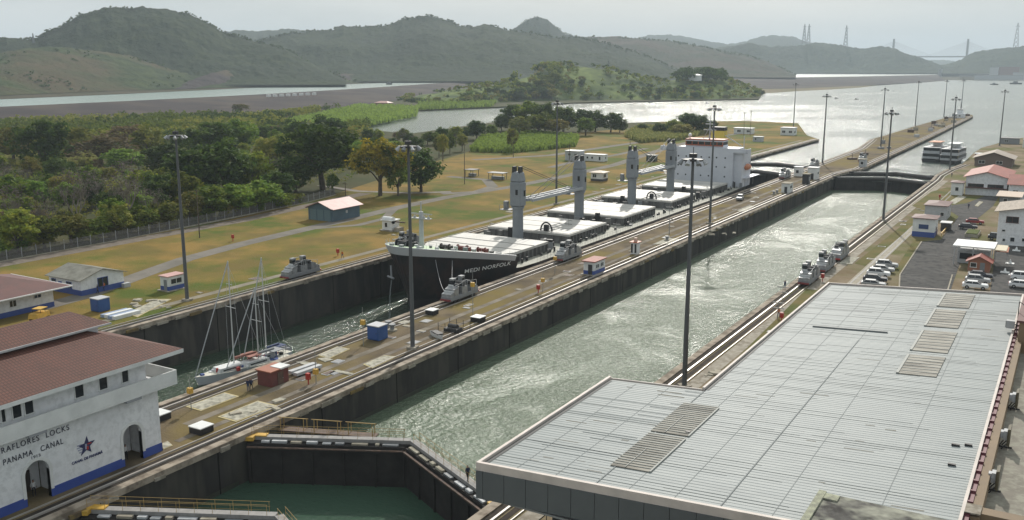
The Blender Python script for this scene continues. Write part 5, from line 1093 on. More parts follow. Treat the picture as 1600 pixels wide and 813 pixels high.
wj = bpy.data.materials.new('falling_water'); wj.use_nodes = True; wj.node_tree.nodes['Principled BSDF'].inputs['Base Color'].default_value = (.4, .44, .45, 1); wj.node_tree.nodes['Principled BSDF'].inputs['Alpha'].default_value = .25; m.build('hawse_water', wj, SH)
# name on the bow, laid on the curve of the hull
def onhull(px, py):
    best = None
    for i in range(40, 260):
        d = i * .1
        for z in np.arange(.6, 4.6, .2):
            q = pj(SX + hb(d, z), SY + d + ystem(z) * max(0, 1 - d / 30), z); e = (q[0] - px) ** 2 + (q[1] - py) ** 2
            if best is None or e < best[0]: best = (e, d, z)
    return best[1], float(best[2])
d1, z1_ = onhull(725, 427); d2, z2_ = onhull(797, 414)
o = text_mesh('MEDI NORFOLK', 1, M('hull_lettering', (.85, .85, .82), .6), 'ship_name', SH, (0, 0, 0), (0, 0, 0), .0, bold=.015, sp=1.1)
xs_ = [v.co.x for v in o.data.vertices]; wx = max(xs_) - min(xs_)
for v in o.data.vertices:
    t_ = (v.co.x - min(xs_)) / wx; d = d1 + (d2 - d1) * t_; z = z1_ + (z2_ - z1_) * t_ + v.co.y * 1.15
    v.co = (hb(d, z) + .10, d + ystem(z) * max(0, 1 - d / 30), z)
# hatches
hy = [(24, 41.5), (52, 71.5), (82, 103), (115.5, 134.5), (146, 165)]
for i, (y0, y1) in enumerate(hy):
    m = MB(); w = 10.8
    if i == 0: m.prism([(-9.2, y0), (9.2, y0), (w, y0 + 3), (w, y1), (-w, y1), (-w, y0 + 3)], .72, 2.5)
    else: m.box(-w, w, y0, y1, .72, 2.5)
    k = int((y1 - y0) / 1.6)
    for j in range(k + 1): yy = y0 + (y1 - y0) * j / k; m.box(w, w + .45, yy - .09, yy + .09, .75, 2.45)
    for j in range(12): xx = -w + 2 * w * j / 11; m.box(xx - .09, xx + .09, y0 - .4, y0 - .003, .75, 2.45)
    c = m.build('hatch_coaming', hatchs, SH)
    m = MB()
    if i == 0: m.prism([(-9.5, y0 - .2), (9.5, y0 - .2), (w + .3, y0 + 3), (w + .3, y1 + .2), (-w - .3, y1 + .2), (-w - .3, y0 + 3)], 2.51, 3.05)
    else:
        m.box(-w - .3, w + .3, y0 - .2, y1 + .2, 2.51, 3.0); m.box(-w, w, y0 + .3, y1 - .3, 3.003, 3.1)
    cv = m.build('hatch_cover', [hatchw], SH)
    m = MB()
    for yy in (y0 + (y1 - y0) * .34, y0 + (y1 - y0) * .66): m.box(-w - .32, w + .32, yy - .08, yy + .08, 3.053 if i == 0 else 3.103, 3.15)
    m.box(-w - .36, w + .36, y1 + .21, y1 + .4, 2.4, 3.05); m.build('cover_seam', M('seam_%d' % i, (.30, .29, .27), .8), c)
for yc in (47, 77, 109.5, 140.5):   # cross-deck gear between hatches
    bits('deck_gear', 16, lambda: (rr.uniform(-11, 11), yc + rr.uniform(-3, 3), .72, rr.uniform(.25, .8), rr.uniform(.2, .5), rr.uniform(.6, 2.3)), [black, greym, hatchs], SH)
bits('side_deck_fitting', 80, lambda: (11.6 + rr.uniform(0, .7), rr.uniform(26, 168), .72, rr.uniform(.1, .3), rr.uniform(.1, .4), rr.uniform(.3, 1.1)), [black, hatchs], SH)
m = MB()
for i in range(90): y = 31 + i * 1.5; m.tube((14.4, y, .7), (14.4, y, 1.7), .028, n=3); m.tube((-14.4, y, .7), (-14.4, y, 1.7), .028, n=3)
for z in (1.2, 1.7): m.tube((14.4, 31, z), (14.4, 165, z), .022, n=3); m.tube((-14.4, 31, z), (-14.4, 165, z), .022, n=3)
m.build('side_rail', M('rail_grey', (.3, .3, .28), .7), SH)
def crane(y, dirn, lab):
    c = bpy.data.objects.new('deck_crane', None); COL.objects.link(c); c.parent = SH; c.location = (0, y, zmain); c['label'] = lab
    m = MB(); m.tube((0, 0, 0), (0, 0, 8.2), 1.28, 1.22, 20); m.tube((0, 0, 8.2), (0, 0, 8.6), 1.5, n=20); m.build('pedestal', craneg, c, smooth=False)
    m = MB(); m.box(-1.42, 1.42, -1.42, 1.42, 8.63, 14.3); m.box(-1.42, 1.42, -1.42, 1.42, 14.3, 16.6, tx=.25); m.build('crane_house', craneg, c, bevel=.25)
    m = MB()
    for x in (-1.05, .5): m = MB(); m.box(x, x + .55, -1.1, .6, 14.6, 17.8, tx=.2); m.build('sheave_horn', black, c)
    m = MB(); m.box(1.43, 1.5, .2, .9, 11, 12.3); m.build('cab_window', glass, c); m = MB(); m.box(.2, .8, -1.5, -1.43, 11.4, 12.6); m.build('cab_window', glass, c)
    m = MB(); m.box(-4.2, -1.3, -1.3, 1.3, 7.6, 7.75)
    for x in (-4.2, -3, -2): m.tube((x, -1.3, 7.7), (x, -1.3, 8.8), .05, n=4); m.tube((x, 1.3, 7.7), (x, 1.3, 8.8), .05, n=4)
    m.tube((-4.2, -1.3, 8.8), (-2, -1.3, 8.8), .05, n=4); m.box(-3.6, -2.7, -.5, .5, 7.8, 9.6); m.build('platform', greym, c)
    m = MB(); s = dirn; x0 = -.9 if dirn > 0 else .9
    for dx in (-.75, .75):
        m.box(x0 + dx - .22, x0 + dx + .22, *sorted((s * 1.5, s * 27.5)), 9.3, 9.95)
    for i in range(9): y_ = s * (3.5 + i * 2.9); m.box(x0 - .53, x0 + .53, y_ - .12, y_ + .12, 9.4, 9.85)
    m.build('jib', M('jib_grey', (.30, .32, .34), .5), c)
    m = MB(); m.tube((-.7, s * .8, 17.8), (x0 - .75, s * 27, 10.0), .07, n=4); m.tube((.7, s * .8, 17.8), (x0 + .75, s * 27, 10.0), .07, n=4); m.build('hoist_rope', dark, c)
    return c
crane(47.5, 1, 'deck crane nearest the bow'); crane(78.8, -1, 'second deck crane from the bow'); crane(112.5, 1, 'third deck crane from the bow'); crane(142.5, -1, 'deck crane nearest the bridge')
def grab(x, y):
    m = MB(); n = 8
    for i in range(n):
        a1, a2 = math.pi * i / n, math.pi * (i + 1) / n; m.tube((x - 1.5 * math.cos(a1), y, 3.15 + 2.0 * math.sin(a1)), (x - 1.5 * math.cos(a2), y, 3.15 + 2.0 * math.sin(a2)), .2, n=5)
    m.box(x - .5, x + .5, y - .4, y + .4, 3.17, 4.6); m.build('cargo_grab', black, SH)
grab(4.5, 53); grab(4.5, 116.5)
m = MB()
for x, y in ((-4, 51), (4, 81.6), (-4, 115), (3.6, 145)): m = MB(); m.box(x - .5, x + .5, y - .5, y + .5, .72, 3.6); m.build('vent_post', black, SH)
m = MB()
for i in range(9): m.tube((-8 + i * 2, 23.5, 2.0), (-8 + i * 2, 23.5, 4.0), .035, n=4)
for z in (3.5, 4.0): m.tube((-8, 23.5, z), (8, 23.5, z), .03, n=4)
m.build('hatch_rail', greyl, SH)
# accommodation block
m = MB(); m.box(-10.5, 10.5, 172, 184, zmain, 13.4); m.box(-11.5, 11.5, 184.01, 189, zmain, 5.5); m.build('superstructure', shipw, SH)
m = MB(); m.box(-15.4, 15.4, 172.2, 175.5, 12.2, 12.5); m.box(-15.4, 15.4, 172.03, 172.2, 12.5, 13.75); m.box(-15.4, -15.25, 171.6, 175.5, 12.5, 13.75); m.box(15.25, 15.4, 171.6, 175.5, 12.5, 13.75); m.box(10.51, 13.2, 173.2, 183, .71, 12.19); m.build('bridge_wing', shipw, SH)
m = MB()
for z in (4.2, 7.4, 10.5):
    for x in (-8.8, -6.0, -3.2, -.6, 2.2, 4.8, 7.8):
        if (z, x) in ((7.4, 2.2), (4.2, 4.8)): continue
        m.tube((x, 171.93, z), (x, 171.99, z), .28, n=10)
m.build('porthole', glass, SH)
m = MB(); m.box(-6.6, 6.6, 172.6, 178, 13.41, 14.6); m.box(-6.6, 6.6, 172.6, 178, 15.7, 16.1); m.build('wheelhouse', shipw, SH)
m = MB(); m.box(-6.7, 6.7, 172.5, 178.1, 16.103, 16.5); m.box(-6.7, 6.7, 172.4, 172.58, 14.25, 14.6)
for x in (-6.6, -4.4, -2.2, 0, 2.2, 4.4, 6.35): m.box(x, x + .25, 172.5, 172.75, 14.6, 15.7)
m.build('orange_trim', M('orange_trim', (.34, .09, .045), .6), SH); m = MB(); m.box(-6.5, 6.5, 172.65, 177.9, 14.61, 15.69); m.build('bridge_window', glass, SH)
m = MB(); m.box(-2.6, 2.6, 186, 190, 5.5, 18.5, tx=.12); m.build('funnel', M('funnel_yellow', (.55, .42, .07), .6), SH); m = MB(); m.box(-2.3, 2.3, 186.3, 189.7, 18.51, 19.8); m.build('funnel_top', black, SH)
m = MB(); m.tube((1, 175, 16.5), (1, 175, 24.5), .28, .14, 6); m.box(-1.2, 3.2, 174.7, 175.3, 19.4, 19.55); m.box(-.6, 2.6, 174.7, 175.3, 21.4, 21.55); m.box(-.2, 2.2, 174.9, 175.1, 22.3, 22.5)
m.tube((-1.2, 175, 16.5), (.9, 175, 20.5), .1, n=4); m.tube((3.2, 175, 16.5), (1.1, 175, 20.5), .1, n=4); m.build('radar_mast', greyl, SH)
m = MB(); m.ball((-5.6, 174, 17.6), .7); m.tube((-5.6, 174, 16.5), (-5.6, 174, 17.2), .15, n=5); m.build('radome', white, SH)
m = MB(); m.tube((2.5, 187, 17), (8.5, 187, 13.5), .18, n=5); m.tube((9.4, 187, 5.5), (9.4, 187, 17), .16, n=5); m.build('stores_crane', greyl, SH)
m = MB(); m.ball((13.2, 179, 7.2), 1.3, 3.2, 1.1, 10, 6); m.build('lifeboat', M('lifeboat_orange', (.45, .16, .07), .6), SH); m = MB(); m.tube((12.2, 176.8, 4), (13.6, 176.8, 9), .12, n=5); m.tube((12.2, 181.2, 4), (13.6, 181.2, 9), .12, n=5); m.box(12.02, 14.6, 175, 190, 3.6, 3.75); m.build('davit', shipw, SH)
bits('poop_gear', 30, lambda: (rr.uniform(7, 13.5), rr.uniform(167, 188), .72, rr.uniform(.2, .5), rr.uniform(.2, .5), rr.uniform(.5, 2.6)), [black, greym, shipw], SH)
# tow wires from ship to locomotives
def wire(p, q, label, sag=1.5, r=.035):
    m = MB(); n = 10; P = [(p[0] + (q[0] - p[0]) * i / n, p[1] + (q[1] - p[1]) * i / n, p[2] + (q[2] - p[2]) * i / n - sag * 4 * (i / n) * (1 - i / n)) for i in range(n + 1)]
    for a, b_ in zip(P, P[1:]): m.tube(a, b_, r, n=4, cap=False)
    return tag(m.build('tow_wire', greyl), label, 'wire')
wire((SX + 6.0, SY + 6.2, 4.6), (-14.9, 133.2, 1.9), 'thin tow wire sagging from the ship bow to the locomotive beside it', 1.6)
wire((SX + 8.5, SY + 8.2, 4.4), (-14.8, 134.6, 2.4), 'upper tow wire from the ship bow to the locomotive beside it', .8)

# ------------------------------------------------------------ towing locomotives
LG = 'towing locomotives on the lock walls'
LOCO = None
def loco(x, y, label, flip=False, sc=1.0):
    global LOCO
    if LOCO: o = dup(LOCO, (x, y, .17), math.pi if flip else 0, .86, label, LG); return o
    t = T('towing_locomotive', label, 'locomotive', (x, y, .2), 0, LG); LOCO = t; t.scale = (.86, .86, .86)
    m = MB(); m.box(-1.25, 1.25, -5.2, 5.2, .35, 1.15); m.build('chassis', greym, t, bevel=.06)
    for s in (-1, 1):      # sloped stepped hoods at each end
        m = MB(); m.profx([(s * 5.1, 1.16), (s * 5.1, 1.75), (s * 3.9, 2.15), (s * 3.9, 1.16)][::-s], -1.15, 1.15); m.profx([(s * 3.88, 1.17), (s * 3.88, 2.55), (s * 2.3, 3.0), (s * 2.3, 1.17)][::-s], -1.2, 1.2); m.build('hood', silver, t)
        m = MB(); m.box(-1.22, 1.22, *sorted((s * 3.95, s * 4.15)), 2.05, 2.25); m.box(-1.25, 1.25, *sorted((s * 2.25, s * 2.5)), 2.92, 3.1); m.build('hood_rib', white, t)
        m = MB(); m.box(-1.3, -.25, *sorted((s * 1.0, s * 2.25)), 1.18, 3.1); m.box(-1.22, -.3, *sorted((s * 1.05, s * 2.2)), 3.1, 4.25); m.build('cab', silver, t); cb = m
        m = MB(); m.box(-1.24, -.28, *sorted((s * 1.25, s * 2.23)), 3.2, 3.95); m.build('cab_window', glass, t); m = MB(); m.box(-1.28, -.24, *sorted((s * 1.0, s * 2.26)), 4.26, 4.34); m.build('cab_roof', greym, t)
        m = MB(); m.box(-1.2, 1.2, *sorted((s * 5.2, s * 5.5)), .4, .75); m.tube((-.9, s * 5.5, .6), (-.9, s * 5.75, .6), .2, n=8); m.tube((.9, s * 5.5, .6), (.9, s * 5.75, .6), .2, n=8); m.build('buffer', M('buffer_red', (.22, .04, .04), .6) if s == -1 else redm, t)
    m = MB(); m.box(-1.2, 1.2, -.95, .95, 1.17, 2.6); m.build('machine_house', silver, t)
    for a_, b_, c_ in ((-1.0, 0, .55), (.1, -2.1, .45), (.1, 2.1, .45)): m = MB(); m.tube((a_, b_, 3.05), (1.05, b_, 3.05), c_, n=12); m.build('winch_drum', dark, t)
    for x_ in (-1.05, 1.05):
        for y_ in (-3.6, -2.4, 2.4, 3.6): m = MB(); m.tube((x_ - .12, y_, .38), (x_ + .12, y_, .38), .42, n=12); m.build('wheel', dark, t)
    m = MB()
    for y_ in (-.9, -.3, .3, .9, 3.0, 4.4, -3.0, -4.4): m.tube((1.2, y_, 1.2), (1.2, y_, 3.9 if abs(y_) < 2 else 3.2), .045, n=4)
    m.tube((1.2, -.9, 3.9), (1.2, .9, 3.9), .045, n=4); m.tube((-1.2, -1, 4.1), (-1.2, 1, 4.1), .045, n=4); m.tube((1.2, -4.4, 3.2), (1.2, -.9, 3.6), .04, n=4); m.tube((1.2, 4.4, 3.2), (1.2, .9, 3.6), .04, n=4); m.build('guard_rail', greyl, t)
    return t
loco(-14.6, 137.0, 'silver towing locomotive beside the black ship bow, a sagging wire leading to it')
loco(-52.0, 136.0, 'silver towing locomotive alone on the left bank track before the light mast')
loco(36.0, 182.5, 'grey towing locomotive nearest the metal roof in the row of three'); loco(36.0, 195.8, 'middle locomotive of the row of three on the right bank'); loco(36.0, 209.5, 'farthest locomotive of the row of three on the right bank', True)
loco(-14.3, 178.5, 'locomotive on the centre wall alongside the first cargo hatch'); loco(-14.2, 352, 'locomotive on the centre wall just before the far booths')
loco(-1.9, 432, 'locomotive on the right edge of the centre wall beyond the far gates', False); loco(-14.0, 396, 'locomotive standing among the far booths by the mast foot')
loco(-51.8, 171, 'locomotive on the left bank partly hidden behind the ship forecastle')

# ------------------------------------------------------------ light masts
MG = 'tall floodlight masts along the lock'
MAST = None
def mast(x, y, h, label, small=False):
    global MAST
    if MAST is None:
        t = T('light_mast', label, 'light mast', (x, y, 0), 0, MG); MAST = t
        m = MB(); m.box(-.7, .7, -.7, .7, 0, .35); m.build('footing', conc, t); m = MB(); m.tube((0, 0, .35), (0, 0, 10), .34, .29, 12); m.tube((0, 0, 10), (0, 0, 29.6), .29, .17, 12); m.build('pole', M('mast_steel', (.085, .09, .095), .5), t)
        m = MB(); m.tube((0, 0, 29.3), (0, 0, 29.5), 1.25, n=14); m.tube((0, 0, 29.7), (0, 0, 30.2), .5, n=10); m.tube((0, 0, 30.2), (0, 0, 31), .05, n=4)
        for i in range(4): a = i * math.pi / 4; m.tube((-1.5 * math.cos(a), -1.5 * math.sin(a), 29.4), (1.5 * math.cos(a), 1.5 * math.sin(a), 29.4), .07, n=4)
        m.build('head_frame', dark, t)
        for i in range(8):
            a = i * math.pi / 4; c, s = math.cos(a), math.sin(a); m = MB(); m.tube((c * 1.35, s * 1.35, 29.45), (c * 1.75, s * 1.75, 28.95), .16, .32, 8); m.build('floodlamp', greyl if i % 2 else greym, t)
    else: t = dup(MAST, (x, y, 0), rng.random(), None, label, MG)
    t.scale = (1, 1, h / 30.2); return t
for a in ((-55.6, 110.9, 30, 'light mast on the left lawn beside the white booth'), (-3.6, 108, 30.6, 'thick light mast on the centre wall in front of the ship bow'), (37.1, 112.3, 30.4, 'light mast rising by the right channel above the metal roof'), (34.9, 267.8, 29.6, 'light mast on the right bank edge halfway up the channel'),
    (-3.6, 238.9, 31, 'light mast on the centre wall in front of the ship superstructure'), (-14.8, 414, 29.3, 'light mast at the far booths where the left gates close'), (-7.5, 507, 30, 'light mast on the centre wall just beyond the far gates'), (-20.0, 708.7, 30.5, 'light mast on the long pier, third from its tip'), (-17, 838, 29.5, 'light mast on the long pier, second from its tip'), (-9, 880, 29.4, 'light mast nearest the tip of the long pier'),
    (34.6, 416.7, 28.8, 'light mast on the right bank beside the two tour boats'), (43, 553.9, 28.7, 'light mast farthest right above the red roofed hall'), (-87, 645, 29.5, 'light mast at the lake end of the left bank'), (-55.5, 249.9, 31, 'light mast on the left bank behind the first ship crane'), ):
    mast(*a)
def pole(px, pyb, pyt, label, r=.12, arms=0, box=None, mat=None, cat='pole', name='utility_pole', group=None, z=0, fixed=None):
    P = G(px, pyb, z); d = math.dist(P, CAM); h = (pyb - pyt) * d / F_PX * 1.01; t = T(name, label, cat, (P[0], P[1], z), 0, group)
    m = MB(); m.tube((0, 0, -.1), (0, 0, h), r, r * .65, 7); m.build('post', mat or bark, t)
    if arms:
        m = MB()
        for i in range(arms): m.box(-1.0, 1.0, -.06, .06, h - .5 - i * .9, h - .36 - i * .9)
        m.build('cross_arm', mat or bark, t)
    if box: m = MB(); m.box(-.3, .3, -.25, .25, h * box[0], h * box[0] + .7); m.build('signal_box', box[1], t)
    return t
UG = 'wooden poles on the left bank'
for a in ((726, 288, 226, 'thin wooden pole on the lawn right of the blossoming tree'), (312, 372, 300, 'thin wooden pole beside the lawn fence'), (426, 256, 200, 'thin pole in the woods behind the spreading tree'), (890, 252, 226, 'short pole behind the ship crane by the white cabin'), (984, 250, 218, 'thin pole behind the third ship crane'), (802, 246, 205, 'thin pole in front of the bright reed bed'), (1162, 212, 178, 'thin pole by the lake behind the ship funnel'), (1172, 212, 175, 'second thin pole by the lake behind the ship funnel'), (540, 306, 286, 'short pole in front of the spreading tree')): pole(*a, r=.14, arms=1, group=UG)
sg = M('galvanised_post', (.24, .24, .23), .6)
YB = yellow
for a in ((494, 600, 545, 'post with yellow signal box near the red shed on the centre wall', .28), (568, 540, 480, 'thin post with yellow box beside the blue cabinet', .55), (739, 497, 424, 'tall thin post with yellow box beside the bow locomotive', .68), (299, 641, 590, 'thin post on the yellow edged slab near the control house', .5), (867, 428, 392, 'short post on the wall left of the white booth', .6), (848, 456, 425, 'post with red box on the centre wall', .5)):
    pole(a[0], a[1], a[2], a[3], .06, 0, (a[4], YB), sg, 'signal post', 'signal_post')
for x, b_, t_ in ((1045, 372, 322), (1046, 366, 340), (978, 336, 318), (963, 372, 348), (888, 372, 342), (1215, 500, 470), (1222, 478, 446)):
    pole(x, b_, t_, 'thin post with cross arms on the lock wall', .06, 2, None, sg, 'signal post', 'cross_arm_post', 'cross arm posts on the lock walls')

# ------------------------------------------------------------ boats
def hullmesh(L_, B, H, fl=.3, n=14, tr=.8):
    m = MB(); rings = []
    for z, k, ys in ((-.4, .55, .1), (0.0, .8, .05), (H, 1.0, 0)):
        r = []; st = []
        for i in range(n + 1):
            u = i / n; y = -L_ / 2 + ys * L_ * (1 - u) * fl * 3 + u * L_; w = B / 2 * k * min(1, (math.sin(min(u, .62) / .62 * math.pi / 2)) ** .8) * (1 if u < .62 else 1 - (1 - tr) * ((u - .62) / .38) ** 1.6); sheer = (H * .18 * (1 - u) ** 2 if z > 0 else 0); st.append((w, y, z + sheer))
        r = [(-w, y, z) for w, y, z in reversed(st)] + st; rings.append(r)
    N = len(rings[0])
    for r in rings: m.v += r
    for j in range(2):
        for i in range(N - 1): m.f.append((j * N + i, j * N + i + 1, (j + 1) * N + i + 1, (j + 1) * N + i)); m.m.append(0)
        m.f.append((j * N + N - 1, j * N, (j + 1) * N, (j + 1) * N + N - 1)); m.m.append(0)
    return m, rings[-1]
def yacht(x, y, z, rz, L_, label, masts, cover, hullmat):
    t = T('sailing_yacht', label, 'sailing yacht', (x, y, z), rz); m, top = hullmesh(L_, L_ * .29, 1.25); m.build('hull', hullmat, t)
    k = MB(); k.v = [(p[0] * .96, p[1] * .99, p[2] - .04) for p in top]; k.f = [tuple(range(len(top)))]; k.m = [0]; k.build('deck', M('cream_deck', (.62, .60, .52), .6, (.5, .48, .4), 1.5), t)
    k = MB(); k.box(-L_ * .085, L_ * .085, -L_ * .22, L_ * .16, 1.2, 1.95, tx=.12); k.build('cabin', white, t); k2 = MB(); k2.box(-L_ * .088, L_ * .088, -L_ * .16, L_ * .1, 1.5, 1.72); k2.build('cabin_window', glass, t)
    k = MB(); k.box(-L_ * .10, L_ * .10, L_ * .2, L_ * .38, 2.6, 2.72); k.tube((-L_ * .09, L_ * .21, 1.2), (-L_ * .09, L_ * .21, 2.6), .03, n=4); k.tube((L_ * .09, L_ * .37, 1.2), (L_ * .09, L_ * .37, 2.6), .03, n=4); k.tube((-L_ * .09, L_ * .37, 1.2), (-L_ * .09, L_ * .37, 2.6), .03, n=4); k.tube((L_ * .09, L_ * .21, 1.2), (L_ * .09, L_ * .21, 2.6), .03, n=4); k.build('bimini', cover, t)
    for (my, mh, bl) in masts:
        k = MB(); k.tube((0, my, 1.2), (0, my, mh), .12, .08, 8); k.tube((-1.3, my, mh * .6), (1.3, my, mh * .6), .05, n=5); k.tube((-.8, my, mh * .8), (.8, my, mh * .8), .04, n=5); k.build('mast', M('mast_white', (.55, .55, .54), .45), t)
        k = MB(); k.tube((0, my, 2.6), (0, my + bl, 2.7), .07, n=6); k.tube((0, my + .1, 2.85), (0, my + bl * .95, 2.9), .22, .14, 8); k.build('boom', cover, t)
        k = MB()
        for s in (-1, 1): k.tube((s * 1.3, my, mh * .6), (s * L_ * .13, my + .2, 1.3), .022, n=3); k.tube((0, my, mh - .1), (s * 1.3, my, mh * .6), .022, n=3)
        k.tube((0, my, mh - .1), (0, -L_ * .49, 1.5), .085, n=4); k.tube((0, my, mh * .97), (0, L_ * .48, 1.3), .022, n=3); k.build('rigging', greyl, t)
    k = MB(); 
    for s in (-1, 1):
        for i in range(9): u = -L_ * .42 + i * L_ * .1; w = L_ * .135 * min(1, (u + L_ / 2) / (L_ * .3)); k.tube((s * w, u, 1.2), (s * w, u, 1.95), .025, n=3)
        k.tube((s * L_ * .135, -L_ * .2, 1.95), (s * L_ * .135, L_ * .4, 1.95), .02, n=3)
    k.build('lifeline', greyl, t)
    k = MB(); rr = random.Random(int(L_ * 10)); 
    for i in range(14): a, b_ = rr.uniform(-.1, .1) * L_, rr.uniform(-.4, .42) * L_; s = rr.uniform(.12, .3); k = MB(); k.box(a - s, a + s, b_ - s, b_ + s, 1.25, 1.35 + rr.random() * .8); k.build('deck_gear', rr.choice([black, white, blue, redm]), t)
    return t
P = G(362, 588, -8.6); yacht(P[0], P[1], -8.5, R(-8), 13.5, 'white ketch nearest the control house with red canvas on deck, its mast the tallest', [(.6, 19.0, 4.6)], M('brick_canvas', (.30, .13, .10), .8), M('yacht_white', (.55, .57, .60), .4))
P = G(402, 579, -8.6); yacht(P[0], P[1], -8.5, R(-6), 12.5, 'grey sailing yacht with a shorter mast rafted behind the white ketch', [(.4, 14.0, 3.4)], M('grey_canvas', (.28, .29, .30), .8), M('yacht_grey', (.38, .40, .42), .4))
P = G(411, 578, -8.6); yacht(P[0] - 1.5, P[1] + 2.2, -8.5, R(-3), 10.0, 'white sailing yacht farthest back in the raft with a tall mast', [(.2, 18.4, 3.0)], M('navy_canvas', (.04, .06, .14), .8), bpy.data.materials['yacht_white'])
P = G(428, 571, -8.6); t = T('motor_dinghy', 'small blue covered boat behind the rafted yachts', 'boat', (P[0], P[1], -8.5), R(50)); m, top = hullmesh(6, 2.2, .8); m.build('hull', white, t); m = MB(); m.box(-.9, .9, -2, 2.2, .7, 1.3, tx=.2); m.build('cover', blue, t)
P = G(447, 549, -8.6); t = T('line_boat', 'small grey dinghy floating alone in the left lane', 'boat', (P[0], P[1], -8.5), R(70)); m, top = hullmesh(4.6, 1.8, .5); m.build('hull', greyl, t); m = MB(); m.box(-.7, .7, -.2, .2, .4, .5); m.box(-.7, .7, 1.0, 1.4, .4, .5); m.build('thwart', greym, t)
def tourboat(x, y, label, L_, decks, roofc, rz=R(175)):
    t = T('tour_boat', label, 'tour boat', (x, y, -2.0), rz); m, top = hullmesh(L_, 7.4, 1.8, tr=.9); m.build('hull', black, t)
    for i in range(decks):
        z = 2.0 + i * 2.5; y0, y1 = -L_ * .34 + i * 1.5, L_ * .42 - i * 1.0; m = MB(); m.box(-3.6, 3.6, y0, y1, z, z + .9); m.box(-3.8, 3.8, y0 - .4, y1 + .4, z + 2.25, z + 2.45)
        for k in range(int((y1 - y0) / 2)): 
            for s in (-3.55, 3.4): m.box(s, s + .15, y0 + k * 2, y0 + k * 2 + .3, z + .9, z + 2.25)
        m.build('deck_house', greyl, t); m = MB(); m.box(-3.4, 3.4, y0 + .2, y1 - .2, z + .91, z + 2.2); m.build('window_band', glass, t)
    z = 2.0 + decks * 2.5; m = MB(); m.box(-2.6, 2.6, -L_ * .22, L_ * .2, z + 1.9, z + 2.1, tx=.05); m.build('awning', roofc, t); m = MB(); m.box(-1.8, 1.8, -L_ * .2, -L_ * .08, z, z + 1.6); m.build('wheelhouse', white, t)
    m = MB()
    for s in (-2.5, 2.5):
        for q in (-.21, 0, .19): m.tube((s, q * L_, z), (s, q * L_, z + 1.9), .06, n=4)
    m.tube((0, -L_ * .1, z + 1.6), (0, -L_ * .1, z + 4.2), .07, n=5); m.build('mast', greyl, t); return t
P = G(1458, 254, -2); tourboat(P[0], P[1] + 6, 'white tour boat with orange awning, left of the pair at the lock entrance', 24, 2, M('orange_awning_roof', (.50, .22, .12), .7))
P = G(1487, 257, -2); tourboat(P[0], P[1] + 6, 'white tour boat with dark hull, right of the pair at the lock entrance', 25, 2, white)
def dist_boat(px, py, s, label, z=-2.0, cat='boat', group=None, rz=1.2):
    P = G(px, py, z); t = T('small_boat', label, cat, (P[0], P[1], z), rz, group); m, top = hullmesh(9 * s, 3 * s, 1.1 * s); m.build('hull', dark, t); m = MB(); m.box(-1 * s, 1 * s, -.5 * s, 2 * s, 1 * s, 2.4 * s); m.build('cabin', greym, t); return t
BG = 'small dark boats moored on the lake'
for px, py in ((1307, 154.5), (1338, 156)): dist_boat(px, py, .7, 'low dark boat on the lake left of the nearer masts', group=BG)
for px, py in ((1377, 143), (1396, 143), (1407, 144.5), (1408, 138), (1426, 144.5), (1453, 138.5)): dist_boat(px, py, .45, 'tiny dark boat among the distant moored boats', group='tiny boats moored far out')
dist_boat(1554, 133, 2.0, 'distant dark tug on the lake below the right hill'); dist_boat(1588, 132, 3, 'grey vessel at the right edge by the port buildings'); dist_boat(1016, 161.5, .7, 'small boat on the shore of the green headland'); dist_boat(1105, 162.5, .7, 'small dark boat off the headland end')
dist_boat(609, 132.5, 2.0, 'tiny dark vessel on the raised channel behind the woods', CZ)
t = T('distant_ship', 'pale distant ship on the raised channel right of the headland', 'ship', G(1293, 114.3, CZ), R(110)); m, top = hullmesh(150, 26, 11); m.build('hull', M('dull_brown_hull', (.14, .09, .09), .7), t); m = MB(); m.box(-11, 11, 40, 58, 10, 34); m.build('superstructure', white, t); m = MB(); m.box(-8, 8, -50, 36, 10.5, 17); m.build('deck_cargo', greyl, t); m = MB(); m.tube((0, 48, 34), (0, 48, 48), .8, n=5); m.build('mast', greyl, t)  # hull in a dull brown of its own

# ------------------------------------------------------------ structures on the long pier tip
P = G(1507, 184); t = T('pier_head_house', 'white building with a mast at the tip of the long pier', 'building', (P[0] - 1, P[1], 0)); m = MB(); m.box(-6, 1, -8, 6, 0, 3.4); m.build('lower_floor', whitew, t); m = MB(); m.box(-4.4, -.4, -4, 3, 3.45, 6.4); m.build('upper_floor', whitew, t); m = MB(); m.box(-4.9, .1, -4.5, 3.5, 6.41, 6.7); m.build('roof', greym, t); m = MB(); m.tube((-2.4, -1, 6.7), (-2.4, -1, 12), .12, n=5); m.box(-3.4, -1.4, -1.1, -.9, 9.8, 9.95); m.build('mast', dark, t); windows(t, [('S', -5.4, 1.2, 1.4, 1.1, -8), ('S', -2.6, 1.2, 1.4, 1.1, -8)])
CLG = 'machinery boxes along the long pier'
rr = random.Random(77)
for i in range(26):
    y = rr.uniform(410, 880); x = rr.uniform(-13, -2); w = rr.uniform(.8, 2.2); t = T('machinery_box', 'small weathered machinery box on the long pier beyond the far gates', 'box', (x, y, 0), rr.random(), CLG)
    m = MB(); m.box(-w, w, -w * .6, w * .6, 0, rr.uniform(.8, 2.4)); m.build('casing', rr.choice([rust, greym, greyl, conc_lt]), t); m = MB(); m.box(-w * .4, w * .4, -w * .3, w * .3, 2.41, 2.6) if 0 else m.tube((0, 0, .6), (0, 0, rr.uniform(2.6, 3.4)), .12, n=5); m.build('stem', dark, t)
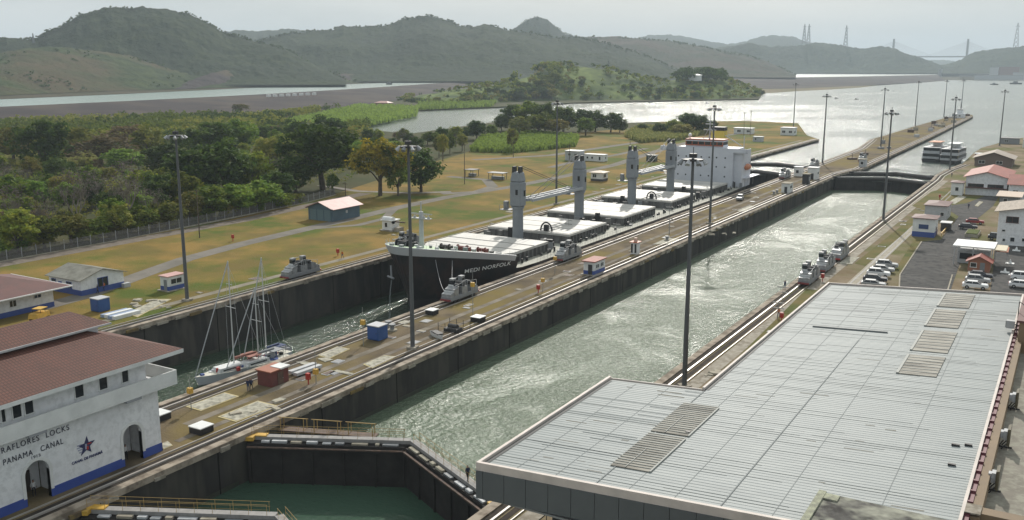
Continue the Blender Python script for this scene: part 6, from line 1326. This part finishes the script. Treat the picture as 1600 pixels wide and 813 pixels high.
# booths among the far gates on the centre wall
booth('wall_booth', 'small white booth with flat pale roof on the centre wall before the far gates', 'booth', 1233, 302, 2.6, 4.4, 3.0, white, conc_lt, None, (('E', .6, 1.4, 2.6, 1.0),), flat=True, dr=('S', -1.6, .9, 2, dark))
booth('wall_booth', 'dark sided narrow booth among the far gates', 'booth', 1263, 288, 2.2, 2.4, 3.4, dark, conc_lt, None, (('E', .5, 1.4, 1.4, 1.0),), flat=True)
booth('wall_booth', 'white booth with open doorway among the far gates', 'booth', 1276, 281, 3.4, 3.6, 4.2, white, greyl, None, (('E', .6, 1.8, 1.8, 1.0),), flat=True, dr=('S', -2.2, 1.0, 2.2, dark))
booth('wall_booth', 'white booth on the far left edge of the centre wall among the gates', 'booth', 1252, 276, 2.8, 3, 3.4, white, greyl, None, (('S', -2.2, 1.2, 1.2, 1.2),), flat=True)
booth('wall_booth', 'pale hut on the long pier beside the bend', 'booth', 1352, 262, 2.6, 3, 3.2, greyl, conc_lt, None, (('S', -2, 1.2, 1.2, 1.2),), flat=True)
booth('white_booth', 'white booth with red roof and blue base on the centre wall below the cargo ship', 'booth', 928, 431, 2.3, 5.0, 2.7, white, redroof, blue, (('E', .7, 1.35, 1.5, .8), ('E', 2.9, 1.35, 1.4, .8)), flat=True, plinth=.15, ov=.35, dr=('S', -1.3, .9, 2.0, dark))
P = G(995, 398); t = T('striped_booth', 'small white booth with dark vertical stripes and orange red roof on the centre wall', 'booth', (P[0], P[1], 0)); m = MB(); m.box(-1.5, 0, 0, 1.7, 0, 2.6); m.build('wall', white, t)
for a in (-1.42, -.55): m = MB(); m.box(a, a + .4, -.05, -.003, .3, 2.3); m.build('door', redm if 0 else dark, t)
m = MB(); m.box(-1.8, .3, -.3, 2.0, 2.61, 2.75); m.build('roof', M('orange_red_roof', (.42, .14, .08), .6), t); m = MB(); m.box(-1.0, -.4, .4, 1.2, 2.76, 3.6); m.build('roof_cap', M('peach_box', (.55, .40, .32), .7), t)
# ------------------------------------------------------------ things on the centre wall
def slab(px, label, frame=True, grp='yellow edged concrete slabs on the centre wall', h=.10):
    pts = [G(*p)[:2] for p in px]; c = np.mean(pts, 0); t = T('concrete_slab', label, 'slab', (float(c[0]), float(c[1]), 0), 0, grp)
    L2 = [((p[0] - c[0]), (p[1] - c[1])) for p in pts]; A = sum(L2[i][0] * L2[(i + 1) % 4][1] - L2[(i + 1) % 4][0] * L2[i][1] for i in range(4)); L2 = L2[::-1] if A < 0 else L2
    if frame: m = MB(); m.prism(L2, -.05, h * .7); m.build('yellow_edge', M('cream_yellow_edge', (.52, .43, .20), .8, (.40, .34, .2), 1) if 'cream_yellow_edge' not in bpy.data.materials else bpy.data.materials['cream_yellow_edge'], t)
    m = MB(); m.prism([(a * .88, b_ * .92) for a, b_ in L2], -.04, h); m.build('cover', M('pale_slab', (.47, .45, .37), .85, (.33, .31, .25), .7, c3=(.25, .24, .2), scale3=1.5) if 'pale_slab' not in bpy.data.materials else bpy.data.materials['pale_slab'], t)
slab([(290, 636), (351, 614), (374, 620), (314, 643)], 'large yellow edged slab nearest the control house')
slab([(340, 652), (403, 627), (434, 635), (369, 660)], 'yellow edged slab with dark markings next to the wall edge')
slab([(423, 627), (437, 622), (449, 624), (434, 631)], 'tiny pale slab beside the slab with dark markings', False)
slab([(495, 556), (527, 542), (547, 546), (515, 561)], 'pale yellow slab left of the blue cabinet'); slab([(495, 561), (510, 559), (522, 563), (508, 567)], 'small pale slab touching the one left of the blue cabinet', False)
slab([(460, 566), (475, 565), (502, 572), (492, 577)], 'narrow pale slab right of the white plank stack', False); slab([(567, 570), (600, 556), (620, 558), (582, 576)], 'pale yellow slab near the channel edge below the blue cabinet'); slab([(517, 581), (525, 578), (555, 585), (547, 587)], 'narrow pale slab left of the one near the channel edge', False)
slab([(255, 703), (270, 697), (262, 690), (250, 695)], 'bright yellow plate at the corner of the control house'); slab([(972, 360), (1015, 348), (1035, 352), (990, 364)], 'pale slab with a stand on it left of the mid channel light mast', False); slab([(1018, 383), (1040, 372), (1068, 374), (1050, 382)], 'wide pale slab with a dark bollard', False)
slab([(1150, 330), (1172, 321), (1180, 323), (1162, 332)], 'pale slab at the foot of the mast before the superstructure', False); slab([(620, 505), (632, 501), (645, 503), (632, 508)], 'pale slab behind the thick light mast', False)
slab([(1308, 413), (1325, 402), (1345, 402), (1332, 414)], 'bright white slab beside the three locomotives', False, None); slab([(195, 491), (245, 468), (268, 468), (215, 496)], 'yellowish broken slab on the left bank behind the control house roof', True, None)
slab([(1478, 318), (1500, 305), (1512, 308), (1492, 320)], 'long white slab on the grass by the tall kiosk', False, None); slab([(1523, 322), (1530, 315), (1536, 316), (1528, 323)], 'yellowish board lying on the grass verge', True, None)
def hatchbox(px, py, label, s=1.9):
    P = G(px, py); t = T('vent_box', label, 'vent box', (P[0], P[1], 0), 0, 'black vent boxes with white tops'); m = MB(); m.box(-s / 2, s / 2, -s / 2, s / 2, 0, .75); m.build('body', black, t); m = MB(); m.box(-s / 2 - .06, s / 2 + .06, -s / 2 - .06, s / 2 + .06, .753, .86); m.build('lid', white, t)
for a in ((315, 675, 'black vent box with white lid near the wall edge below the yellow edged slabs'), (249, 655, 'black vent box with white lid touching the control house corner'), (675, 491, 'black vent box with white lid beside the ship bow locomotive', 1.6), (747, 502, 'black vent box with white lid near the channel edge right of the thick mast', 1.8)): hatchbox(*a)
P = G(424, 606); t = T('red_shed', 'small red shed with orange and white roof on the centre wall beside the yachts', 'shed', (P[0], P[1], 0)); m = MB(); m.box(-2.4, 0, 0, 3.2, 0, 2.0); m.build('wall', M('shed_red', (.15, .04, .035), .6, (.11, .035, .03), 1), t); m = MB(); m.box(-2.6, .2, -.2, 1.6, 2.01, 2.15); m.box(-2.6, -1.7, 1.61, 3.4, 2.01, 2.15); m.build('roof', M('orange_roof_sheet', (.30, .10, .05), .6), t); m = MB(); m.box(-1.69, .2, 1.61, 3.4, 2.01, 2.22); m.build('roof_panel', white, t); door(t, 'E', 1.2, 1.0, 1.7, 0, rust)
for i in range(2):
    P = G(432 + i * 1.0, 597 - i * 1); t = T('white_plank', 'long white pontoon panel beside the red shed', 'panel', (P[0] + .9 - i * 1.1, P[1] + 2.6, 0), R(-4), 'white panels beside the red shed'); m = MB(); m.box(-.38, .38, 0, 4.6, .25, .65); m.build('panel', greyl, t); m = MB(); m.box(-.3, .3, .6, .9, 0, .249); m.box(-.3, .3, 4.0, 4.3, 0, .249); m.build('skid', dark, t)
def reel(px, py, label, mat=greym, s=1.0, cat='bollard', name='bollard'):
    P = G(px, py); t = T(name, label, cat, (P[0], P[1], 0)); m = MB(); m.tube((0, 0, 0), (0, 0, .25), .8 * s, n=12); m.build('base', conc_lt, t); m = MB(); m.tube((0, 0, .25), (0, 0, .9 * s), .35 * s, n=10); m.tube((0, 0, .9 * s), (0, 0, 1.1 * s), .55 * s, n=10); m.build('post', mat, t)
for a in ((607, 512, 'pale capstan behind the blue cabinet'), (1233, 271, 'capstan by the far booths'), (1214, 302, 'capstan left of the flat roofed booth'), (613, 517, 'second pale capstan behind the blue cabinet'), (1042, 376, 'dark bollard on the wide pale slab'), (985, 357, 'capstan on the pale slab left of the mid channel mast'), (1209, 304, 'second capstan left of the flat roofed booth')): reel(*a)
def redbox(px, py, pt, label):
    P = G(px, py); t = T('fire_box', label, 'fire box', (P[0], P[1], 0)); m = MB(); m.tube((0, 0, 0), (0, 0, .7), .09, n=6); m.build('stand', redm, t); m = MB(); m.box(-.28, .28, -.22, .22, .7, 1.55); m.build('box', redm, t)
for a in ((482, 601, 0, 'red fire box near the red shed on the centre wall'), (841, 458, 0, 'dark red fire box left of the white booth'), (1221, 503, 0, 'red fire box beside the right channel near the metal roof'), (528, 400, 0, 'small red box on the left lawn edge before the ship'), (1285, 440, 0, 'red and pale stand beside the nearest of three locomotives'), (364, 377, 0, 'small dark red hydrant on the lawn by the fence'), (1468, 312, 0, 'red stand beside the right bank rail near the far gate')): redbox(*a)
# railing enclosure with machinery
P = G(708, 517); t = T('railed_pit', 'fenced machinery pit with thin posts on the centre wall', 'railing', (P[0], P[1], 0)); m = MB()
for a in range(4):
    for b_ in (0, 1): m.tube((-1.8 + a * 1.3, -1.5 + b_ * 3.2, 0), (-1.8 + a * 1.3, -1.5 + b_ * 3.2, 1.5), .045, n=4)
m.tube((-1.8, -1.5, .9), (2.1, -1.5, .9), .035, n=4); m.tube((-1.8, 1.7, .9), (2.1, 1.7, .9), .035, n=4); m.build('railing', dark, t); m = MB(); m.box(-1.2, 1.2, -.9, .9, 0, .5); m.tube((-.8, 0, .75), (.8, 0, .75), .4, n=8); m.build('machine', dark, t)
P = G(684, 527); t = T('handling_dinghy', 'small white and dark boat lying on the centre wall beside the fenced pit', 'boat', (P[0], P[1], .15), R(60)); m, top = hullmesh(3.6, 1.4, .5); m.build('hull', white, t); m = MB(); m.box(-.5, .5, -1.0, 1.3, .45, .62); m.build('cover', dark, t)
# broken concrete debris on the banks
DG = 'broken concrete pieces along the left bank'
rr = random.Random(21)
def rubble(px, py, n, spread, lab, grp, mat=None):
    for i in range(n):
        P = G(px + rr.uniform(-spread, spread), py + rr.uniform(-spread * .2, spread * .2)); s = rr.uniform(.25, .8); m = MB(); m.box(-s, s, -s * .6, s * .6, 0, s * .35, tx=.2); o = m.build('concrete_piece', mat or conc_lt, None, loc=(P[0], P[1], 0), rot=(0, 0, rr.random() * 3)); tag(o, lab, 'rubble', grp)
rubble(235, 476, 14, 34, 'broken concrete piece beside the left bank track', DG); rubble(640, 372, 8, 26, 'pale concrete piece on the lawn near the ship bow', 'pale pieces on the lawn near the bow'); rubble(790, 352, 8, 24, 'concrete piece on the left bank beyond the first crane', 'pieces on the left bank beyond the first crane')
rubble(1120, 360, 10, 40, 'small concrete piece on the centre wall below the superstructure', 'pieces on the centre wall below the superstructure'); rubble(1120, 585, 6, 20, 'pale stone near the corner of the metal roof', 'stones near the metal roof corner'); rubble(420, 640, 7, 60, 'small pale piece on the centre wall near the slabs', 'pieces near the yellow edged slabs')
rubble(1450, 330, 10, 40, 'pale piece on the right bank near the far gates', 'pieces near the far gates')

# ------------------------------------------------------------ cars
carpaint = [M('car_white', (.70, .71, .72), .3), M('car_silver', (.38, .39, .40), .3, metal=.3), M('car_dark', (.04, .045, .06), .3), M('car_red', (.25, .03, .03), .3)]
tyre = M('tyre', (.02, .02, .02), .9)
def car(px, py, rz, c, label, loc=None, suv=False, grp=None):
    P = loc or G(px, py, .05); t = T('parked_car', label, 'car', (P[0], P[1], .05), rz, grp); h = .25 if suv else 0
    prof = [(-2.2, .35), (-2.25, .75), (-2.1, .95 + h * .4), (-1.0, 1.0 + h * .5), (2.0, 1.02 + h * .5), (2.2, .9 + h * .4), (2.22, .35)]
    m = MB(); m.profx(prof[::-1], -.86, .86); m.build('body', carpaint[c], t, bevel=.07)
    m = MB(); k = 1.42 + h; m.v = [(-.8, -1.05, 1.0 + h * .5), (.8, -1.05, 1.0 + h * .5), (.8, 1.9, 1.0 + h * .5), (-.8, 1.9, 1.0 + h * .5), (-.64, -.35, k), (.64, -.35, k), (.64, 1.35 + h, k), (-.64, 1.35 + h, k)]; m.f = [(0, 1, 5, 4), (1, 2, 6, 5), (2, 3, 7, 6), (3, 0, 4, 7)]; m.m = [0] * 4; m.build('windows', glass, t)
    m = MB(); m.box(-.66, .66, -.38, 1.38 + h, k, k + .05); 
    for x in (-.72, .72): m.tube((x * 1.08, -1.05, 1.0 + h * .5), (x * .9, -.35, k), .05, n=4); m.tube((x * 1.08, 1.9, 1.0 + h * .5), (x * .9, 1.35 + h, k), .05, n=4); m.tube((x * 1.05, .5, 1.0 + h * .5), (x * .9, .5, k), .05, n=4)
    m.build('car_roof', carpaint[c], t)
    for x in (-.82, .82):
        for y in (-1.35, 1.35): m = MB(); m.tube((x - .1, y, .33), (x + .1, y, .33), .33, n=14); w = m.build('wheel', tyre, t); m = MB(); m.tube((x * 1.13 - .02, y, .33), (x * 1.13 + .02, y, .33), .18, n=10); m.build('rim', silver, w)
    for x in (-.6, .6): m = MB(); m.box(x - .2, x + .2, -2.26, -2.2, .62, .8); m.build('headlight', greyl, t); m = MB(); m.box(x - .2, x + .2, 2.2, 2.24, .65, .85); m.build('tail_light', redm, t)
for i, (px, py, c, s, lb) in enumerate(((1364, 449, 1, False, 'silver car nearest the metal roof in the row by the tracks'), (1367, 440.5, 2, False, 'dark car second from the metal roof in the row by the tracks'), (1372, 432.5, 0, True, 'white utility car third from the metal roof in the row by the tracks'), (1379, 425.5, 1, False, 'silver car farthest from the metal roof in the row by the tracks'), (1385, 419, 1, True, 'grey utility car at the far end of the row by the tracks'))): car(px, py, R(97), c, lb, suv=s)
for px, py, c, s, lb in ((1523, 451, 0, False, 'white car touching the roof edge in the right car park'), (1527, 443, 1, True, 'silver utility car in the middle of the right car park row'), (1531, 435, 2, False, 'dark car with bright roof in the right car park row'), (1596, 450, 0, False, 'white car cut by the right edge, nearer'), (1598, 438, 0, True, 'white car cut by the right edge, farther'), (1559, 375, 2, True, 'dark utility car beside the two storey office'), (1523, 350, 3, False, 'dark red car by the road in front of the office'), (1512, 358, 2, False, 'dark car beside the road left of the office')): car(px, py, R(95), c, lb, suv=s)
P = G(1156, 313); car(0, 0, R(8), 1, 'pale pickup on the centre wall before the far booths', loc=(P[0], P[1], 0), suv=True)
for i, (px, py) in enumerate(((1588, 392), (1578, 412), (1570, 426), (1583, 430))):
    P = G(px, py, .05); t = T('traffic_cone', 'small pale marker block on the right car park', 'marker', (P[0], P[1], .05), 0, 'pale markers on the right car park'); m = MB(); m.box(-.8, .8, -.8, .8, 0, .1); m.build('base', white, t); m = MB(); m.tube((0, 0, .1), (0, 0, .9), .35, .1, 8); m.build('marker', white, t)
tb = T('yellow_barrier', 'short yellow barrier along the road beside the blue based cabin', 'barrier', G(1472, 368)); m = MB(); m.box(-.1, .1, -2, 9, .7, .9); m.build('bar', yellow, tb)
for y in (-1.8, 1.8, 5, 8.6): m = MB(); m.box(-.08, .08, y - .08, y + .08, 0, .7); m.build('post', yellow, tb)
tb = T('yellow_vehicle', 'low yellow cart parked beside the long white bungalow', 'cart', G(62, 500), R(20)); m = MB(); m.box(-.9, .9, -1.6, 1.6, .5, 1.3, tx=.1); m.build('body', yellow, tb); m = MB(); m.box(-.8, .8, -.6, 1.2, 1.9, 2.0); m.build('roof', yellow, tb)
for x in (-.75, .75):
    for y in (-1.1, 1.1): m = MB(); m.tube((x - .1, y, .3), (x + .1, y, .3), .3, n=10); m.build('wheel', tyre, tb); m = MB(); m.tube((x, y * .5, 1.3), (x, y * .5, 1.9), .04, n=4); m.build('roof_post', dark, tb)
tb = T('stacked_pipes', 'stack of pale blue and white boards beside the blue cabinet on the left bank', 'boards', G(172, 497), R(0))
for i in range(4): m = MB(); m.box(-1.8 + i * 1.0, -1.0 + i * 1.0, -.5, 4.5, 0, .5 + .1 * (i % 2)); m.build('board', white if i % 2 else M('pale_blue_board', (.25, .32, .45), .6), tb)

# ------------------------------------------------------------ people
def person_mesh(walk, shirt, pants, seed):
    v = [(0, 0, .92), (0, 0, 1.15), (0, .0, 1.38), (0, .01, 1.50), (0, .0, 1.62), (0, .01, 1.76),
         (-.18, 0, 1.40), (-.25, .02, 1.14), (-.27, -.06 - walk * .1, .90), (-.27, -.10 - walk * .12, .82), (.18, 0, 1.40), (.25, .0, 1.14), (.27, -.04 + walk * .1, .90), (.27, -.08 + walk * .12, .82),
         (-.10, 0, .88), (-.11, -.02 - walk * .16, .50), (-.11, .02 - walk * .2, .09), (-.11, -.13 - walk * .2, .05), (.10, 0, .88), (.11, -.02 + walk * .12, .50), (.11, .02 + walk * .3, .09), (.11, -.13 + walk * .3, .05)]
    e = [(0, 1), (1, 2), (2, 3), (3, 4), (4, 5), (2, 6), (6, 7), (7, 8), (8, 9), (2, 10), (10, 11), (11, 12), (12, 13), (0, 14), (14, 15), (15, 16), (16, 17), (0, 18), (18, 19), (19, 20), (20, 21)]
    rad = [.15, .14, .16, .06, .095, .08, .07, .05, .035, .04, .07, .05, .035, .04, .10, .07, .045, .045, .10, .07, .045, .045]
    me = bpy.data.meshes.new('person'); me.from_pydata(v, e, []); o = bpy.data.objects.new('person_tmp', me); COL.objects.link(o)
    sk = o.modifiers.new('skin', 'SKIN'); sv = me.skin_vertices[0].data
    for i, r_ in enumerate(rad): sv[i].radius = (r_, r_ * .8)
    sv[0].use_root = True; sb = o.modifiers.new('sub', 'SUBSURF'); sb.levels = 1; sb.render_levels = 1
    dg = bpy.context.evaluated_depsgraph_get(); m2 = bpy.data.meshes.new_from_object(o.evaluated_get(dg)); bpy.data.objects.remove(o)
    for mm in (skin, shirt, pants, black): m2.materials.append(mm)
    for p in m2.polygons:
        c = p.center; k = 0
        if c.z < .13: k = 3
        elif c.z < .98 and abs(c.x) < .22: k = 2
        elif c.z < 1.47 and (c.z > 1.05 or abs(c.x) < .2): k = 1
        elif c.z > 1.70 or (c.z > 1.60 and c.y > .04): k = 3
        p.material_index = k; p.use_smooth = True
    return m2
sh1 = M('shirt_navy', (.03, .04, .08), .9); sh2 = M('shirt_white', (.55, .55, .55), .9); sh3 = M('shirt_orange', (.45, .13, .03), .9); pn1 = M('trousers_dark', (.03, .03, .035), .9); pn2 = M('trousers_blue', (.05, .07, .13), .9)
PM = [person_mesh(1, sh1, pn1, 1), person_mesh(0, sh2, pn1, 2), person_mesh(1, sh3, pn2, 3), person_mesh(0, sh1, pn2, 4)]
def person(px, py, k, rz, label, z=0, loc=None):
    P = loc or G(px, py, z); o = bpy.data.objects.new('person', PM[k]); COL.objects.link(o); o.location = (P[0], P[1], z); o.rotation_euler = (0, 0, rz); tag(o, label, 'person'); return o
person(731, 752, 0, R(60), 'person in dark clothes walking along the right leaf of the near lock gate', -.35)
person(153, 459, 0, R(120), 'person in dark clothes walking beside the grey roofed hut'); person(163, 455, 2, R(80), 'person in orange shirt beside the grey roofed hut')
person(393, 611, 0, R(30), 'person in dark clothes standing beside the red shed'); person(388, 612, 3, R(200), 'second person in dark clothes left of the red shed', 0)
person(0, 0, 1, R(90), 'person in white shirt standing inside the right arch of the control house', 0, loc=(-5.6, 63.5 + (ar[1][0] + ar[1][1]) / 2, 0)); person(0, 0, 1, R(70), 'person in pale shirt standing inside the left arch of the control house', 0, loc=(-5.8, 63.5 + (ar[0][0] + ar[0][1]) / 2 + .4, 0))
person(1513, 327, 0, R(10), 'person in dark clothes walking on the road by the grass verge'); person(1226, 452, 3, R(30), 'person in dark clothes at the channel edge before the nearest locomotive'); person(1487, 277, 0, R(20), 'person on the right bank near the tour boats'); person(535, 404, 2, R(0), 'person in orange shirt at the left bank edge before the ship')
person(1216, 497, 2, 0, 'person in red orange shirt on the grass by the metal roof')

# ------------------------------------------------------------ far away: bridge, pylons, port
BD = 5350.0
t = T('cable_stayed_bridge', 'distant cable stayed bridge with two thin towers on the horizon', 'bridge', (0, 0, 0)); bm_ = M('bridge_concrete', (.20, .20, .21), .8)
A = GD(1397, 62, BD); B = GD(1513, 62, BD); dr_ = Vector((B[0] - A[0], B[1] - A[1])).normalized(); zd = GD(1450, 88.5, BD)[2]
for Q, ztop in ((A, GD(1397, 61, BD)[2]), (B, GD(1513, 61, BD)[2])):
    m = MB(); m.box(Q[0] - 6.0, Q[0] + 6.0, Q[1] - 5, Q[1] + 5, 0, ztop, tx=.25); m.build('tower', bm_, t)
m = MB(); n = Vector((-dr_.y, dr_.x)) * 14; p0 = Vector(A[:2]) - dr_ * 180; p1 = Vector(B[:2]) + dr_ * 180; m.prism([tuple(p0 - n), tuple(p1 - n), tuple(p1 + n), tuple(p0 + n)], zd - 4.5, zd + 1.5); m.build('deck', bm_, t)
m = MB()
for Q, ztop in ((A, GD(1397, 63, BD)[2]), (B, GD(1513, 63, BD)[2])):
    for i in range(1, 13):
        for s in (-1, 1):
            if (Q is A and s < 0) or (Q is B and s > 0): L_ = i * 14
            else: L_ = i * 16
            m.tube((Q[0], Q[1], ztop - 5 - (12 - i) * 3.2), (Q[0] + dr_.x * s * L_, Q[1] + dr_.y * s * L_, zd), .35, n=3, cap=False)
m.build('stay_cable', bm_, t)
def pylon(px, pyb, pyt, D, label):
    P = GD(px, pyb, D); Q = GD(px, pyt, D); h = Q[2] - P[2]; t = T('lattice_mast', label, 'pylon', (P[0], P[1], P[2] - 6), 0, 'distant lattice masts on the hills'); h += 6; w = h * .09; r_ = max(.25, D * .00022); m = MB()
    for a in (-1, 1):
        for b_ in (-1, 1):
            m.tube((a * w, b_ * w, 0), (a * w * .12, b_ * w * .12, h), r_, r_ * .8, 4)
            for i in range(6):
                z0, z1 = h * i / 6, h * (i + 1) / 6; w0, w1 = w * (1 - .88 * i / 6), w * (1 - .88 * (i + 1) / 6); m.tube((a * w0, b_ * w0, z0), (-a * w1, b_ * w1, z1), r_ * .6, n=3, cap=False)
    m.build('lattice', greym, t); m = MB(); m.box(-w * .9, w * .9, -r_, r_, h * .86, h * .86 + r_ * 2); m.build('cross_arm', greym, t)
for a in ((1256, 66, 38, 4250, 'thin lattice mast left of the twin pair above the hill'), (1263, 66, 38, 4300, 'thin lattice mast right of the twin pair above the hill'), (1321, 72, 40, 4250, 'single lattice mast on the hill between the twin masts and the bridge'), (1587, 74, 36, 4400, 'lattice mast on the right hill beyond the port'), (52, 62, 52, 1850, 'tiny mast on the shoulder of the left hill'), (1004, 112, 95, 2400, 'small pylon behind the green headland'), (950, 150, 95, 1330, 'dark pylon standing on the green headland')): pylon(*a)
PG = 'pale port buildings on the far shore'
for px, py, w, h, mt, lb in ((1552, 118, 14, 34, greyl, 'pale narrow port block below the right hill'), (1573, 118, 40, 36, M('dull_red_block', (.22, .12, .11), .8), 'dull red port block below the right hill'), (1560, 122, 70, 12, greyl, 'long low pale port shed on the far shore'), (1594, 120, 24, 18, greyl, 'pale port block at the right edge'), (1525, 121, 50, 8, conc_lt, 'long low shed left of the port blocks'), (1468, 117, 5, 26, greym, 'dark tower at the end of the raised channel')):
    P = G(px, py + 3, 0); t = T('port_building', lb, 'building', (P[0], P[1], 0)); m = MB(); m.box(-w * .9, w * .9, 0, 30, 0, h); m.build('wall', mt, t); m = MB(); m.box(-w * .94, w * .94, -1, 31, h, h + 1.2); m.build('roof', greym, t)
t = T('red_shelter', 'small building with pinkish roof on the shore path by the inlet', 'building', G(596, 166, 0)); m = MB(); m.box(-8, 8, 0, 8, 0, 3.2); m.build('wall', M('terracotta_wall', (.24, .13, .10), .8), t); hip(-9, 9, -1, 9, 3.3, 1.8).build('roof', pinkroof, t)
t = T('white_house', 'white house among the trees on the headland top', 'house', tuple(GD(1084, 122, 1290))); m = MB(); m.box(-8, 8, 0, 8, -4, 3.5); m.build('wall', white, t); hip(-9, 9, -1, 9, 3.55, 1.5).build('roof', white, t)
VG = 'vehicles parked on the far embankment road'
for i in range(8):
    P = G(414 + i * 10.2, 149.8 - i * .45, CZ + .6); t = T('parked_lorry', 'pale vehicle in the line on the embankment road', 'lorry', (P[0] + 6, P[1], 6.6), R(20), VG); m = MB(); m.box(-1.3, 1.3, -4, 2.4, .8, 3.4); m.build('box_body', white, t); m = MB(); m.box(-1.2, 1.2, 2.45, 4.2, .8, 2.6); m.build('cab', greym, t)
# small covers, kerb stones and cable boxes set in the lock wall tops
rr = random.Random(91)
for (xa, xb, ya, yb, n, lab, grp) in ((-12.5, -4, 70, 345, 34, 'small concrete access cover set in the centre lock wall', 'access covers along the centre wall'), (38.5, 42.5, 100, 350, 14, 'small access cover set in the right bank beside the lock', 'access covers along the right bank'), (-60, -57.5, 80, 400, 16, 'small access cover beside the left bank concrete strip', 'access covers along the left bank')):
    for i in range(n):
        x, y = rr.uniform(xa, xb), rr.uniform(ya, yb); a, b_ = rr.uniform(.35, .9), rr.uniform(.3, 1.2)
        t = T('access_cover', lab, 'cover', (x, y, 0), 0, grp); m = MB(); m.box(-a, a, -b_, b_, 0, .07); m.build('frame', rr.choice([conc_lt, conc, greyl]), t); m = MB(); m.box(-a * .8, a * .8, -b_ * .85, b_ * .85, .071, .10); m.build('lid', rr.choice([conc, greym, rust, conc_lt]), t)
# ------------------------------------------------------------ the air
hz = MB(); hz.box(-14500, 9500, -700, 16500, -16, 420)
hm_ = bpy.data.materials.new('haze'); hm_.use_nodes = True; t = hm_.node_tree; t.nodes.remove(t.nodes['Principled BSDF'])
pv = t.nodes.new('ShaderNodeVolumePrincipled'); pv.inputs['Density'].default_value = HAZE; pv.inputs['Color'].default_value = (.78, .89, .99, 1); pv.inputs['Anisotropy'].default_value = 0
t.links.new(pv.outputs[0], t.nodes['Material Output'].inputs['Volume'])
ho = hz.build('haze', hm_); ho['kind'] = 'stuff'
